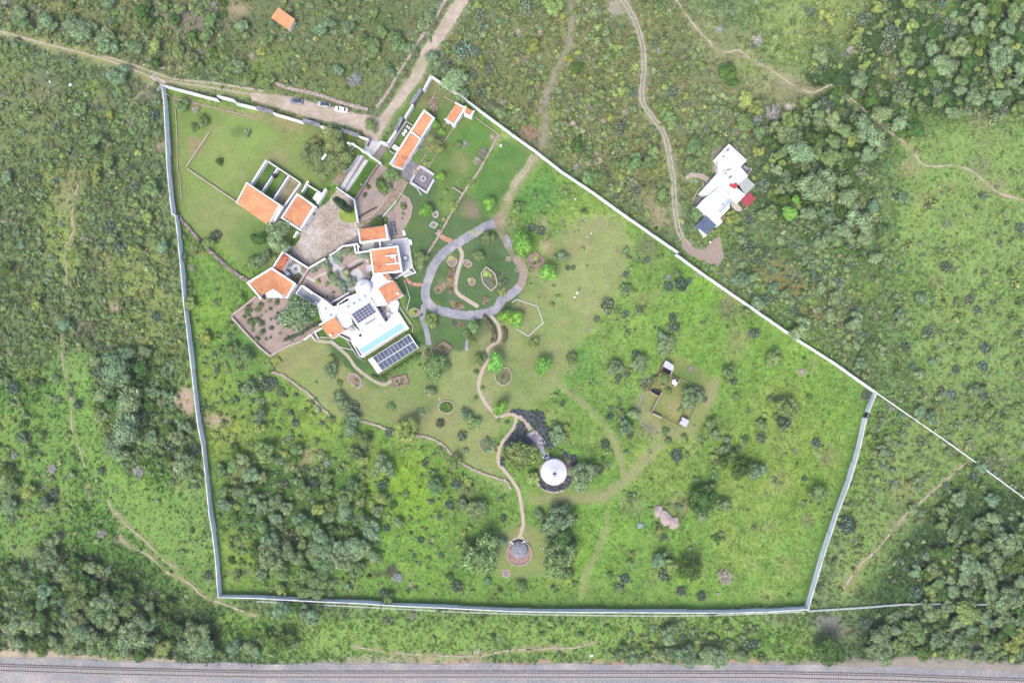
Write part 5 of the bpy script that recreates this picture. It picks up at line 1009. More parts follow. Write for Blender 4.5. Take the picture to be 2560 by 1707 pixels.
for k in range(5):
    x, y, _ = W(*D('D', 1040 + k * 8, 292 + k * 42)[0], .5); o = MB().lathe((x, y, .2), [(.2, 0), (.26, .2), (.02, .3)], 8).build('white_plant', m_wrock, loc=(x, y, 0)); tag(o, ('topmost', 'second', 'middle', 'fourth', 'lowest')[k] + ' of the five white tufts in the dark planter', 'plant', 'white tufts in the planter')
def rock(p, r, label, m=None, h=.5):
    x, y, _ = W(*p); bm = bmesh.new(); bmesh.ops.create_icosphere(bm, subdivisions=2, radius=1)
    for v in bm.verts: v.co *= random.uniform(.8, 1.15); v.co.x *= r; v.co.y *= r * random.uniform(.65, .8); v.co.z *= h
    me = bpy.data.meshes.new('boulder'); bm.to_mesh(me); bm.free(); me.materials.append(m or m_rock); o = bpy.data.objects.new('boulder', me); COL.objects.link(o)
    o.location = (x, y, h * .2); o.rotation_euler = (0, 0, random.uniform(0, 3)); return tag(o, label, 'rock')
for c, r_, x, y, r, lb in [(2, 3, 1410, 50, 3.2, 'pale bare rock outcrop, upper lump, in the lower meadow'), (2, 3, 1485, 95, 2.6, 'pale bare rock outcrop, lower lump, in the lower meadow'), (2, 3, 1345, -10, 2.4, 'pale bare rock outcrop, topmost lump, in the lower meadow'), (2, 3, 1890, 745, 1.0, 'lone pale boulder near the bottom wall'),
                       (3, 2, 310, 270, 1.1, 'pinkish boulder near the right corner meadow'), (0, 0, 650, 780, 1.2, 'white rock heap in the upper left scrub'), (0, 0, 460, 750, .8, 'white rock left of the larger heap in the upper left scrub'), (0, 0, 440, 665, .6, 'small white rock in the upper left scrub'), (0, 0, 90, 1400, 1.0, 'white rock near the left picture edge'),
                       (0, 0, 1660, 620, .5, 'white boulder at the dark thicket by the left track'), (2, 1, 600, 1120, .9, 'bright white rock in the dry lawn'), (2, 1, 575, 1160, .7, 'grey rock just below the bright white one'), (2, 1, 580, 260, .6, 'white rock in the upper meadow'), (2, 1, 555, 345, .5, 'small white rock below the upper meadow one'), (2, 1, 415, 560, .7, 'pale rock right of the dark cactus pair'),
                       (2, 1, 728, 575, .5, 'narrow white rock in the upper dry grass'), (2, 1, 690, 605, .45, 'little pale rock left of the narrow white one'), (2, 1, 670, 450, .7, 'pale rock under the small green patch'), (2, 1, 735, 1220, .7, 'pale flat rock low in the dry lawn'), (2, 1, 1820, 655, .8, 'white rock on the turning ground'), (2, 2, 275, 792, .45, 'white boulder in the dark lavender'),
                       (1, 0, 2248, 1340, 1.0, 'white rock right of the rubble wall top end'), (1, 2, 1945, 610, 1.1, 'large flat pale stone in the dry lawn'), (1, 2, 1875, 590, .4, 'small pale stone left of the flat one'), (1, 2, 1685, 525, .4, 'small white stone above the oval ring'), (2, 3, 730, 1310, 1.2, 'white rubble near the railway verge'),
                       (3, 2, 628, 437, .45, 'small white boulder near the right wall corner'), (3, 3, 365, 352, .45, 'small white boulder in the lower right meadow'), (3, 3, 1198, 882, .35, 'white ball-like stone by the lower right fence'), (3, 3, 450, 1183, .4, 'white stone beside the ash patch'), (0, 3, 475, 705, .6, 'white stone in the lower left clearing'), (0, 3, 170, 715, .5, 'pale stone near the left edge'),
                       (0, 2, 1150, 1500, .0, None), (0, 1, 1505, 360, .6, 'pale round rock against the left wall'), (0, 1, 1475, 230, .9, 'tan rock left of the left wall'), (1, 0, 285, 890, .6, 'pale rock left of the dark grey car')]:
    if r: rock(T(c, r_, x, y)[0], r * (.66 if r < 1.5 else 1), lb, m_wrock if 'white' in lb else m_rock, r * .4)
for k, p in enumerate([(515, 1095), (550, 1065), (462, 745)]): rock(D('L', *p)[0], .35, ('white boulder in the gravel garden, left of a pair', 'white boulder in the gravel garden, right of a pair', 'white boulder on the driveway lawn')[k], m_wrock, .3)
rb = thing('rubble_heap', 'heap of broken pink stones and timber in the upper orchard', 'rubble heap', W(*T(1, 0, 1625, 970)[0])); mb = MB()
for k in range(130):
    p = T(1, 0, 1625 + random.gauss(0, 22), 965 + random.gauss(0, 40))[0]; x, y, _ = W(*p); mb.mi = random.choice((0, 1, 2)); mb.box((x, y, random.uniform(-.1, .4)), (random.uniform(.3, .9), random.uniform(.15, .4), .25), random.uniform(0, 3))
mb.build('debris', [m_stone, m_brick, m_wood], rb, kind='stuff')
for k, (a, b) in enumerate([((415, 1345), (470, 1300)), ((430, 1345), (478, 1310))]):
    A, B = T(2, 0, *a)[0], T(2, 0, *b)[0]; P, Q = W(*A), W(*B); o = MB().bar(P, Q, .35, 0, .25).build('timber', m_wood, loc=(P[0], P[1], 0)); tag(o, ('left', 'right')[k] + ' of two pale planks lying outside the upper wall', 'plank')
# domed hut, deck and lavender
dx, dy, _ = W(1384.6, 1179.2, 3.2); DR = 33.3 * S * (1 - 3.2 / H)
yu = thing('domed_hut', 'large round white hut with a low cone roof and dark blue emblem', 'hut', (dx, dy, 0))
mb = MB(); mb.lathe((dx, dy, 0), [(DR * .93, 0), (DR * .93, 3.0)], 48); mb.build('wall', m_lgrey, yu)
mb = MB(); mb.lathe((dx, dy, 0), [(DR * .9, 3.0), (DR, 3.0), (DR, 3.25), (DR * .9, 3.5), (DR * .5, 4.5), (DR * .16, 5.2), (.02, 5.3)], 56); mb.build('roof', m_whiteroof, yu, smooth=True)
mb = MB(); ex, ey, _ = W(*D('I', 1222, 1208)[0], 5.3); ez = 5.34
em = [(0, .62), (.22, .3), (.62, -.02), (.52, -.2), (.3, -.24), (.1, -.1), (.14, -.5), (.3, -.66), (-.3, -.66), (-.14, -.5), (-.1, -.1), (-.3, -.24), (-.52, -.2), (-.62, -.02), (-.22, .3)]
mb.prism([(ex + u * 1.35, ey + v * 1.35) for u, v in em], ez - .15, ez + .02); mb.build('emblem', mat('navy_paint', (.012, .035, .09), (.02, .045, .11), 1, .8, 0), yu)
for k in range(16):
    t = k * math.pi / 8 + .1; mb = MB(); mb.tube((dx + .95 * math.cos(t), dy + .95 * math.sin(t), 5.13), (dx + DR * .5 * math.cos(t), dy + DR * .5 * math.sin(t), 4.52), .022, .022, 4); mb.tube((dx + DR * .5 * math.cos(t), dy + DR * .5 * math.sin(t), 4.52), (dx + DR * .98 * math.cos(t), dy + DR * .98 * math.sin(t), 3.28), .022, .022, 4); mb.build('roof_seam', m_lgrey, yu)
q = W(*D('I', 1092, 905)[0], 1.2); mb = MB(); mb.box((q[0], q[1], 0), (1.5, .9, 2.2), .52); mb.build('door', m_skyd, yu)
for p in ((1015, 905), (1105, 850)): q = W(*D('I', *p)[0], .8); mb = MB(); mb.box((q[0], q[1], 0), (.55, 1.1, .9), .55); mb.build('porch_pier', m_lgrey, yu)
block([(1384.6 + 35 * math.cos(t), 1179 + 35 * math.sin(t)) for t in np.linspace(0, 6, 20)])
dk = thing('mosaic_deck', 'purple mosaic steps and landing leading down to the domed hut', 'deck', W(1345, 1100))
for nm, q, h, m in (('landing', D('I', 712, 480, 880, 404, 945, 490, 975, 500, 1055, 640, 990, 680, 920, 722, 800, 580), .35, m_mauve2), ('bench_slab', D('I', 745, 480, 838, 432, 856, 460, 765, 505), .6, m_lgrey), ('boardwalk', D('I', 925, 705, 1010, 680, 1085, 840, 1065, 880, 1020, 900), .3, m_grey)):
    mb = MB(); mb.prism(wp(q, h), -.05, h); mb.build(nm, m, dk)
cx, cy, _ = W(*D('I', 962, 594)[0], .4)
mb = MB()
for i in range(28):
    a, b = 2 * math.pi * i / 28, 2 * math.pi * (i + 1.05) / 28; mb.bar((cx + .75 * math.cos(a), cy + .75 * math.sin(a)), (cx + .75 * math.cos(b), cy + .75 * math.sin(b)), .13, .34, .42)
mb.build('white_ring', m_white, dk)
for s in ((905, 405, 930, 490), (970, 500, 1055, 640), (715, 480, 745, 520), (715, 475, 860, 408), (1055, 640, 985, 670), (930, 700, 915, 735)): pen_wall(dk, *D('I', *s), .55, .12, 'kerb', m_lgrey)
mb = MB(); A = resample(D('I', 905, 672, 915, 620, 940, 600), 1.5); [mb.bar(W(*A[i], .4), W(*A[i + 1], .4), .12, .34, .43) for i in range(len(A) - 1)]; mb.build('white_arc', m_white, dk)
for k in range(6):
    a, b = 1.05 + k * .27, 1.05 + k * .27 + .24; P = [D('I', 1215 + r * math.cos(t), 1185 + r * math.sin(t) * 1.02)[0] for r, t in ((375, a), (375, b), (345, b), (345, a))]
    x, y, _ = W(*cen(P)); o = MB().prism(wp(P, .45), -.05, .45).build('stone_bench', m_bord, loc=(x, y, 0)); tag(o, ('rightmost', 'second from right', 'third from right', 'third from left', 'second from left', 'leftmost')[k] + ' curved stone slab of the arc under the domed hut', 'bench', 'stone slabs below the domed hut')
sheet('brown_ring', circ(1384.5, 1180, 38, 24), m_tan, .05)
paint(D('I', 1130, 850, 1500, 930, 1560, 960, 1500, 1300, 1400, 1380), C(176, 152, 144), 4, .8)
# slate hut
sx, sy, _ = W(1297.8, 1381.6)
sl_ = thing('slate_hut', 'low round grey slate hut set in a ring of pink brick', 'hut', (sx, sy, 0))
mb = MB(); mb.lathe((sx, sy, 0), [(4.2, -.05), (4.2, .12), (.02, .13)], 40); mb.build('brick_ring', m_brick, sl_)
mb = MB()
for i in range(44):
    a, b = 2 * math.pi * i / 44 + 2.3, 2 * math.pi * (i + 1.04) / 44 + 2.3
    if i > 35: continue
    mb.bar((sx + 4.3 * math.cos(a), sy + 4.3 * math.sin(a)), (sx + 4.3 * math.cos(b), sy + 4.3 * math.sin(b)), .3, -.05, .45)
mb.build('rim', m_bord, sl_)
ux, uy, _ = W(*D('J', 1165, 552)[0], 1.3); mb = MB(); R_ = 2.95
mb.lathe((ux, uy, 0), [(R_, 0), (R_, .7), (R_ * .8, 1.2), (R_ * .5, 1.7), (.02, 2.0)], 40); mb.build('roof', m_slate, sl_)
mb = MB()
for k in range(110):
    t, r = random.uniform(0, 6.28), R_ * math.sqrt(random.random()) * .95; z = float(np.interp(r, [0, R_ * .5, R_ * .8, R_], [2.0, 1.7, 1.2, .7])); mb.mi = random.choice((0, 1)); mb.box((ux + r * math.cos(t), uy + r * math.sin(t), z - .04), (random.uniform(.15, .35), random.uniform(.25, .5), .09), t)
mb.build('slates', [m_slate, m_grey], sl_, kind='stuff')
mb = MB(); mb.prism(wp(D('J', 1040, 400, 1090, 362, 1160, 350, 1220, 362, 1258, 395, 1215, 400, 1160, 388, 1100, 400), .3), .1, .25); mb.build('entry_pit', m_dark, sl_)
for s in ((1015, 398, 1048, 440), (1262, 380, 1220, 415)): A, B = W(*D('J', *s[:2])[0], .9), W(*D('J', *s[2:])[0], .9); mb = MB(); mb.bar(A, B, .3, 0, .9); mb.build('entry_wall', m_white, sl_)
sheet('hut_apron', D('J', 965, 385, 1100, 315, 1140, 290, 1210, 290, 1310, 370, 1320, 410, 1250, 400, 1160, 385, 1050, 410, 970, 450), m_beige, .056)
block(circ(1297.8, 1381.6, 31))
fp = thing('fire_pit', 'small earthen fire pit with ragged pale edge below the slate hut', 'fire pit', W(*D('J', 925, 985)[0]))
pts = D('J', *[v for p in [(925 + r * math.cos(t), 985 + r * math.sin(t)) for r, t in zip([80, 70, 84, 66, 82, 70, 110, 74, 86, 64], np.linspace(0, 5.7, 10))] for v in p]); mb = MB(); mb.prism(wp(pts, .1), -.05, .1); mb.build('rim', m_beige, fp)
mb = MB(); c = cen(pts); mb.prism(wp([(c[0] + (p[0] - c[0]) * .8, c[1] + (p[1] - c[1]) * .8) for p in pts], .12), 0, .13); mb.build('ash', m_mauve, fp); block(pts)
for p, lb in (((1550, 510), 'left'), ((1605, 510), 'right')): rock(D('J', *p)[0], .3, lb + ' of two pale stones right of the slate hut', m_wrock, .3)
# animal pen
ap = thing('animal_pen', 'roofless stone pen with dark stalls in the right meadow', 'animal pen', W(1700, 980))
for s, m in [((530, 335, 322, 715), m_wood), ((322, 715, 508, 822), m_bord), ((508, 822, 548, 740), m_bord), ((540, 340, 705, 432), m_wood), ((505, 820, 352, 1118), m_bord), ((352, 1118, 545, 1205), m_bord), ((720, 432, 878, 518), m_wood), ((870, 520, 800, 640), m_bord),
             ((700, 440, 740, 350), m_lgrey), ((545, 610, 590, 640), m_bord), ((565, 255, 612, 155), m_wood), ((565, 255, 530, 335), m_wood), ((800, 640, 750, 620), m_bord)]:
    pen_wall(ap, *D('P', *s), 1.5, .22, 'pen_wall', m)
sheet('stall_floor', D('P', 395, 660, 520, 680, 548, 742, 508, 815, 335, 712), m_dark, .06, parent=ap); sheet('stall_floor', D('P', 560, 265, 735, 350, 700, 428, 532, 330), m_dark, .06, parent=ap)
sheet('stall_floor', D('P', 730, 460, 860, 525, 800, 630, 720, 560), m_dark, .058, parent=ap)
for nm, q, z, lb in (('tin_roof', D('P', 618, 150, 768, 238, 765, 330, 742, 350, 565, 262), 2.2, None),): 
    mb = MB(); mb.prism(wp(q, z), z - .08, z); mb.build(nm, m_tin, ap)
mb = MB(); mb.prism(wp(D('P', 732, 545, 800, 520, 830, 560, 815, 600, 798, 622, 735, 580), 1.4), 1.3, 1.4); mb.build('tarp', m_white, ap); mb = MB(); mb.prism(wp(D('P', 735, 500, 800, 500, 815, 515, 735, 545), 1.2), 1.1, 1.2); mb.build('tarp', m_tin, ap)
pen_wall(ap, *D('P', 390, 1135, 550, 1208), 1.7, .5, 'trough', m_beige)
s2 = thing('animal_shelter', 'small white-roofed shelter at the lower right corner of the pen', 'shed', W(*D('P', 960, 1290)[0])); q = D('P', 925, 1192, 1055, 1262, 992, 1382, 868, 1308)
mb = MB(); mb.prism(wp(q, 2.3), 2.2, 2.3); mb.build('roof', m_tin, s2); mb = MB(); mb.prism(wp([(p[0] * .96 + cen(q)[0] * .04, p[1] * .96 + cen(q)[1] * .04) for p in q], 2.2), 0, 2.1); mb.build('wall', m_wood, s2)
mb = MB(); x, y, _ = W(*D('P', 905, 1255)[0], 2.35); mb.box((x, y, 2.3), (.3, .7, .08), -.5); mb.build('roof_hole', m_dark, s2); block(q)
for lb, a, b in (('rail fence along the upper right side of the animal pen', (880, 490), (1320, 700)), ('rail fence along the lower side of the animal pen', (560, 1212), (895, 1375)), ('rail fence on the right side of the animal pen', (1330, 720), (1060, 1260))):
    root = thing('rail_fence', lb, 'fence', W(*D('P', *a)[0])); R = resample(D('P', *a, *b), 7)
    for i, p in enumerate(R):
        x, y, _ = W(p.x, p.y, 1.1); mb = MB(); mb.tube((x, y, 0), (x, y, 1.2), .07, .06); mb.build('post', m_wood, root)
        if i:
            for z in (.5, 1.05): mb = MB(); mb.tube((px_, py_, z), (x + random.uniform(-.1, .1), y, z + random.uniform(-.1, .1)), .07, .06); mb.build('rail', m_bord, root)
        px_, py_ = x, y
# white house on the right
wh = thing('white_house', 'big angular white house with patched flat roofs on the right hillside', 'house', W(1800, 450))
blockb(wh, D('G', 1190, 155, 1513, 452, 1398, 576, 1300, 570, 1005, 660, 985, 455, 950, 405), 3.6); blockb(wh, D('G', 1180, 640, 1300, 572, 1398, 576, 1540, 738, 1370, 885, 1300, 950, 1478, 1098, 1342, 1240, 1215, 1140, 1000, 950), 3.3)
blockb(wh, D('G', 1005, 662, 1180, 642, 1000, 950, 880, 1110, 735, 1085, 665, 1040), 3.0); blockb(wh, D('G', 1030, 940, 1240, 1130, 1205, 1165, 1190, 1320, 1000, 1500, 840, 1480, 605, 1300, 735, 1160), 3.8)
blockb(wh, T(2, 1, 1880, 375, 1990, 320, 1995, 345, 1900, 440, 1925, 475, 1890, 510, 1780, 405), 2.8, wins=False)
blockb(wh, D('G', 1245, 1215, 1300, 1180, 1430, 1330, 1425, 1362, 1340, 1365), 2.3, roofm=m_beige, wins=False, parapet=0)
for nm, q, z, m in (('slab_roof', D('G', 1375, 888, 1518, 752, 1675, 905, 1490, 1093), 3.0, m_slab), ('red_roof', D('G', 1575, 1035, 1680, 1150, 1522, 1322, 1405, 1180), 2.7, m_redm), ('blue_roof', T(2, 1, 1780, 408, 1880, 495, 1765, 612, 1678, 515), 2.7, m_bluem)):
    mb = MB(); mb.prism(wp(q, z), z - .12, z); o = mb.build(nm, m, wh); block(q)
    xy = [Vector(W(*p, z)) for p in q]
    mb = MB(); nr_ = 12
    for k in range(1, nr_):
        a = xy[0].lerp(xy[1], k / nr_); b = xy[3].lerp(xy[2], k / nr_); mb.bar(a, b, .05, z - .001, z + .04)
    mb.build('seams', m, o)
    for p in xy: mb = MB(); mb.tube((p.x * .998, p.y * .998, 0), (p.x * .998, p.y * .998, z - .1), .08, .08); mb.build('post', m_alu, wh)
mb = MB(); mb.prism(wp(T(2, 1, 1720, 535, 1790, 590, 1762, 614, 1712, 545), 2.9), 2.7, 2.9); mb.build('white_canopy', m_whiteroof, wh)
for q in (D('G', 1205, 900, 1230, 875, 1270, 905, 1300, 870, 1330, 868, 1368, 905, 1310, 968, 1262, 938, 1245, 940),): mb = MB(); mb.prism(wp(q, 3.95), 3.2, 3.95); mb.build('red_patch', m_redp, wh)
for p in ((1180, 240, 1.1, .25), (1175, 262, .9, .5), (1095, 375, .6, .4), (1215, 765, .9, .3), (1240, 745, .5, .5), (1075, 1250, .35, .5), (905, 1045, .5, .2), (1145, 685, .5, .2)):
    x, y, _ = W(*D('G', p[0], p[1])[0], 4.0); mb = MB(); mb.box((x, y, 3.0), (p[2], p[3], 1.0), .6); mb.build('roof_fixture', m_slate, wh)
array('row of pale blue solar heaters on the right white house', D('G', 1000, 1380, 1210, 1150, 1250, 1190, 1040, 1420), 4.45, 9, 1, mat('solar_heater', C(120, 160, 190), C(150, 180, 206), .6, .3, 0, .5), tilt=.1)
mb = MB(); mb.prism(wp(D('G', 1400, 580, 1470, 540, 1600, 610, 1540, 715), .2), -.05, .2); mb.build('patio_floor', m_slate, wh)
for s in ((1470, 545, 1560, 600), (1590, 580, 1610, 620), (1610, 620, 1530, 710)): pen_wall(wh, *D('G', *s), 2.3, .14, 'pergola_beam', m_lgrey)
sheet('grey_patio', D('G', 880, 560, 1000, 570, 1000, 665, 890, 680), m_tan, .06); sheet('patio', D('G', 720, 820, 860, 780, 880, 840, 760, 900), m_greyp, .058)
pt_ = [D('G', 1000, 1505, 1110, 1440, 1130, 1520, 1050, 1566)]; sheet('patio', pt_[0], m_gravel, .056)
edging('low_wall', D('G', 718, 850, 725, 920, 640, 980, 560, 1120, 530, 1200), .3, .5, m_bord, 'curved low wall on the left of the right white house', 'wall')
sheet('worn_ground', D('G', 870, 250, 1090, 90, 1180, 150, 950, 400, 980, 470, 880, 560), m_track, .045, 1); sheet('worn_ground', D('G', 600, 1150, 660, 1060, 720, 1100, 610, 1290, 560, 1240), m_greyp, .045, 1); sheet('worn_ground', D('G', 1290, 180, 1400, 250, 1480, 390, 1400, 350), m_tan, .044, 1)
# utility poles
def pole(top, h, label, rz):
    x, y, _ = W(*top, h); t = thing('utility_pole', label, 'pole', (x, y, 0)); mb = MB(); mb.tube((x, y, 0), (x, y, h), .17, .12, 8); mb.build('shaft', m_lgrey, t)
    c, s = math.cos(rz), math.sin(rz)
    for z in (h - .3, h - 1.1): mb = MB(); mb.bar((x - c, y - s), (x + c, y + s), .12, z, z + .12); mb.build('crossarm', m_lgrey, t)
    for k in (-.9, -.3, .3, .9): mb = MB(); mb.tube((x + k * c, y + k * s, h - .18), (x + k * c, y + k * s, h + .1), .06, .06); mb.build('insulator', m_white, t)
    return (x, y, h, c, s)
p1 = pole(T(0, 0, 1398, 700)[0], 8, 'concrete utility pole at the end of the left grassy track', .9); p2 = pole(T(0, 0, 1452, 808)[0], 8, 'concrete utility pole at the upper left wall corner', .9)
def wires(a, b, label, n=3):
    t = thing('power_line', label, 'power line', a[:3] if len(a) > 3 else a)
    for k in range(n):
        o = (k - 1) * .7; A = Vector((a[0] + o * .6, a[1] + o * .8, a[2])); B = Vector((b[0] + o * .6, b[1] + o * .8, b[2])); mb = MB(); prev = A
        for i in range(1, 9):
            u = i / 8; p = A.lerp(B, u); p.z -= 1.2 * 4 * u * (1 - u); mb.tube(prev, p, .012, .012, 4); prev = p
        mb.build('wire', m_slate, t)
wires(p1[:3], p2[:3], 'short wires between the two upper left poles'); wires(p1[:3], W(-260, 20, 8), 'long wires crossing the left grassy track')
pole(T(1, 3, 2020, 1290)[0], 7, 'thin utility pole beside the railway verge', 0)
# cars
def car(p, rz, label, paint_c, roof_glass, wagon=False):
    P = Vector(W(*p)); root = thing('parked_car', label, 'car', (0, 0, 0), group='cars parked along the dirt road')
    m = mat('car_paint_' + label.split()[0] + label.split()[1], paint_c, tuple(x * .95 for x in paint_c), .5, .3, 0, .5, metallic=.2)
    L, Wd = 4.5, 1.82
    def loft(secs, nm, mm, sm=True):       # sections along x: (x, half width, z0, z1, roundness)
        mb = MB(); vs = []
        for x, w, z0, z1 in secs:
            for (a, b) in ((-1, 0), (-1, .72), (-.93, .92), (-.7, 1), (0, 1.02), (.7, 1), (.93, .92), (1, .72), (1, 0)): vs.append((x, w * a, z0 + (z1 - z0) * b))
        n = 9; k = len(secs); fs = [(i * n + j, (i + 1) * n + j, (i + 1) * n + j + 1, i * n + j + 1)[::-1] for i in range(k - 1) for j in range(n - 1)]
        fs += [tuple(range(n)), tuple(range((k - 1) * n, k * n))[::-1]]; mb.add(vs, fs); return mb.build(nm, mm, root, smooth=sm)
    body = loft([(-2.25, .55, .35, .62), (-2.18, .74, .28, .74), (-1.9, .86, .25, .84), (-1.2, .9, .22, .93), (0, .91, .22, .96), (1.2, .9, .22, .98), (1.9, .86, .25, .96), (2.18, .76, .3, .88), (2.26, .62, .4, .7)], 'body', m)
    gl = loft([(-1.15, .76, .9, .95), (-.45, .72, .9, 1.38), (.4, .72, .9, 1.44), (1.1, .7, .9, 1.40), (1.75 if not wagon else 1.95, .72, .9, 1.0)], 'windows', m_glass)
    mb = MB(); rs = [(-.42, -.62), (1.15, -.6), (1.15, .6), (-.42, .62)]; mb.prism(rs, 1.36, 1.47); mb.build('roof', m_glass if roof_glass else m, root)
    if roof_glass:
        for s in (-1, 1): mb = MB(); mb.bar((-.5, s * .68), (1.2, s * .66), .1, 1.36, 1.5); mb.build('roof_rail', m, root)
    else: mb = MB(); mb.prism([(-.2, -.3), (.15, -.3), (.15, .3), (-.2, .3)], 1.46, 1.485); mb.build('sunroof', m_glass, root)
    for sx_ in (-1.38, 1.38):
        for s in (-1, 1):
            mb = MB(); mb.tube((sx_, s * .7, .32), (sx_, s * .92, .32), .33, .33, 16); w = mb.build('wheel', m_tyre, root); mb = MB(); mb.tube((sx_, s * .9, .32), (sx_, s * .935, .32), .2, .2, 10); mb.build('rim', m_alu, w)
    for s in (-1, 1):
        mb = MB(); mb.box((-2.1, s * .58, .6), (.25, .3, .12)); mb.build('headlight', m_lgrey, root); mb = MB(); mb.box((2.17, s * .62, .68), (.16, .26, .14)); mb.build('tail_light', m_redp, root)
        mb = MB(); mb.box((-.75, s * .98, .88), (.16, .2, .14)); mb.build('mirror', m, root)
        mb = MB(); mb.bar((-.5, s * .918), (.45, s * .918), .01, .4, .88); mb.build('door', m, root)
    root.location = (P.x, P.y, .05); root.rotation_euler = (0, 0, rz)
car(T(1, 0, 378, 937)[0], -.13, 'dark grey car with a dark roof, leftmost of the three parked', C(150, 162, 184), True)
car(T(1, 0, 629, 966)[0], -.14, 'light silver car with a dark roof, middle of the three parked', C(214, 224, 238), True, True)
car(T(1, 0, 786, 1012)[0], -.16, 'bright white car with a sunroof, nearest the dirt road', (.8, .8, .8), False)
for p in ((325, 940), (575, 966), (740, 1010)): blob(*T(1, 0, p[0] + 50, p[1])[0], 14, C(150, 138, 126), .3)
o = MB(); a, b = W(*T(1, 0, 605, 1465)[0], 7), W(*T(1, 0, 640, 1415)[0], 7)
bo = thing('white_lamp_arm', 'white pole top poking through the big olive-brown tree', 'pole', W(*T(1, 0, 622, 1440)[0])); mb = MB(); mb.bar(a, b, .7, 6.6, 6.9); mb.build('head', m_white, bo); mb = MB(); c = ((a[0] + b[0]) / 2, (a[1] + b[1]) / 2); mb.tube((c[0], c[1], 0), (c[0], c[1], 6.6), .12, .1); mb.build('shaft', m_lgrey, bo)
# ---------------------------------------------------------------- plants: prototypes
def proto(name, vs, fs, tones, m):
    me = bpy.data.meshes.new(name); me.from_pydata(vs, [], fs); me.materials.append(m)
    a = me.color_attributes.new('tone', 'FLOAT_COLOR', 'CORNER')
    cnt = [len(f) for f in fs]; arr = np.ones((sum(cnt), 4)); arr[:, :3] = np.repeat(np.array(tones), cnt, axis=0); a.data.foreach_set('color', arr.ravel()); me.update(); return me
def leafball(n_leaf, leaf, lobes, seed, flat=.62, core=True, spread=.55, tall=1.0, gappy=.0):
    r = random.Random(seed); V = []; F = []; Tn = []
    L = []
    for k in range(lobes):
        a = r.uniform(0, 6.283); d = (0 if k == 0 else r.uniform(.25, spread)); R = r.uniform(.27, .46) if k else .46
        L.append((d * math.cos(a), d * math.sin(a), r.uniform(.45, .75) * flat * (1.25 - d), R, r.uniform(.72, 1.22)))
    L.sort(key=lambda q: -q[3])
    tot = sum(q[3] ** 2 for q in L)
    for (lx, ly, lz, R, tn) in L:
        if core:            # inner mass of twigs and leaves
            b = len(V); nn = 7
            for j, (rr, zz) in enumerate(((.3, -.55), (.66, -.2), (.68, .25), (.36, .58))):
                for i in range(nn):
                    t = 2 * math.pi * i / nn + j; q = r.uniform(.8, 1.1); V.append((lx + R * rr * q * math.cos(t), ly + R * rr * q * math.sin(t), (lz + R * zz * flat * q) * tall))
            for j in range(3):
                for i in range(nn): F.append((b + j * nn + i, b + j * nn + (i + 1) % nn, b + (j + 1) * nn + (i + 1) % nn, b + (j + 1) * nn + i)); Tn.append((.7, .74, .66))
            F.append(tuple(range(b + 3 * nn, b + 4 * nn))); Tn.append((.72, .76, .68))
        for _ in range(int(n_leaf * R * R / tot)):
            u = r.uniform(-.35, 1); t = r.uniform(0, 6.283); s = math.sqrt(max(0, 1 - u * u)); rad = R * (r.uniform(.72, 1.0) if r.random() > .12 else r.uniform(1.0, 1.22))
            nrm = Vector((s * math.cos(t), s * math.sin(t), u)); p = Vector((lx, ly, lz)) + Vector((nrm.x * rad, nrm.y * rad, nrm.z * rad * flat))
            nn = (nrm + Vector((r.gauss(0, .55), r.gauss(0, .55), r.gauss(.25, .45)))).normalized(); q = nn.to_track_quat('Z', 'Y')
            sz = leaf * r.uniform(.6, 1.35); ph = r.uniform(0, 6.28); b = len(V)
            for k in range(4):
                an = ph + k * 1.5708; w = sz * (1 if k % 2 else .68); v = p + q @ Vector((w * math.cos(an), w * math.sin(an), r.uniform(-.25, .25) * sz)); V.append((v.x, v.y, max(0, v.z) * tall))
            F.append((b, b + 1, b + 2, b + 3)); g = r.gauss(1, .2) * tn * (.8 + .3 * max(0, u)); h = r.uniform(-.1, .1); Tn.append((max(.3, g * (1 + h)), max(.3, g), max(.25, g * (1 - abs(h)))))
    return V, F, Tn
def nopal(n, seed, size=.15):
    r = random.Random(seed); V = []; F = []; Tn = []
    for _ in range(n):
        a = r.uniform(0, 6.283); d = math.sqrt(r.random()) * .88; z = r.uniform(.1, .75) * (1.1 - d * .6); q = Vector((r.gauss(0, 1), r.gauss(0, 1), r.gauss(.4, .5))).normalized().to_track_quat('Z', 'Y')
        s = size * r.uniform(.6, 1.2); b = len(V); p = Vector((d * math.cos(a), d * math.sin(a), z)); ph = r.uniform(0, 6.28)
        for k in range(6):
            t = ph + k * math.pi / 3; v = p + q @ Vector((s * .62 * math.cos(t), s * math.sin(t), 0)); V.append(tuple(v))
        V.append(tuple(p + q @ Vector((0, 0, .03)))); V.append(tuple(p - q @ Vector((0, 0, .03))))
        g = r.choice((.62, .8, 1.0, 1.15, 1.45)) * r.uniform(.9, 1.1); c = (g, g, g * r.uniform(.9, 1.05))
        for k in range(6): F.append((b + k, b + (k + 1) % 6, b + 6)); F.append((b + (k + 1) % 6, b + k, b + 7)); Tn += [c, c]
    return V, F, Tn
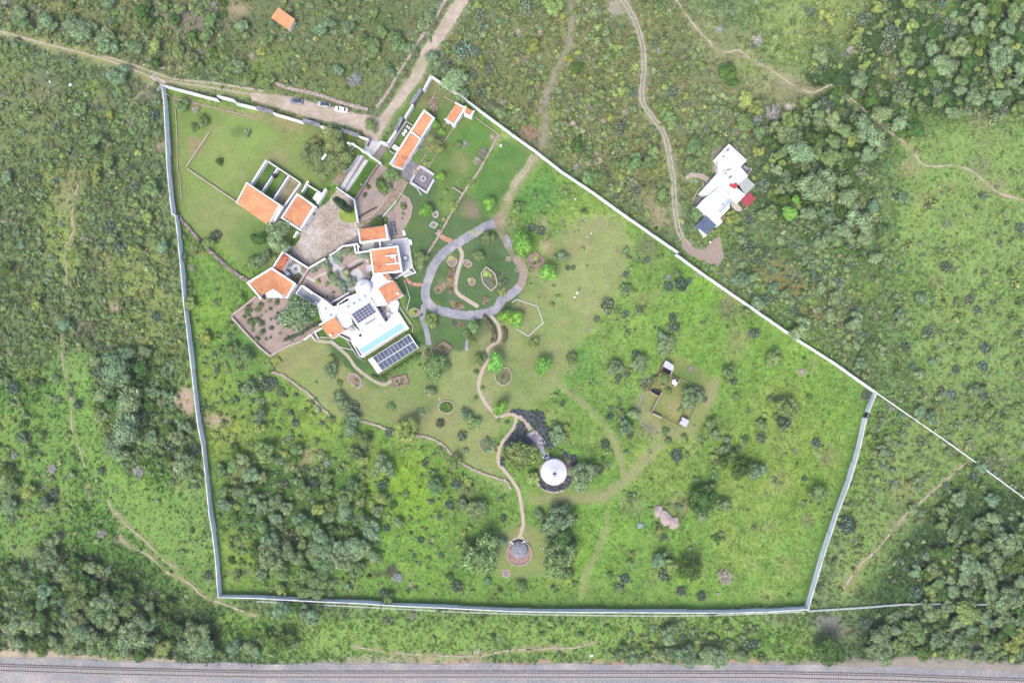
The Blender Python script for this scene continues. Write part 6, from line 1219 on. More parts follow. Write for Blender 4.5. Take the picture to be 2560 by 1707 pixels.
def twigs(n, seed, th=.018, up=.5):
    r = random.Random(seed); V = []; F = []; Tn = []
    def br(a, b, w, c):
        d = (b - a).normalized(); q = d.to_track_quat('Z', 'Y'); k = len(V)
        for p, ww in ((a, w), (b, w * .5)):
            for i in range(3): V.append(tuple(p + q @ Vector((ww * math.cos(i * 2.094), ww * math.sin(i * 2.094), 0))))
        for i in range(3): F.append((k + i, k + (i + 1) % 3, k + 3 + (i + 1) % 3, k + 3 + i)); Tn.append(c)
    for _ in range(n):
        a = r.uniform(0, 6.283); l = r.uniform(.45, 1); m = Vector((math.cos(a) * l * .5, math.sin(a) * l * .5, r.uniform(.1, up) * .8)); e = Vector((math.cos(a + r.uniform(-.3, .3)) * l, math.sin(a + r.uniform(-.3, .3)) * l, r.uniform(.2, up)))
        g = r.uniform(.75, 1.25); c = (g, g * .98, g * .96); br(Vector((0, 0, .02)), m, th * 1.6, c); br(m, e, th, c)
        for _ in range(4):
            p = m.lerp(e, r.uniform(0, 1)); br(p, p + Vector((r.gauss(0, .16), r.gauss(0, .16), r.uniform(0, .15))), th * .7, c)
    return V, F, Tn
def rosette(n, seed, droop=.25, w=.09, l1=1.0):
    r = random.Random(seed); V = []; F = []; Tn = []
    for i in range(n):
        a = i * 2.39996; l = l1 * (.55 + .45 * i / n); el = (1 - i / n) * .9 + .12; c, s = math.cos(a), math.sin(a); b = len(V)
        for u, ww in ((.05, w * .6), (.45, w), (.8, w * .6), (1, .005)):
            x = l * u * math.cos(el); z = l * u * math.sin(el) - droop * u * u * .6 + .12
            V.append((x * c - ww * s, x * s + ww * c, max(.01, z))); V.append((x * c + ww * s, x * s - ww * c, max(.01, z))) 
        g = r.uniform(.8, 1.2)
        for k in range(3): F.append((b + 2 * k, b + 2 * k + 1, b + 2 * k + 3, b + 2 * k + 2)); Tn.append((g, g, g))
    return V, F, Tn
def spire(n, seed):
    r = random.Random(seed); V = []; F = []; Tn = []
    for _ in range(n):
        z = r.random() ** .8; rad = .5 * (math.sin(min(1, z * 1.9 + .12) * 1.57) if z < .45 else (1 - (z - .45) / .57) ** .7) * r.uniform(.8, 1.05); t = r.uniform(0, 6.28)
        p = Vector((rad * math.cos(t), rad * math.sin(t), z)); b = len(V); s = .1 * r.uniform(.7, 1.3); tx = Vector((-math.sin(t), math.cos(t), 0)); up = Vector((math.cos(t) * .3, math.sin(t) * .3, .22))
        V += [tuple(p - tx * s * .7), tuple(p + tx * s * .7), tuple(p + tx * s * .2 + up * s * 1.5), tuple(p - tx * s * .2 + up * s * 1.5)]; F.append((b, b + 1, b + 2, b + 3)); g = r.uniform(.7, 1.25); Tn.append((g, g, g))
    b = len(V)
    for z, q in ((0, .3), (.3, .42), (.6, .36), (.97, .03)):
        for i in range(8): V.append((q * .9 * math.cos(i * .785), q * .9 * math.sin(i * .785), z))
    for j in range(3):
        for i in range(8): F.append((b + j * 8 + i, b + j * 8 + (i + 1) % 8, b + (j + 1) * 8 + (i + 1) % 8, b + (j + 1) * 8 + i)); Tn.append((.6, .62, .58))
    return V, F, Tn
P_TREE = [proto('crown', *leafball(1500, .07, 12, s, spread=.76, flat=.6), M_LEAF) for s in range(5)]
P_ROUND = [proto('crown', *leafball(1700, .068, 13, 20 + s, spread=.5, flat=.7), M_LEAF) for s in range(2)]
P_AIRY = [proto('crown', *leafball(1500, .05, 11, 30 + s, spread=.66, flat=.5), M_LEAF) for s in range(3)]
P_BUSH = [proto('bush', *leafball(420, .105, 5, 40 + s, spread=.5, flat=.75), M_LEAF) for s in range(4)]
P_NOPAL = [proto('cactus', *nopal(260, 50 + s), M_LEAF) for s in range(3)]
P_DRY = [proto('twigs', *twigs(60, 60 + s, th=.026), M_LEAF) for s in range(3)]
P_AGAVE = [proto('rosette', *rosette(26, 70), M_LEAF)]; P_PALM = [proto('fronds', *rosette(30, 71, droop=.7, w=.11), M_LEAF)]
P_SPIRE = [proto('cypress_crown', *spire(900, 72), M_LEAF)]
mbt = MB(); mbt.tube((0, 0, -.02), (0, 0, .62), .06, .035, 7)
for a in range(4): mbt.tube((0, 0, .3 + .05 * a), (.3 * math.cos(a * 1.7), .3 * math.sin(a * 1.7), .58), .03, .015, 5)
ME_TRUNK = bpy.data.meshes.new('trunk'); ME_TRUNK.from_pydata(mbt.v, [], mbt.f); ME_TRUNK.materials.append(m_bark)

KIND = {  # code: (object name, word, category, prototypes, colour, height per radius, jitter)
    'S': ('mesquite_tree', 'tree', 'tree', P_TREE, (140, 164, 122), 1.05), 'M': ('leafy_tree', 'tree', 'tree', P_TREE, (132, 158, 102), 1.1),
    'Y': ('leafy_tree', 'tree', 'tree', P_TREE, (162, 180, 106), 1.1), 'G': ('round_tree', 'round tree', 'tree', P_ROUND, (136, 186, 88), 1.2),
    'D': ('leafy_tree', 'tree', 'tree', P_TREE, (96, 128, 68), 1.1), 'O': ('airy_tree', 'airy tree', 'tree', P_AIRY, (148, 162, 106), 1.25),
    'N': ('prickly_pear', 'cactus clump', 'cactus', P_NOPAL, (128, 148, 124), .95), 'B': ('dry_shrub', 'dry shrub', 'shrub', P_DRY, (188, 188, 184), .9),
    'W': ('dry_shrub', 'dry shrub', 'shrub', P_DRY, (198, 192, 180), .9), 'A': ('agave', 'agave', 'agave', P_AGAVE, (150, 168, 176), .7), 'V': ('olive_tree', 'olive tree', 'tree', P_TREE, (154, 172, 140), 1.0), 'P': ('palm', 'small palm', 'palm', P_PALM, (158, 176, 84), 1.0)}
TONE = {'V': 'silvery', 'S': 'grey-green', 'M': 'mid-green', 'Y': 'yellow-green', 'G': 'bright green', 'D': 'dark green', 'O': 'olive-brown', 'N': 'dusky', 'B': 'bare grey', 'W': 'pale bleached', 'A': 'blue-grey', 'P': 'yellow-green'}
PLANTS = []       # (code, px, py, radius in picture pixels)
def P(c, r, txt):
    for e in txt.split(';'):
        e = e.split()
        if len(e) == 4: PLANTS.append((e[0], c * 640 + float(e[1]) / 3.672, TY[r] + float(e[2]) / 3.672, float(e[3]) / 3.672))
def PD(t, txt):
    o = DO[t]
    for e in txt.split(';'):
        e = e.split()
        if len(e) == 4: PLANTS.append((e[0], o[0] + float(e[1]) / 7.35, o[1] + float(e[2]) / 7.35, float(e[3]) / 7.35))
P(0, 0, "S 190 130 75;S 130 190 50;M 230 220 70;S 430 190 75;S 370 240 55;S 490 240 50;S 660 170 60;S 680 250 90;S 770 270 90;S 840 250 60;S 640 310 60;S 740 340 60;S 900 300 50;S 940 360 60;S 1000 330 60;S 960 430 60;S 1050 430 60;M 1100 340 35;Y 1230 330 40;Y 1430 410 60;Y 1390 470 45;S 1170 400 50;S 1240 440 60;S 1000 190 50;S 1000 40 60;S 1110 80 50;Y 550 365 35;Y 90 230 35;M 300 290 45;Y 420 335 30;D 1760 320 60;M 1900 330 70;M 1930 180 80;S 2220 250 70;M 1330 40 60;M 1520 60 60;M 1640 90 70;M 1820 90 50;D 1310 90 70;D 1340 190 60;D 1440 180 45;D 1600 180 60;M 1640 460 70;S 1760 540 70;M 1840 590 50;S 1560 620 50;D 1420 580 70;S 2200 620 60;S 2150 560 40;W 2310 510 40;M 2290 710 60;S 1080 690 90;S 1010 650 50;S 1150 800 45;S 1070 850 40;S 1190 840 30;S 1100 920 25;M 740 990 60;M 860 1100 50;Y 1010 1050 50;S 1420 930 45;N 1400 1050 80;M 1210 1190 45;Y 1350 1280 50;M 1470 1210 45;Y 1260 1400 50;M 900 1270 80;M 830 1370 70;Y 690 1170 50;M 590 1230 50;M 1000 1490 70;M 1100 1210 40;S 1180 1410 25;S 390 490 40;M 210 420 50;S 130 400 50;S 650 570 50;N 510 1170 50;S 1430 1520 40;S 1000 1330 50;M 1100 1270 40;M 1670 970 60;B 1790 1000 45;M 1860 1110 60;M 1780 1160 45;S 2270 1220 50;D 2010 1480 40")
P(1, 0, "M 265 55 45;M 410 55 28;S 490 40 50;M 560 120 27;S 390 140 45;S 660 110 40;M 740 40 50;S 920 150 40;M 1010 180 50;M 1080 130 55;S 850 250 60;S 650 230 70;S 590 290 60;S 720 280 45;M 100 360 65;S 240 350 45;M 310 340 45;M 510 450 33;M 710 390 28;M 390 460 38;Y 405 510 22;Y 855 425 42;M 865 365 25;M 580 520 38;M 310 575 40;M 450 580 50;Y 445 630 38;M 140 480 33;M 200 490 25;Y 40 470 50;M 980 370 60;M 1000 440 40;M 1150 300 60;Y 1230 330 40;M 1290 350 80;M 1300 420 70;M 1080 430 70;M 1070 500 50;Y 1130 530 35;M 1180 590 45;M 1060 560 35;M 1230 190 33;Y 1405 360 28;M 1060 670 25;S 610 650 40;S 750 650 60;D 840 800 35;B 905 725 85;M 560 810 55;M 370 710 35;M 110 740 60;M 290 780 35;S 1470 350 35;S 1470 280 40;S 1540 230 60;S 1590 160 60;S 1610 90 50;S 1660 40 50;S 1580 290 45;S 1400 450 60;S 1610 520 75;S 1660 590 50;S 1220 660 50;S 1280 690 40;S 1320 620 35;M 1060 1150 65;O 950 1290 45;N 1900 440 100;N 1750 590 70;N 2020 470 50;N 2080 240 60;N 2060 150 60;S 1830 730 110;S 1900 870 70;N 2000 690 60;Y 2140 820 50;N 2060 830 60;N 2090 940 60;S 2240 1030 60;M 2330 800 50;N 2140 610 70;S 2000 330 40;S 2230 200 50;Y 2060 520 30;S 2300 60 50;O 540 1440 140;O 700 1300 130;O 730 1480 140;O 560 1300 80;S 640 1400 90;M 1860 1330 50;B 1920 1320 45;O 1640 1330 100;G 1650 1150 45;G 1700 1210 45;W 2170 1260 35;W 2090 1400 60;W 2030 1470 50;Y 1560 1500 40;O 460 1360 60;O 620 1560 100")
P(2, 0, "N 130 60 80;Y 380 60 90;Y 470 140 45;N 60 0 60;M 30 20 50;W 60 290 35;N 220 370 40;Y 200 420 60;W 260 290 30;S 250 240 35;Y 375 290 20;S 40 180 30;M 40 390 30;Y 300 390 25;Y 430 440 30;Y 430 500 25;Y 520 530 45;D 600 620 60;Y 610 480 45;W 520 600 35;Y 720 720 35;M 310 710 45;W 210 810 35;M 100 700 40;S 760 130 70;W 800 90 35;S 860 290 50;Y 940 430 45;M 990 480 45;M 880 530 55;M 1110 390 50;Y 1130 600 50;Y 1020 760 50;Y 1000 850 60;N 1110 840 45;M 800 860 60;Y 740 910 35;Y 940 950 40;M 790 930 50;W 1040 1030 35;Y 900 1080 50;N 1000 1170 70;M 850 1170 40;W 840 1110 30;Y 1060 1200 25;W 560 1130 30;M 540 1210 50;D 600 1330 65;M 720 1360 50;M 700 1400 40;M 810 1350 50;B 780 1410 30;M 1150 1290 50;N 1230 1240 50;M 1290 1170 40;M 1330 1230 35;M 1450 130 42;Y 1460 130 30;M 1360 60 50;N 1310 390 45;W 1350 460 35;M 1690 490 45;M 1700 540 35;M 1750 610 45;N 1810 660 45;Y 1470 680 30;M 1360 730 30;N 1480 830 60;Y 1600 880 40;M 1480 940 40;M 1360 960 60;M 1400 1010 60;M 1500 1000 40;Y 1580 1010 40;Y 1660 1010 35;N 1610 950 40;M 1430 1080 70;M 1460 1130 50;S 1690 1130 50;Y 1870 1170 40;S 1800 890 50;D 1960 660 80;D 2030 760 60;Y 2150 900 80;Y 2130 960 60;Y 2240 990 70;M 2130 1110 80;D 2060 1010 50;M 2260 1210 70;B 2260 1110 50;Y 1860 190 25;M 2240 110 40;W 1910 270 40;W 2260 360 60;M 1680 1300 60;M 1650 1360 60;M 1730 1400 40;M 1640 1490 60;M 1130 1480 70;M 1050 1490 60;M 1240 1500 80;M 1290 1400 70;M 950 1500 60;N 1210 1450 50;Y 520 1520 35;M 660 1450 40;B 590 1530 40;Y 2260 1390 60")
P(3, 0, "Y 550 40 40;Y 640 60 38;Y 540 160 75;Y 600 210 50;Y 545 280 40;N 400 100 60;N 900 160 70;Y 1000 70 55;Y 1035 210 40;M 1130 120 35;N 1260 100 40;Y 1200 200 55;Y 1320 240 60;Y 850 270 50;Y 800 350 70;W 770 450 50;M 620 360 38;S 480 500 90;N 510 600 70;Y 670 600 35;M 610 610 35;N 1160 300 100;N 1110 430 80;Y 855 535 30;Y 890 600 50;Y 930 570 35;Y 1020 540 35;Y 1080 595 35;Y 1065 700 35;Y 1175 735 22;N 1230 650 50;S 840 760 100;D 960 920 100;M 320 930 60;N 540 950 80;W 200 980 50;B 60 1030 80;M 470 1050 60;S 580 1100 90;N 1690 270 80;S 1910 240 80;M 1500 90 40;Y 1620 120 40;N 1610 20 60;S 1600 590 110;S 1760 440 90;S 1490 440 70;D 1500 660 70;S 1200 900 60;M 1380 970 70;M 1560 940 60;S 1030 1050 100;S 1200 1130 90;D 1350 1190 100;S 1900 900 80;S 2100 900 80;S 2120 530 130;S 2200 250 70;D 2320 340 60;M 2250 130 80;S 1950 100 80;Y 1930 640 40;M 1760 740 60;S 1700 1040 70;S 1760 830 60;S 1300 850 50;N 1560 830 60;S 930 1220 130;M 700 1200 80;M 600 1300 80;S 100 1200 100;S 230 1250 80;S 300 1400 130;M 170 1350 70;M 560 1460 90;S 900 1430 90;Y 40 1470 45;Y 140 1500 55;M 700 1430 60;D 1240 1230 70;D 1860 380 70;M 1660 420 60;D 1640 900 60")
P(0, 1, "M 1390 160 80;Y 880 60 60;M 1050 80 50;M 1200 260 50;M 820 290 50;M 1120 290 40;N 970 290 60;M 820 410 45;Y 1350 420 60;N 1230 150 50;S 1030 620 50;Y 1290 570 50;Y 1240 720 60;S 1270 640 50;S 1370 620 30;S 1140 440 20;Y 650 1160 40;Y 330 1210 60;S 600 1410 80;N 990 500 70;M 1680 600 45;S 1690 790 55;M 1640 850 50;B 1750 890 35;Y 1740 1220 55;M 1740 1080 35;M 1735 1030 35;M 1640 1110 30;N 1970 590 50;M 1910 660 60;M 1810 710 60;Y 1890 1530 60;M 1980 1210 50;M 2170 1220 45;N 1230 1230 40;N 1420 1340 50;D 2330 610 50;M 2320 830 60;M 330 300 30;M 290 210 25;D 2310 1380 40;M 2270 1290 45;S 270 570 40;M 560 80 40;M 1000 170 45;S 60 60 60;N 320 60 60;S 140 560 50;D 60 900 60;D 130 1060 50;M 1980 1100 35;S 1450 500 40;M 1080 1050 40;M 1400 900 40;S 900 700 50;N 1080 700 45;S 1500 700 60;B 1480 720 50")
P(1, 1, "S 210 590 145;D 50 630 70;S 50 830 80;M 100 780 60;G 1700 50 55;G 1740 190 40;G 1560 370 80;Y 1810 320 50;G 1690 280 30;M 1980 100 40;G 2135 300 85;G 1620 610 20;Y 1730 450 35;G 1695 510 18;O 1510 820 80;O 2130 620 80;O 2040 780 65;S 400 1300 175;D 1140 120 65;M 1250 40 75;M 1190 170 60;D 1030 150 32;D 1000 222 32;M 1350 330 48;D 1110 470 55;D 1170 450 45;N 2220 950 35;N 2280 1020 55;G 2240 1030 25;O 2260 1110 45;M 1610 1370 65;G 2290 1340 95;P 2110 940 50;P 2150 960 30;P 1785 800 40;P 1960 1000 35;P 1440 1290 45;P 2000 560 30;A 1125 215 22;A 1060 215 22;D 1900 400 0;G 1770 800 0;M 1990 1420 55;M 1930 1500 40;M 1980 1560 40;N 1830 1395 30;S 1350 400 28;W 1945 840 22;W 1340 440 20;A 1350 280 14;A 1250 240 10")
PD('C', "V 1345 835 72;V 1440 760 66;V 1540 740 90;V 1610 790 80;V 1780 650 100;V 1850 520 100;V 2020 490 90;V 2200 570 75;V 2320 590 68;D 1660 930 75;V 1750 990 95;V 1740 1070 95;V 1840 1110 95;V 1890 1200 95;V 1930 900 108;V 2040 1060 95;Y 1425 1055 62;Y 1600 1110 62;Y 1710 1335 40;D 1710 1250 38;O 1040 960 85;O 1040 1010 50;Y 1155 825 42;M 540 1400 32;M 380 1490 45;M 215 1460 28;M 670 1470 50;D 690 1370 50;O 940 490 50;D 650 570 60;G 20 1400 110;D 1590 1340 30")
P(2, 1, "G 100 670 125;G 320 945 105;Y 420 1160 30;Y 370 1230 35;N 180 520 45;N 265 550 55;M 60 340 60;M 490 190 40;P 215 800 38;Y 645 715 30;S 450 800 65;N 510 890 30;N 560 890 30;M 1050 730 50;N 1240 820 40;B 1440 980 45;N 1440 1060 50;N 1560 1040 80;N 1630 1010 40;Y 1000 980 25;N 1050 950 30;S 1040 1090 50;N 880 1230 65;N 880 1300 30;N 1170 1275 35;N 1045 1310 30;M 1035 1360 25;N 780 1360 40;B 695 1455 30;M 1060 1490 35;N 1480 1350 35;N 1495 1430 60;N 2230 1490 50;M 2140 1300 50;S 1400 1530 60;M 1370 1530 50;M 1680 400 75;N 2310 130 80;Y 2220 60 40;Y 2020 430 65;Y 2100 530 50;N 2180 450 50;S 2120 640 55;N 2180 700 65;W 2030 590 30;M 2300 400 60;N 1140 180 50;M 1370 210 60;M 1040 300 35;S 2100 1000 80;S 2200 980 60;S 2250 1220 70;S 1780 900 40;G 40 1340 75;G 30 1400 60;D 1320 530 30;S 1530 940 50;M 330 310 35;A 1690 95 22;N 2330 1180 50;S 2040 980 45;B 1720 940 40;D 660 370 35;D 490 190 30;M 1380 250 40;M 1430 120 40;D 1180 60 0;M 700 60 60;M 810 50 60;Y 1000 60 45")
P(3, 1, "S 430 130 165;G 250 270 55;G 190 390 90;S 370 390 80;N 1200 230 60;S 1240 250 60;N 1990 230 50;N 2330 520 50;D 1060 510 50;S 840 470 120;S 720 240 100;S 560 440 70;N 760 850 50;N 640 1020 60;N 1660 880 55;N 980 1240 35;N 260 1290 50;Y 440 1200 40;N 2070 1210 35;S 300 1450 110;S 800 1380 80;N 430 960 60;Y 830 1130 30;M 570 840 40;N 1480 1480 50;S 170 1130 60;S 60 1080 60;Y 40 1260 30;M 30 380 60;S 700 550 80;S 880 620 80;M 640 650 60;D 680 720 60;S 550 620 70;S 960 330 70;S 470 660 60;M 1040 420 50;S 330 800 50;M 620 560 60;S 800 320 70;S 900 500 70;S 980 800 70;S 600 1180 70;S 480 1080 60;D 400 1050 40;S 700 100 80;D 760 60 60;M 1060 540 60;N 1870 1180 45;N 1930 1270 45;S 1400 1180 60;S 1220 1330 70;S 560 1330 70;S 180 1320 50")
P(0, 2, "S 1080 230 140;S 1050 340 120;S 1200 540 140;S 1170 800 150;S 930 680 60;S 1080 1000 110;S 1330 90 60;M 310 400 60;N 100 430 70;N 900 290 60;Y 270 1380 85;M 100 1320 70;S 90 1500 80;S 1680 1120 105;S 1620 880 80;N 1560 960 60;N 1780 990 70;N 700 580 50;N 1400 670 40;N 920 1190 45;B 1260 1190 50;M 1480 1000 50;N 470 1400 50;S 420 1490 80;N 900 40 50;B 470 1170 50;S 200 890 60;N 2220 430 60;S 2290 430 70;M 2020 1180 60;N 2060 1200 50;S 940 490 80;D 1300 260 80;D 1240 420 70;M 1340 450 60;D 1380 560 60;S 1000 900 60;S 1150 140 90;D 1010 440 60;D 1540 800 60;S 1700 780 60;M 1560 1290 40;B 120 1050 40;M 60 340 50;D 60 1180 60;D 160 1230 50;S 2240 1080 70;M 2150 1130 70;S 2290 1220 80;S 2230 1370 70;M 2060 1370 60;D 2150 1000 60;B 1530 740 40;M 2290 960 50;S 2060 1500 70;M 2280 1520 60;Y 1970 860 50;M 2050 760 50;M 2260 120 70;M 2130 60 60")
P(1, 2, "N 90 400 100;M 150 400 40;S 220 460 45;M 160 610 50;S 40 680 80;Y 30 790 60;N 360 490 30;N 320 650 35;N 355 750 40;N 600 750 35;M 680 710 45;S 570 620 50;Y 690 150 50;S 690 260 70;Y 680 330 35;M 760 380 40;N 890 600 68;S 890 700 70;S 780 560 70;Y 1380 820 118;S 870 800 80;M 1000 910 72;M 930 860 40;M 70 1000 80;Y 90 1070 60;B 275 905 25;N 440 1170 35;B 645 1120 35;N 520 1290 50;N 250 1310 45;Y 225 1370 30;S 1150 1080 60;S 1180 1160 85;Y 980 1100 60;M 930 1040 60;Y 890 990 50;M 880 1320 60;M 1000 1340 50;N 1150 1330 45;Y 1150 1430 70;M 820 1430 80;S 180 1480 90;M 700 1500 70;N 1545 1120 40;M 1820 1120 72;M 1640 1320 88;N 1840 1310 45;Y 1950 1290 40;M 1700 1000 45;S 1510 650 40;N 1690 750 50;N 1890 870 50;S 1920 1000 38;M 2130 910 40;S 2170 960 40;S 2130 1000 30;S 1930 670 50;M 2010 750 62;S 1970 790 35;M 1640 200 110;M 1620 300 80;S 1600 460 60;M 2060 160 55;G 2200 180 112;G 2250 600 85;M 2230 720 30;Y 180 170 45;M 1240 590 40;M 1200 600 25;S 2040 1540 100;M 1780 1220 40;N 1770 1500 40;N 550 370 25;M 1740 230 50;M 1170 340 45;M 2020 280 35;M 2300 740 30;S 540 530 30;P 880 400 25;P 1310 370 35;P 1700 60 35;P 1700 90 25;P 1255 380 20;N 140 380 60;S 760 500 60;M 2080 430 30;M 2010 520 30;N 1220 840 40;S 300 1150 50;M 1640 1200 40;S 60 1250 60;M 640 1340 60;N 600 1190 40;Y 760 1190 50;M 1370 1400 40;N 1750 820 0;M 440 1330 60;S 820 1540 80;Y 560 1540 60;S 960 1480 60;M 400 1400 60;D 100 620 0;D 560 1370 60;S 1900 1500 60;D 1000 1390 50;S 30 540 50;M 40 330 50")
P(2, 2, "G 280 220 98;S 950 240 78;N 980 330 45;S 1180 190 80;N 1140 120 45;S 1430 40 100;M 550 170 60;M 200 30 60;N 1220 370 40;M 1200 430 40;N 910 610 30;N 900 690 35;M 1000 650 40;S 1120 660 55;S 1040 790 70;N 1090 850 35;S 1010 720 50;S 420 870 90;S 400 770 50;Y 500 780 55;M 85 1040 165;Y 185 1250 58;S 650 1230 125;N 790 1180 75;N 860 940 50;Y 845 1020 35;N 1520 1050 58;M 1410 830 45;M 1440 910 50;M 1580 870 40;S 1650 520 95;S 1700 470 60;M 1390 330 62;M 1310 340 45;M 1990 280 60;N 2040 370 45;M 2060 500 45;M 1820 760 70;S 1850 850 60;Y 1840 1050 45;S 1960 990 60;D 2010 1050 75;D 2110 1170 95;S 2230 1180 90;M 2080 1000 45;M 1870 1240 40;D 1690 1400 90;M 1800 1360 75;D 1780 1480 115;S 1940 1500 80;S 1540 1520 35;S 480 1540 65;M 1090 1430 45;Y 1070 1490 30;N 470 560 30;S 2290 760 60;N 2300 890 45;Y 2320 670 35;N 1770 530 40;N 985 525 22;S 740 360 25;M 1440 450 45;M 1560 620 40;O 500 900 45;Y 360 500 25;S 1730 900 30;N 1060 300 30;D 1940 1110 60;D 1660 1490 70;D 430 700 0;D 90 1040 0;S 350 1250 0;M 330 1000 45;N 1920 640 0;B 1640 245 28;D 2150 900 40;S 1980 890 50")
P(3, 2, "M 160 590 92;N 160 740 70;M 220 640 62;M 40 150 90;M 100 150 40;N 450 930 45;S 450 970 40;M 460 1400 100;N 340 1260 35;N 910 500 55;M 40 530 50;N 2000 50 60;N 1280 50 60;N 1990 230 55;B 310 270 0;N 1340 230 50;S 1500 180 50;S 1400 300 60;N 1740 260 50;N 1600 450 50;S 1500 700 60;S 1400 640 60;N 2000 500 50;S 1900 450 60;S 1250 850 50;S 1050 1000 60;S 1200 950 50;N 1070 1120 45;S 1150 1180 50;N 1420 930 50;S 1650 1000 50;S 1950 1150 60;N 1900 1240 60;S 1600 560 50;S 1100 880 50;N 1700 480 40;S 1150 1320 50;S 2050 1450 70;S 1750 1440 70;S 1400 1350 50;N 1650 1330 40;B 1170 1300 45;S 850 200 60;S 700 120 50;M 560 60 50;S 1060 60 50;N 780 200 0;N 760 1300 40;S 1330 1540 60;S 1600 1540 60;M 1980 1330 50")
P(0, 3, "S 470 400 90;S 480 260 70;S 600 560 90;D 700 560 80;M 710 770 125;S 950 830 115;M 880 900 90;M 940 950 100;M 1180 900 80;S 1250 1100 155;S 1200 1180 120;S 1330 1020 100;M 1000 1230 110;M 850 1240 80;Y 1080 1280 80;Y 1500 1240 90;Y 1450 1140 50;D 1580 1060 90;M 1650 1100 60;S 1820 1130 125;S 1870 1240 120;S 1760 1250 80;S 1760 1050 60;S 170 1020 90;M 230 960 80;S 300 1050 90;D 380 980 80;S 700 1000 100;S 740 1080 100;S 660 1150 90;S 820 1120 90;Y 2050 1310 30;S 2150 1250 80;S 2280 1250 80;D 1530 860 60;B 1160 830 60;N 1900 590 40;S 1010 1000 90;D 1090 780 80;D 1180 720 80;B 920 200 50;M 640 650 80;D 800 640 80;S 1380 880 60;D 700 480 80;D 560 480 60;D 1060 1140 80;D 1420 940 70;D 1100 620 50;M 380 840 60;S 100 1080 70;D 250 880 60;S 620 1080 70;D 1560 1180 60;D 1960 1240 60;S 1400 1180 70;M 1180 1260 60;S 2340 1280 60;D 960 700 60;D 850 720 60;S 370 370 60;S 380 480 60")
P(1, 3, "S 130 260 92;N 310 230 72;Y 385 170 45;Y 430 250 35;M 480 130 100;S 600 230 90;S 590 320 100;S 700 400 80;S 800 330 100;S 900 290 100;S 970 340 90;S 800 470 90;S 1060 170 92;S 330 380 100;S 150 430 120;N 350 440 60;S 520 380 90;M 640 490 90;M 560 620 90;M 540 730 75;M 430 740 60;S 700 650 50;S 690 750 42;M 960 520 60;S 840 680 50;B 1300 610 50;M 1210 790 58;N 1170 750 50;N 860 40 45;M 980 50 60;N 1200 150 35;N 1510 260 40;N 1450 400 25;N 1700 400 40;M 2060 400 185;M 1950 330 80;N 1840 690 70;D 1780 600 50;Y 1960 140 38;Y 1905 205 38;Y 2190 770 30;N 2240 720 35;S 480 940 105;D 420 870 70;M 560 890 55;S 230 900 80;D 90 1140 70;D 250 1190 100;M 180 1200 50;S 350 1210 60;S 2250 270 60;M 2130 640 45;S 660 50 60;N 2270 60 50;N 1680 50 25;B 1210 980 35;B 1430 960 35;S 180 60 70;M 60 130 60;M 240 560 70;S 70 330 60;D 700 170 60;M 450 560 60;D 860 180 60;D 340 870 60;M 460 800 50;S 400 60 70;D 2180 1140 40;S 780 60 50;M 230 130 50;S 420 300 60;S 880 400 60")
P(2, 3, "S 430 70 132;S 360 150 80;D 460 280 120;M 440 420 145;S 370 260 60;O 80 680 62;Y 1350 170 52;N 1400 230 30;Y 1095 390 42;S 1350 430 90;Y 1450 490 72;N 1390 590 50;D 1620 520 115;S 1690 560 50;N 1040 620 45;S 990 700 50;N 1560 730 52;N 1745 780 58;W 1970 610 85;A 1180 130 42;M 500 570 60;D 540 570 50;N 1570 1150 42;S 1440 1130 90;S 1560 1040 50;N 2210 1230 50;S 2280 1340 50;S 1350 1300 80;S 1450 1290 60;S 1600 1320 100;S 1800 1290 90;S 1900 1330 100;S 2100 1320 60;Y 1970 1050 35;M 1000 1280 60;S 1090 1130 40;N 865 1040 25;N 615 1125 25;M 440 1310 40;D 540 360 60;M 350 500 60;M 370 700 35;S 260 30 60;D 1890 240 40;S 1540 250 0;S 1750 40 60;Y 560 650 30;Y 530 0 0;D 900 570 35;N 1890 480 0;S 1740 1360 60;S 1240 1330 50;M 1480 1370 40;S 1100 1330 60;D 1300 60 0;S 2050 1240 40;D 560 260 50")
P(3, 3, "N 750 130 88;N 1370 740 55;N 900 1030 78;N 1000 960 42;S 2200 280 130;S 1700 720 70;S 1660 620 60;M 1570 650 60;N 1880 640 60;S 2030 630 80;D 560 1260 125;S 1030 1150 110;S 1070 1290 100;M 1200 1200 80;M 1330 1060 82;M 1400 1160 70;S 1500 950 90;S 1540 1180 60;M 1820 900 130;S 1960 960 70;S 2170 980 80;Y 1700 1310 50;Y 1590 1285 30;M 2020 1210 80;Y 2240 1230 70;Y 2240 1350 50;D 2200 1060 90;S 2210 800 130;D 2250 480 90;S 1850 480 100;N 1640 280 40;N 1750 290 40;N 1920 270 40;S 1700 170 60;N 1370 470 40;M 1600 100 60;N 490 690 40;S 2100 150 80;M 1900 350 60;S 1450 860 70;D 1240 900 50;S 1350 540 60;D 2330 920 70;S 2050 760 80;M 2100 860 70;S 1820 760 70;S 2320 640 80;D 1600 760 60;S 1650 860 70;S 1720 1010 70;S 1850 1060 70;M 1980 1080 60;S 1750 1180 60;D 2120 1150 70;S 1940 1320 60;S 2060 1360 50;S 2320 1000 60;D 660 1300 60;S 940 1240 60;S 1160 1080 60;S 2060 50 70;S 1950 100 60;S 2200 400 70;S 2080 440 80;S 1980 520 60;S 1800 600 60;S 1760 480 50;N 1180 460 30;N 470 700 0;S 1420 20 50;S 250 1060 0;N 780 1130 30")
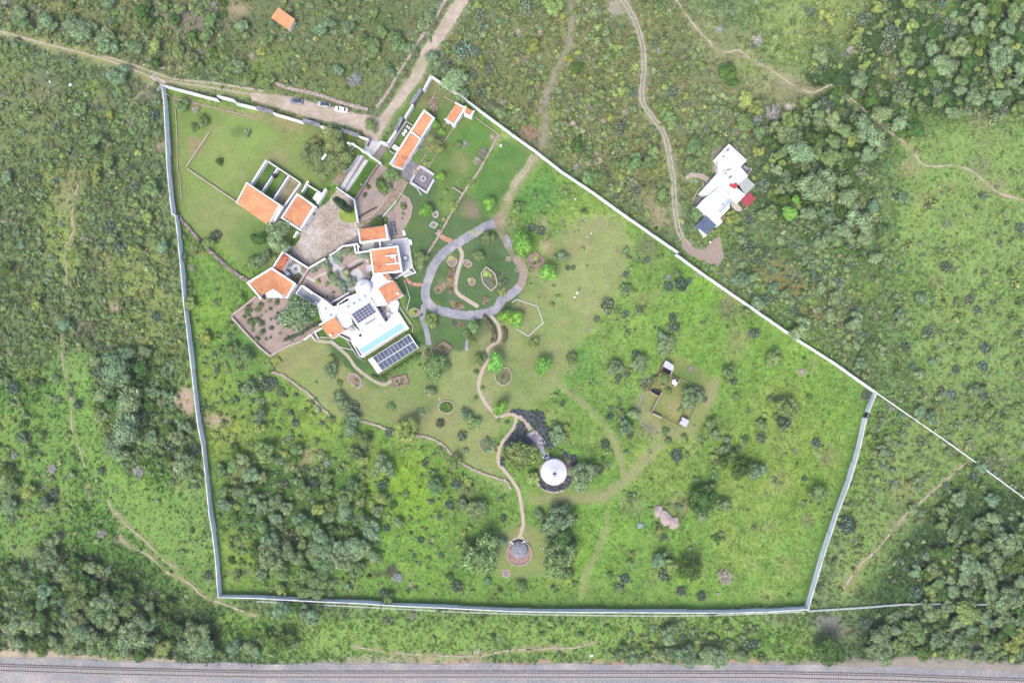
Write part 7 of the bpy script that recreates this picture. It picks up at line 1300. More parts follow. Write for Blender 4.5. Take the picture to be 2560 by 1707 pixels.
# thickets filled in where the photograph shows closed wood or scrub
def free(x, y):
    i = np.searchsorted(gy, y) - 1; j = np.searchsorted(gx, x) - 1
    return BL[max(0, i):i + 2, max(0, j):j + 2].max() < .3
def inpoly(x, y, poly):
    r = False; j = len(poly) - 1
    for i in range(len(poly)):
        if (poly[i][1] > y) != (poly[j][1] > y) and x < (poly[j][0] - poly[i][0]) * (y - poly[i][1]) / (poly[j][1] - poly[i][1]) + poly[i][0]: r = not r
        j = i
    return r
FILL = [  # polygon, count, code mix, radius range
    ([(2250, -60), (2640, -60), (2640, 300), (2420, 290), (2240, 290), (2100, 560), (1920, 520), (1900, 290), (2050, 260), (2150, 180), (2260, 120)], 210, 'SSSMMDDYN', (10, 24)),
    ([(2100, 440), (2200, 440), (2180, 640), (2080, 700), (1980, 780), (1930, 560)], 110, 'SSMMND', (7, 14)),
    ([(1740, 660), (1900, 620), (2120, 700), (2170, 860), (2160, 960), (2000, 830)], 90, 'SSMNN', (7, 13)),
    ([(2320, 1380), (2640, 1240), (2640, 1640), (2200, 1640), (2170, 1580), (2300, 1480)], 150, 'SSSMMDDY', (9, 20)),
    ([(-60, 1420), (160, 1400), (260, 1420), (400, 1520), (540, 1600), (520, 1640), (200, 1640), (60, 1610), (-60, 1600)], 100, 'SSMDD', (10, 22)),
    ([(580, 1160), (700, 1100), (980, 1200), (1000, 1320), (930, 1420), (820, 1470), (680, 1480), (570, 1420)], 70, 'SSSMMDY', (8, 18)),
    ([(230, 900), (420, 880), (470, 1100), (480, 1180), (300, 1180), (250, 1050)], 90, 'SSDDDM', (8, 20)),  # dark green crowns stand in for the grove's deep shadows
    ([(-60, 160), (240, 240), (390, 260), (410, 560), (180, 400), (-60, 420)], 110, 'SMMYSN', (6, 13)),
    ([(110, 440), (430, 560), (460, 860), (150, 880), (120, 700)], 150, 'SMMYSN', (5, 11)),
    ([(-60, 430), (120, 440), (140, 880), (-60, 900)], 100, 'SSMMD', (5, 12)),
    ([(-60, -60), (560, -60), (560, 150), (360, 130), (160, 60), (-60, 20)], 110, 'SSMMDB', (6, 14)),
    ([(600, -60), (1060, -60), (1000, 150), (860, 210), (620, 130)], 50, 'SMM', (5, 12)),
    ([(1100, 40), (1330, -60), (1360, 200), (1300, 330), (1100, 200)], 80, 'SMNWY', (5, 12)),
    ([(1400, -60), (1560, 60), (1600, 400), (1600, 560), (1400, 400), (1370, 260), (1440, 60)], 110, 'SMYNW', (5, 12)),
    ([(1600, 60), (1760, 200), (1900, 280), (1880, 420), (1760, 380), (1640, 260)], 60, 'SMYN', (5, 12)),
    ([(1860, -60), (2240, -60), (2200, 120), (2000, 200), (1800, 100)], 40, 'YSMN', (5, 12)),
    ([(2240, 960), (2640, 1020), (2640, 1240), (2200, 1240), (2150, 1160), (2200, 1060)], 130, 'SSMN', (5, 11)),
    ([(2180, 600), (2640, 380), (2640, 1000), (2240, 960)], 110, 'SSN', (4, 9)),
    ([(-60, 900), (180, 900), (220, 1200), (-60, 1360)], 60, 'SMD', (5, 13)),
    ([(1640, 1560), (1900, 1560), (1900, 1640), (1520, 1640)], 30, 'SSM', (6, 13)),
    ([(480, 820), (600, 800), (640, 1000), (560, 1150), (500, 1100)], 40, 'SMYN', (4, 10)),
    ([(1500, 1100), (1900, 980), (2060, 1250), (1900, 1420), (1560, 1440)], 26, 'SN', (3, 7)),
    ([(1330, 430), (1660, 700), (1900, 820), (1600, 820), (1300, 760)], 30, 'SNW', (3, 6)),
    ([(650, 900), (900, 1080), (1100, 1120), (1260, 1280), (1100, 1500), (600, 1500), (520, 1100)], 70, 'SMYNN', (3, 9)),
]
PLANTS = [p for p in PLANTS if p[3] > 1]; hand = len(PLANTS); PLANTS = [(c, x, y, r * random.uniform(.72, 1.2) if c in 'NB' else r * random.uniform(.9, 1.08)) for c, x, y, r in PLANTS]
grid = {}
def near(x, y, r):
    k = 30; cx, cy = int(x // k), int(y // k)
    for i in (-1, 0, 1):
        for j in (-1, 0, 1):
            for (a, b, c) in grid.get((cx + i, cy + j), ()):
                if math.hypot(a - x, b - y) < (c + r) * .72: return True
    return False
def put(x, y, r): grid.setdefault((int(x // 30), int(y // 30)), []).append((x, y, r))
for p in PLANTS: put(p[1], p[2], p[3])
for poly, n, mix, (r0, r1) in FILL:
    xs = [p[0] for p in poly]; ys = [p[1] for p in poly]; k = 0; tries = 0
    while k < n and tries < n * 14:
        tries += 1; x, y = random.uniform(min(xs), max(xs)), random.uniform(min(ys), max(ys)); r = r0 + (r1 - r0) * random.random() ** 1.6
        if not inpoly(x, y, poly) or not free(x, y) or near(x, y, r): continue
        c = random.choice(mix); put(x, y, r); PLANTS.append((c, x, y, r * (.8 if c in 'NWB' else 1))); k += 1

LM = [(965, 365, 'the entrance gateway'), (775, 265, 'the parked cars'), (707, 47, 'the lone orange-roofed hut'), (405, 215, 'the upper left wall corner'), (640, 510, 'the big barn'), (745, 520, 'the garage'), (905, 740, 'the white dome of the villa'),
      (960, 850, 'the swimming pool'), (1180, 690, 'the ring drive'), (1058, 448, 'the square fountain court'), (1150, 300, 'the small white cottage'), (1000, 330, 'the long orange roofs'), (1700, 990, 'the animal pen'), (1385, 1180, 'the domed hut'), (1298, 1382, 'the slate hut'),
      (1810, 470, 'the right white house'), (2192, 981, 'the right wall corner'), (2020, 1522, 'the lower right wall corner'), (545, 1493, 'the lower left wall corner'), (465, 800, 'the left wall'), (505, 1120, 'the left wall, lower half'), (430, 480, 'the step in the left wall'),
      (150, 1660, 'the left end of the railway'), (800, 1680, 'the railway, left of centre'), (1700, 1680, 'the railway, right of centre'), (2400, 1690, 'the right end of the railway'), (1670, 1300, 'the pale rock outcrop'), (2083, 215, "the upper right footpath's kink"),
      (2520, 60, 'the top right corner'), (1352, 265, "the upper dirt track's bulge"), (1695, 633, "the slanting wall's step"), (690, 810, 'the cactus garden'), (680, 730, 'the guest house'), (2550, 500, "the upper footpath's right end"), (60, 85, "the grassy track's left end"),
      (175, 1130, 'the left edge footpath, lower part'), (170, 600, 'the left edge footpath, upper part'), (985, 885, 'the grey panel array'), (2380, 1115, 'the right wire fence'), (850, 1035, 'the curved rubble wall'), (2130, 1200, 'the right wall'), (1480, 1520, 'the bottom wall'), (850, 1500, 'the bottom wall, left third'),
      (1120, 60, 'the dirt road at the top'), (1605, 250, 'the curving twin-wheel track'), (1400, 20, 'the top of the dirt track'), (1120, 1040, 'the oval stone ring'), (2440, 1510, 'the lower right wire fence'), (2300, 760, 'the open hillside on the right'), (1240, 1330, 'the pale garden path, lower end'), (1200, 470, 'the long rubble wall'),
      (1330, 390, 'the slanting upper wall'), (1520, 510, 'the slanting upper wall, middle'), (1850, 760, 'the slanting wall, lower part'), (60, 1300, 'the left edge, low down'), (20, 700, 'the left edge, midway'), (2100, 400, "the upper right wood's middle"), (2400, 250, "the upper right wood's right side"), (450, 60, 'the ash-grey patch top left'),
      (340, 1360, 'the chalky lower left footpath'), (270, 1050, 'the tall trees by the left wall'), (720, 1300, 'the lower left grove'), (1550, 900, 'the middle of the meadow'), (1750, 1150, 'the lower meadow'), (1900, 1000, 'the right meadow')]
def side(dx, dy):
    a = math.degrees(math.atan2(-dy, dx)) % 360
    return ['right of', 'above right of', 'above', 'above left of', 'left of', 'below left of', 'below', 'below right of'][int((a + 22.5) // 45) % 8]
# which plants stand alone as objects: the 300 largest of each kind, the rest as one scatter
def okind(p):
    n = KIND[p[0]][0]
    return {'leafy_tree': 'bush', 'mesquite_tree': 'grey_green_bush'}.get(n, n) if p[3] < 13 else n
byk = {}
for i, p in enumerate(PLANTS): byk.setdefault(okind(p), []).append(i)
solo = set(); rest = []
for k, ids in byk.items():
    ids.sort(key=lambda i: -PLANTS[i][3]); solo |= set(ids[:300]); rest += ids[300:]
lab = {}
for i in sorted(solo):
    c, x, y, r = PLANTS[i]; d, lm = min((math.hypot(x - a, y - b), (a, b, n)) for a, b, n in LM)
    dr = r
    size = ('big' if r > 27 else 'mid-sized' if r > 17 else 'small') if c in 'SMYDGO' and r >= 13 else ('broad' if r > 15 else 'small' if r < 9 else 'middling')
    word = KIND[c][1] if not (c in 'SMYDGO' and r < 13) else 'bush'
    key = (TONE[c], size, word, side(x - lm[0], y - lm[1]) if d > 12 else 'beside', lm[2]); lab.setdefault(key, []).append((d, i))
ORD = ['nearest', 'second nearest', 'third nearest', 'fourth nearest', 'fifth nearest', 'sixth nearest']
LABEL = {}; GROUP = {}
for (t, s, w, sd, lm), L in lab.items():
    L.sort(); base = f"{s} {t} {w} {sd} {lm}"
    for k, (d, i) in enumerate(L):
        if len(L) == 1: q = base
        elif k < 6: q = f"{ORD[k]} {base}"
        else: q = f"one of the crowded {t} {w}s, {s}, far {sd} {lm}".replace('bushs', 'bushes'); GROUP[i] = f"crowded {s} {t} {w} {sd} {lm}"
        if len(q.split()) > 16: q = q.replace(', middle', '').replace(', lower part', '').replace(', left third', '').replace('nearest small silvery', 'nearest silvery')
        if len(q.split()) > 16: q = q.replace(' of the villa', '').replace('mid-sized ', '').replace('big ', '').replace('small ', '').replace('middling ', '')
        LABEL[i] = q
def plural(w): return {'bush': 'bushes'}.get(w, w + 's')
def crown_obj(me, nm, col):
    o = bpy.data.objects.new(nm, me); COL.objects.link(o); o.color = (*col, 1); return o
VEG = 1.6       # leaves reflect more than the ground between them
def jit(c, a=.12):
    g = random.gauss(1, a * .8) * VEG; h = random.gauss(0, a * .5)
    return tuple(max(.01, min(.6, v * g * (1 + k * h))) for v, k in zip(C(*c), (1, 0, -1)))
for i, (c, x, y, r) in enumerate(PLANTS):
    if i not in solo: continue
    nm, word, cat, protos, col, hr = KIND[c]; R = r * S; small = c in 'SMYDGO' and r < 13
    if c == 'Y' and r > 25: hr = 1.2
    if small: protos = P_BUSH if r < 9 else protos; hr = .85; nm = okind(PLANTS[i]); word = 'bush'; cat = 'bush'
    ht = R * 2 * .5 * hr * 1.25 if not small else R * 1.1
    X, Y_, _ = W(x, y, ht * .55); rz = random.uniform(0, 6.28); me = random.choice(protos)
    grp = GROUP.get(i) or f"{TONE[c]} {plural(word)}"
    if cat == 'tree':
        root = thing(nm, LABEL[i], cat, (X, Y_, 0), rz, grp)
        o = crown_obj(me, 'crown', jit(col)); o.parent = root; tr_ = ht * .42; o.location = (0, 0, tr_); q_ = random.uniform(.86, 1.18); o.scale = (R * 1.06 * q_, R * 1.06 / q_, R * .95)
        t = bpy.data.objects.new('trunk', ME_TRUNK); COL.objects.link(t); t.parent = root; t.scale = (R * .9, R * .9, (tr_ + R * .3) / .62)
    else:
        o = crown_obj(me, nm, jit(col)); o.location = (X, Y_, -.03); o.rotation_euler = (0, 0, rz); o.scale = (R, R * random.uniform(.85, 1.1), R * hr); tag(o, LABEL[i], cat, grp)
# garden plants of their own
def plant(me, nm, p, R, z, col, label, cat, sc=None, group=None):
    x, y, _ = W(*p, z); o = crown_obj(me, nm, jit(col, .08)); o.location = (x, y, 0); o.scale = sc or (R, R, R); o.rotation_euler = (0, 0, random.uniform(0, 6.28)); return tag(o, label, cat, group)
for k, (p, hh, lb) in enumerate([((2075, 820), 12, 'tall cypress leaning to the upper left, left one by the half-round lawn'), ((2130, 800), 12, 'tall cypress leaning to the upper left, right one by the half-round lawn')]):
    bx, by, _ = W(*D('A', 2270 + 25 * k, 1070 - 40 * k)[0]); t = thing('cypress_tree', lb, 'cypress', (bx, by, 0)); o = crown_obj(P_SPIRE[0], 'crown', [v * 1.9 for v in C(128, 164, 118)]); o.parent = t; o.scale = (2.3, 2.3, 18.5 - k); o.location = (0, 0, .5); o.rotation_euler = (0, 0, k * 2)
    tt = bpy.data.objects.new('trunk', ME_TRUNK); COL.objects.link(tt); tt.parent = t; tt.scale = (3, 3, 2)
bx, by, _ = W(*D('A', 2330, 1100)[0]); t = thing('cypress_tree', 'thick dark cypress nearest the bent white wall', 'cypress', (bx, by, 0)); o = crown_obj(P_SPIRE[0], 'crown', [v * 1.9 for v in C(124, 158, 118)]); o.parent = t; o.scale = (2.6, 2.6, 12); o.location = (0, 0, .4)
tt = bpy.data.objects.new('trunk', ME_TRUNK); COL.objects.link(tt); tt.parent = t; tt.scale = (3, 3, 2)
def hedge(label, pts, w, h, col, group=None):
    root = thing('hedge', label, 'hedge', W(*pts[0])); R = resample(pts, 3); V = []; F = []; Tn = []
    for p in R:
        x, y, _ = W(p.x, p.y); v, f, t = leafball(60, .16, 2, random.randint(0, 99), flat=.9, spread=.2); b = len(V)
        V += [(x - root.location.x + a * w * .8, y - root.location.y + c * w * .8, d * h * 1.1) for a, c, d in v]; F += [tuple(i + b for i in ff) for ff in f]; Tn += t
    o = crown_obj(proto('foliage', V, F, Tn, M_LEAF), 'foliage', C(*col)); o.parent = root
hedge('narrow dark clipped hedge slanting across the olive garden', D('C', 2035, 850, 2150, 785, 2270, 728), .75, 1.4, (84, 104, 80))
hedge('dark hedge along the rim of the flat grey annex roof', D('C', 1210, 1140, 1380, 1250, 1540, 1340), .7, 1.2, (96, 116, 100))
hedge('low grey-green hedge along the left kerb of the cobbled lane', D('L', 430, 1350, 600, 1250, 745, 1175), .7, .8, (112, 120, 92))
hedge('leafy strip of light green shrubs between pool and panel array', D('E', 1090, 1470, 1300, 1340, 1500, 1215, 1700, 1090, 1920, 965, 1960, 880), 1.3, .8, (148, 172, 92))
hedge('green shrubs under the lower edge of the grey panel array', [(930, 940), (952, 945), (985, 925), (1020, 902), (1050, 885)], 1.5, .9, (128, 160, 92))
hedge('dark climbing hedge at the top edge of the olive garden, upper', D('D', 20, 800, 150, 735, 300, 700), .8, 1.3, (84, 112, 80))
hedge('low grey shrubs along the lower right side of the cactus garden', T(1, 1, 270, 1555, 400, 1500, 480, 1450, 590, 1400), 1.5, .9, (120, 136, 112))
hedge('shrubby strip along the garden path below the ring drive', T(1, 1, 2100, 1340, 2150, 1420, 2190, 1500, 2180, 1560), 2.2, .8, (142, 136, 110))
hedge('shrubby strip right of the garden path below the ring drive', T(1, 1, 2270, 1440, 2290, 1500, 2280, 1560), 2.0, .7, (140, 132, 108))
hedge('shrubby edge left of the round lawn below the ring drive', T(1, 1, 2060, 1390, 1980, 1450, 1950, 1520) , 1.8, 1.0, (124, 150, 92))
for k, (x, y) in enumerate([(40, 1235), (50, 1325), (135, 1365), (55, 1405), (200, 1400), (140, 1445), (60, 1480), (220, 1490), (135, 1530), (275, 1430), (290, 1525), (200, 1315), (195, 1210), (120, 1190), (130, 1265), (10, 1540), (330, 1555), (90, 1545), (250, 1350), (-30, 1420), (-60, 1330), (-60, 1380), (-30, 1460), (-80, 1300), (20, 1280), (90, 1290), (-110, 1340), (10, 1370), (180, 1350), (-70, 1250)]):
    p = T(1, 1, x, y)[0]; R = random.uniform(.7, 1.5) if k % 3 else random.uniform(1.4, 2.0); ag = k % 3 == 1
    d, lm = min((math.hypot(p[0] - a, p[1] - b), n) for a, b, n in [(640, 745, 'upper corner'), (580, 790, 'left corner'), (675, 885, 'lowest corner'), (750, 850, 'right corner'), (690, 800, 'middle'), (700, 760, 'big tree'), (620, 830, 'lower left wall'), (600, 800, 'left wall'), (720, 820, 'lower right side'), (640, 790, 'centre left')])
    plant(P_AGAVE[0] if ag else random.choice(P_BUSH), 'agave' if ag else 'potted_shrub', p, R * .9, .3, (132, 150, 110) if not ag else (128, 132, 104), f"{'spiky rosette' if ag else 'round green shrub' if R > 1.3 else 'small brownish shrub'} on gravel in the cactus garden, near its {lm}", 'agave' if ag else 'shrub', group=f"cactus garden {'rosettes' if ag else 'shrubs'} near its {lm}")
# rocky cactus strips in the ring lawn
for (q, n, lb) in ((D('F', 800, 830, 810, 1050, 785, 1240), 15, 'long rocky strip'), (D('F', 700, 1090, 640, 1160, 540, 1230), 9, 'rocky arm'), (D('F', 810, 1430, 900, 1500, 1000, 1530), 8, 'lower rocky bed'), (D('F', 1450, 1360, 1440, 1430, 1350, 1440), 5, 'little rocky bed'), (T(1, 1, 1820, 1385, 1880, 1410), 4, 'rocky bed below the drive')):
    R_ = resample(q, 3)
    for k in range(n):
        p = random.choice(R_); c = random.choice('NNPA'); nm = {'N': 'cactus', 'P': 'palm_tuft', 'A': 'agave'}[c]
        plant(random.choice(KIND[c][3]), nm, (p.x + random.uniform(-5, 5), p.y + random.uniform(-4, 4)), random.uniform(.5, 1.1), .3, random.choice([(150, 156, 120), (130, 144, 110), (176, 156, 104)]), f"{'grey cactus' if c == 'N' else 'spiky tuft'} in the {lb} of the ring lawn", 'cactus' if c == 'N' else 'plant', group=f"{'cacti' if c == 'N' else 'tufts'} in the {lb}")
for k, (c_, r_, x, y, lb) in enumerate([(1, 2, 905, 350, 'oval stone bed'), (1, 2, 1320, 365, 'rectangular brick bed'), (1, 2, 1715, 70, 'diamond bed'), (1, 2, 1750, 600, 'oval stone ring'), (1, 2, 2270, 320, 'teardrop ring bed'), (2, 1, 215, 830, 'square brick bed'), (1, 1, 1455, 1300, 'left round bed'), (1, 1, 2150, 1000, 'pointed stone bed')]):
    for q in range(7):
        p = T(c_, r_, x + random.gauss(0, 24), y + random.gauss(0, 22))[0]; me_ = random.choice(P_BUSH + P_NOPAL + P_PALM)
        plant(me_, 'bed_plant', p, random.uniform(.3, .8), .3, random.choice([(150, 160, 96), (120, 150, 86), (170, 160, 110), (140, 150, 120)]), f"little plant growing in the {lb}", 'plant', group=f"little plants in the {lb}")
# ---------------------------------------------------------------- ground mesh
fin = (vnoise(GX, GY, 14, 5) - .5) * .16 + (vnoise(GX, GY, 40, 6) - .5) * .12
grn = np.clip(GR, 0, 1)[..., None]
GC *= 1 + fin[..., None] * (.25 + .75 * grn) * np.array([1.3, 1.0, .7])
lumi = GC.mean(-1, keepdims=True); GC[:] = GC * .9 + lumi * .1
inw_ = inside(GX, GY, WALLPOLY)[..., None]; gs = np.clip((grn - .3) / .4, 0, 1)
GC *= (1.22 + .2 * gs) * np.where(inw_, np.array([.87, .91, .87]), np.array([.94, 1.0, .9]))
GC[:] = np.clip(GC, .008, .8)
kk = S; VX = (GX - 1280) * kk; VY = (853.5 - GY) * kk
VZ = -np.clip(GR, 0, 1) * (1 - BL) * vnoise(GX, GY, 11, 8) * .22
ny, nx = GX.shape
idx = np.arange(ny * nx).reshape(ny, nx); quads = np.stack([idx[:-1, :-1], idx[1:, :-1], idx[1:, 1:], idx[:-1, 1:]], -1).reshape(-1, 4)
me = bpy.data.meshes.new('ground'); me.vertices.add(ny * nx); me.vertices.foreach_set('co', np.stack([VX, VY, VZ], -1).astype(np.float32).ravel())
nq = len(quads); me.loops.add(nq * 4); me.loops.foreach_set('vertex_index', quads.astype(np.int32).ravel()); me.polygons.add(nq); me.polygons.foreach_set('loop_start', np.arange(0, nq * 4, 4, dtype=np.int32))
me.update(calc_edges=True)
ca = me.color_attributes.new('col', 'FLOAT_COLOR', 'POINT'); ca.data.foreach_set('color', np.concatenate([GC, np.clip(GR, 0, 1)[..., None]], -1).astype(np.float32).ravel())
me.polygons.foreach_set('use_smooth', [True] * nq)
m = bpy.data.materials.new('ground'); m.use_nodes = True; n = m.node_tree.nodes; l = m.node_tree.links; b = n['Principled BSDF']; b.inputs['Roughness'].default_value = .95; b.inputs['Specular IOR Level'].default_value = .08
at_ = n.new('ShaderNodeAttribute'); at_.attribute_name = 'col'; g = n.new('ShaderNodeNewGeometry')
def noise(sc, det=6, rg=.65):
    z = n.new('ShaderNodeTexNoise'); z.inputs['Scale'].default_value = sc; z.inputs['Detail'].default_value = det; z.inputs['Roughness'].default_value = rg; l.new(g.outputs['Position'], z.inputs['Vector']); return z
def ramp(s, a, b_, c, d):
    z = n.new('ShaderNodeMapRange'); z.inputs[1].default_value = a; z.inputs[2].default_value = b_; z.inputs[3].default_value = c; z.inputs[4].default_value = d; l.new(s, z.inputs[0]); return z.outputs[0]
f1 = ramp(noise(1.1).outputs['Fac'], .3, .7, .68, 1.32); f2 = ramp(noise(.22).outputs['Fac'], .35, .65, .84, 1.16); f3 = ramp(noise(.08, 4).outputs['Fac'], .35, .65, 0, 1)
mu = n.new('ShaderNodeMath'); mu.operation = 'MULTIPLY'; l.new(f1, mu.inputs[0]); l.new(f2, mu.inputs[1])
ms = n.new('ShaderNodeMix'); ms.data_type = 'FLOAT'; rr = ramp(at_.outputs['Alpha'], 0, 1, .45, 1); l.new(rr, ms.inputs[0]); ms.inputs[2].default_value = 1; l.new(mu.outputs[0], ms.inputs[3])
vm = n.new('ShaderNodeVectorMath'); vm.operation = 'SCALE'; l.new(at_.outputs['Color'], vm.inputs[0]); l.new(ms.outputs[0], vm.inputs['Scale'])
hu = n.new('ShaderNodeMix'); hu.data_type = 'RGBA'; hu.blend_type = 'MULTIPLY'; hu.inputs[7].default_value = (1.12, 1.0, .8, 1); l.new(vm.outputs[0], hu.inputs[6]); f4 = ramp(noise(.5).outputs['Fac'], .45, .65, 0, .7); l.new(f4, hu.inputs[0])
l.new(hu.outputs[2], b.inputs['Base Color'])
bp = n.new('ShaderNodeBump'); bp.inputs['Strength'].default_value = .6; bp.inputs['Distance'].default_value = .25; l.new(noise(2.2, 8, .7).outputs['Fac'], bp.inputs['Height']); l.new(bp.outputs[0], b.inputs['Normal'])
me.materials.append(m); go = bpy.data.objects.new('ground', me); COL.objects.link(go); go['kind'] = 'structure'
# ---------------------------------------------------------------- scatters (uncountable growth)
def scatter(name, pos, scl, rot, idx, col, protos, label=None):
    me = bpy.data.meshes.new(name); k = len(pos); me.vertices.add(k); me.vertices.foreach_set('co', np.asarray(pos, np.float32).ravel())
    a = me.attributes.new('scl', 'FLOAT_VECTOR', 'POINT'); a.data.foreach_set('vector', np.asarray(scl, np.float32).ravel())
    a = me.attributes.new('rot', 'FLOAT', 'POINT'); a.data.foreach_set('value', np.asarray(rot, np.float32))
    a = me.attributes.new('idx', 'INT', 'POINT'); a.data.foreach_set('value', np.asarray(idx, np.int32))
    a = me.attributes.new('col', 'FLOAT_COLOR', 'POINT'); a.data.foreach_set('color', np.concatenate([np.asarray(col, np.float32), np.ones((k, 1), np.float32)], 1).ravel())
    o = bpy.data.objects.new(name, me); COL.objects.link(o); o['kind'] = 'stuff'
    if label: o['label'] = label
    pc = bpy.data.collections.new(name + '_sources')
    for j, pm in enumerate(protos): po = bpy.data.objects.new(f'{name}_source', pm); pc.objects.link(po)
    ng = bpy.data.node_groups.new(name, 'GeometryNodeTree'); ng.interface.new_socket('Geometry', in_out='INPUT', socket_type='NodeSocketGeometry'); ng.interface.new_socket('Geometry', in_out='OUTPUT', socket_type='NodeSocketGeometry')
    N = ng.nodes; Lk = ng.links; gi = N.new('NodeGroupInput'); gout = N.new('NodeGroupOutput'); ip = N.new('GeometryNodeInstanceOnPoints'); ci = N.new('GeometryNodeCollectionInfo')
    ci.inputs['Collection'].default_value = pc; ci.inputs['Separate Children'].default_value = True; ci.inputs['Reset Children'].default_value = True
    def na(nm, ty): z = N.new('GeometryNodeInputNamedAttribute'); z.data_type = ty; z.inputs['Name'].default_value = nm; return z.outputs['Attribute']
    cx = N.new('ShaderNodeCombineXYZ'); Lk.new(na('rot', 'FLOAT'), cx.inputs[2])
    Lk.new(gi.outputs[0], ip.inputs['Points']); Lk.new(ci.outputs[0], ip.inputs['Instance']); ip.inputs['Pick Instance'].default_value = True
    Lk.new(na('idx', 'INT'), ip.inputs['Instance Index']); Lk.new(na('scl', 'FLOAT_VECTOR'), ip.inputs['Scale']); Lk.new(cx.outputs[0], ip.inputs['Rotation']); Lk.new(ip.outputs[0], gout.inputs[0])
    md = o.modifiers.new('scatter', 'NODES'); md.node_group = ng; return o
def sample(A, x, y):
    j = np.clip(np.searchsorted(gx, x) - 1, 0, A.shape[1] - 1); i = np.clip(np.searchsorted(gy, y) - 1, 0, A.shape[0] - 1); return A[i, j]
def tuft(seed, n=9):
    r = random.Random(seed); V = []; F = []; Tn = []
    for _ in range(n):
        a = r.uniform(0, 6.28); d = r.uniform(0, .35); px_, py_ = d * math.cos(a), d * math.sin(a); t = a + r.uniform(-.8, .8); l = r.uniform(.4, .8); w = r.uniform(.12, .24); h = r.uniform(.25, .7); b = len(V)
        V += [(px_ - w * math.sin(t), py_ + w * math.cos(t), .02), (px_ + w * math.sin(t), py_ - w * math.cos(t), .02), (px_ + l * .6 * math.cos(t) + w * .6 * math.sin(t), py_ + l * .6 * math.sin(t), h), (px_ + l * math.cos(t), py_ + l * math.sin(t), h * .7)]
        F.append((b, b + 1, b + 2, b + 3)); g = r.uniform(.75, 1.25); Tn.append((g, g, g * .95))
    return V, F, Tn
PI_T = [proto('tuft', *tuft(s), M_LEAFI) for s in range(4)]; PI_B = [proto('low_bush', *leafball(150, .17, 4, 80 + s, flat=.75, spread=.5), M_LEAFI) for s in range(4)]
PI_N = [proto('low_cactus', *nopal(70, 90 + s, .26), M_LEAFI) for s in range(2)]; PI_D = [proto('low_twigs', *twigs(18, 95, .03), M_LEAFI)]
NT = 150000
x = RNG.uniform(-120, 2680, NT); y = RNG.uniform(-110, 1660, NT); gr = sample(GR, x, y); bl = sample(BL, x, y); keep = (RNG.random(NT) < np.clip(gr, 0, 1) ** .7) & (bl < .3); x, y, gr = x[keep], y[keep], gr[keep]; k = len(x)
s = RNG.uniform(.35, 1.0, k) * (.5 + .5 * gr); inn = inside(x, y, WALLPOLY); s = np.where(inn, s * .72, s); pos = np.stack([(x - 1280) * S, (853.5 - y) * S, np.full(k, -.12)], 1)
tn = (1.1 + RNG.normal(0, 1, k) * np.where(inn, .13, .2))[:, None]; hue = (RNG.normal(0, 1, k) * np.where(inn, .07, .11))[:, None]; col = sample(GC, x, y) * tn * np.concatenate([1 + hue, np.ones((k, 1)), 1 - hue], 1)
scatter('meadow_grass', pos, np.stack([s, s, s * RNG.uniform(.5, 1, k) * np.where(inn, .55, .9)], 1), RNG.uniform(0, 6.28, k), RNG.integers(0, 4, k), np.clip(col, .01, .6), PI_T)
NB = 26000
x = RNG.uniform(-120, 2680, NB); y = RNG.uniform(-110, 1645, NB); gr = sample(GR, x, y); bl = sample(BL, x, y)
inw = inside(x, y, WALLPOLY); dens = np.where(inw, .10, .62) * (.12 + 2.0 * vnoise(x, y, 48, 21) ** 2)
sw = inside(x, y, [(480, 760), (600, 790), (700, 930), (900, 1070), (1100, 1130), (1240, 1250), (1000, 1500), (560, 1480), (500, 1100)]); dens = np.where(sw, .3, dens)
so = (y > 1540); dens = np.where(so, .26, dens); x0_ = vnoise(x, y, 90, 33); dens = dens * np.where(inw, 1, np.clip((x0_ - .32) * 3.2, .12, 1.1)); rh = inside(x, y, [(2180, 330), (2700, 300), (2700, 1000), (2230, 960)]); dens = np.where(rh, .3, dens)
orch = inside(x, y, [(600, -60), (1080, -60), (1060, 60), (930, 265), (640, 195)]); dens = np.where(orch, .07, dens)
keep = (RNG.random(NB) < dens) & (gr > .5 + .35 * (RNG.random(NB) - .3)) & (bl < .2); keep[keep] = [not near(a, b_, 0) for a, b_ in zip(x[keep], y[keep])]; x, y, gr, inw = x[keep], y[keep], gr[keep], inw[keep]
ex_ = []      # low growth gathers round the larger bushes
for c, a, b_, r in PLANTS:
    if c in 'PA' or inpoly(a, b_, GARDEN): continue
    for _ in range(random.choice((0, 2, 3, 4, 6))):
        t = random.uniform(0, 6.28); d = r * random.uniform(.75, 1.45); ex_.append((a + d * math.cos(t), b_ + d * math.sin(t)))
ex_ = np.array(ex_); e1 = sample(GR, ex_[:, 0], ex_[:, 1]); ex_ = ex_[(sample(BL, ex_[:, 0], ex_[:, 1]) < .2) & (e1 > .5)]
x = np.concatenate([x, ex_[:, 0]]); y = np.concatenate([y, ex_[:, 1]]); inw = inside(x, y, WALLPOLY); k = len(x)
s = RNG.gamma(3.2, .26, k).clip(.3, 1.9); s = np.where(inw, s * .75, s); idx_ = RNG.choice([0, 1, 2, 3, 4, 5, 6], k, p=[.2, .2, .2, .2, .06, .06, .08])
pal = np.array([C(146, 162, 120), C(128, 156, 92), C(156, 172, 108), C(108, 134, 80), C(138, 144, 110), C(134, 150, 118)]); pw = [.3, .24, .12, .16, .1, .08]
col = pal[RNG.choice(6, k, p=pw)]; col = col * .72 * VEG + sample(GC, x, y) * .28; col[idx_ == 6] = np.array(C(168, 168, 156)) * 1.3; col = col * np.where(inw, 1.1, 1.2)[:, None] * RNG.normal(1.0, .14, k)[:, None]
pos = np.stack([(x - 1280) * S, (853.5 - y) * S, np.full(k, -.08)], 1)
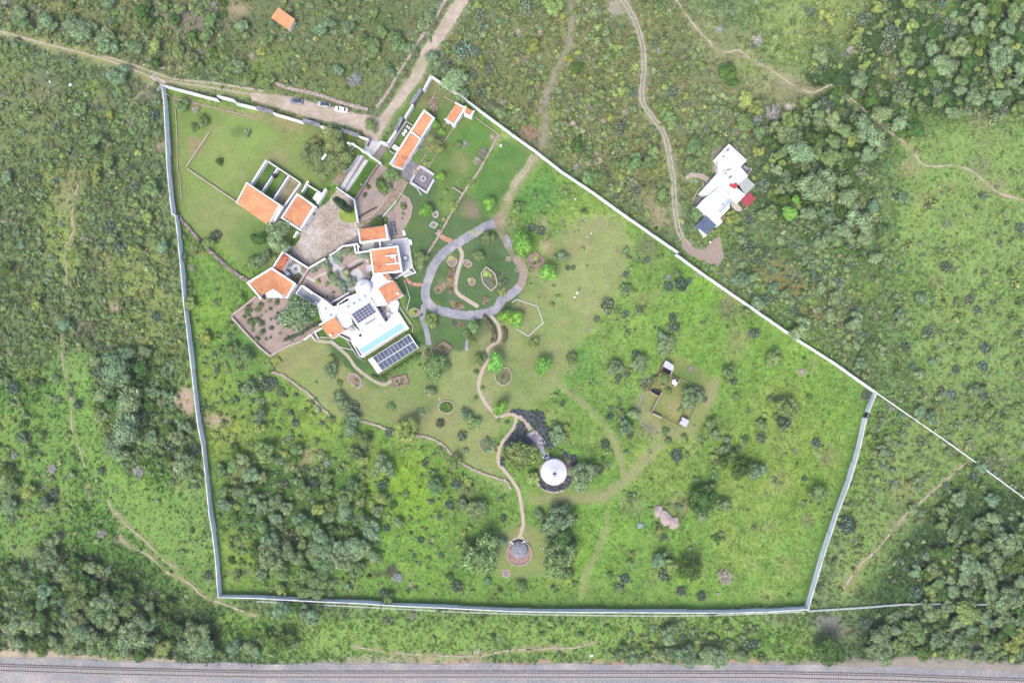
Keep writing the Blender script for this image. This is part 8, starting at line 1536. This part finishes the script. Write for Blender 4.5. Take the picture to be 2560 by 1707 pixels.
scatter('low_scrub', pos, np.stack([s, s, s * RNG.uniform(.6, .95, k)], 1), RNG.uniform(0, 6.28, k), idx_, np.clip(col, .01, .6), PI_B + PI_N + PI_D)
# lavender round the huts
LAV = [D('I', 380, 60, 560, 10, 700, 60, 900, 40, 1020, 90, 1060, 300, 1180, 500, 1230, 640, 1180, 740, 1060, 740, 1010, 660, 950, 500, 890, 400, 790, 330, 700, 220, 600, 140, 450, 80),
       D('I', 535, 260, 620, 250, 700, 400, 760, 560, 880, 720, 800, 760, 600, 560, 480, 640, 420, 760, 330, 900, 290, 820, 300, 650, 420, 480, 500, 420), D('I', 235, 880, 300, 930, 300, 1100, 250, 1080, 215, 980),
       D('I', 890, 1250, 960, 1280, 1040, 1370, 1150, 1430, 1290, 1430, 1400, 1370, 1480, 1230, 1570, 1290, 1460, 1440, 1350, 1510, 1200, 1535, 1050, 1510, 930, 1430),
       D('I', 1350, 760, 1400, 790, 1480, 850, 1600, 880, 1640, 960, 1600, 1080, 1510, 1090, 1500, 1010, 1560, 970, 1400, 900), D('I', 1040, 700, 1150, 720, 1200, 800, 1080, 790)]
pp = []
for poly in LAV:
    xs = [p[0] for p in poly]; ys = [p[1] for p in poly]; ar = (max(xs) - min(xs)) * (max(ys) - min(ys))
    for _ in range(int(ar * .16)):
        a, b_ = random.uniform(min(xs), max(xs)), random.uniform(min(ys), max(ys))
        if inpoly(a, b_, poly): pp.append((a, b_))
pp = np.array(pp); k = len(pp); s = RNG.uniform(.32, .7, k); cl = np.array(C(128, 134, 154)) * 1.2 * RNG.normal(1, .25, k)[:, None]; cl[RNG.random(k) < .25] = np.array(C(120, 134, 118))
scatter('lavender_beds', np.stack([(pp[:, 0] - 1280) * S, (853.5 - pp[:, 1]) * S, np.full(k, -.05)], 1), np.stack([s, s, s], 1), RNG.uniform(0, 6.28, k), RNG.integers(0, 4, k), np.clip(cl, .01, .4), PI_B, 'dark blue-grey lavender planted round the domed hut')
# the remaining small trees and bushes of the thickets
if rest:
    q = [PLANTS[i] for i in rest]; k = len(q); s = np.array([p[3] * S for p in q]); pos = np.array([W(p[1], p[2], p[3] * S * .5)[:2] + (-.05,) for p in q])
    cl = np.array([jit(KIND[p[0]][4]) for p in q]); tp = [i_ for i_ in range(4)]
    PI_M = [proto('thicket_bush', *leafball(480, .1, 6, 120 + j, flat=.75), M_LEAFI) for j in range(4)]
    scatter('thicket', pos, np.stack([s, s, s * .95], 1), RNG.uniform(0, 6.28, k), RNG.integers(0, 4, k), cl, PI_M, 'closed thicket of small bushes on the hillsides')
print('plants', len(PLANTS), 'solo', len(solo), 'rest', len(rest), {k: len(v) for k, v in byk.items()})

mbh = MB(); hx, hy = 420, 330; mbh.add([(a * hx, b * hy, z) for z in (-1.3, H + 1) for a, b in ((-1, -1), (1, -1), (1, 1), (-1, 1))], [(3, 2, 1, 0), (4, 5, 6, 7), (0, 1, 5, 4), (1, 2, 6, 5), (2, 3, 7, 6), (3, 0, 4, 7)])
mh = bpy.data.materials.new('haze'); mh.use_nodes = True; n = mh.node_tree.nodes; n.clear(); pv = n.new('ShaderNodeVolumePrincipled'); pv.inputs['Density'].default_value = .0001; pv.inputs['Color'].default_value = (.97, .98, 1, 1); pv.inputs['Anisotropy'].default_value = .2
mo = n.new('ShaderNodeOutputMaterial'); mh.node_tree.links.new(pv.outputs[0], mo.inputs['Volume']); hz = mbh.build('haze', mh); hz['kind'] = 'stuff'
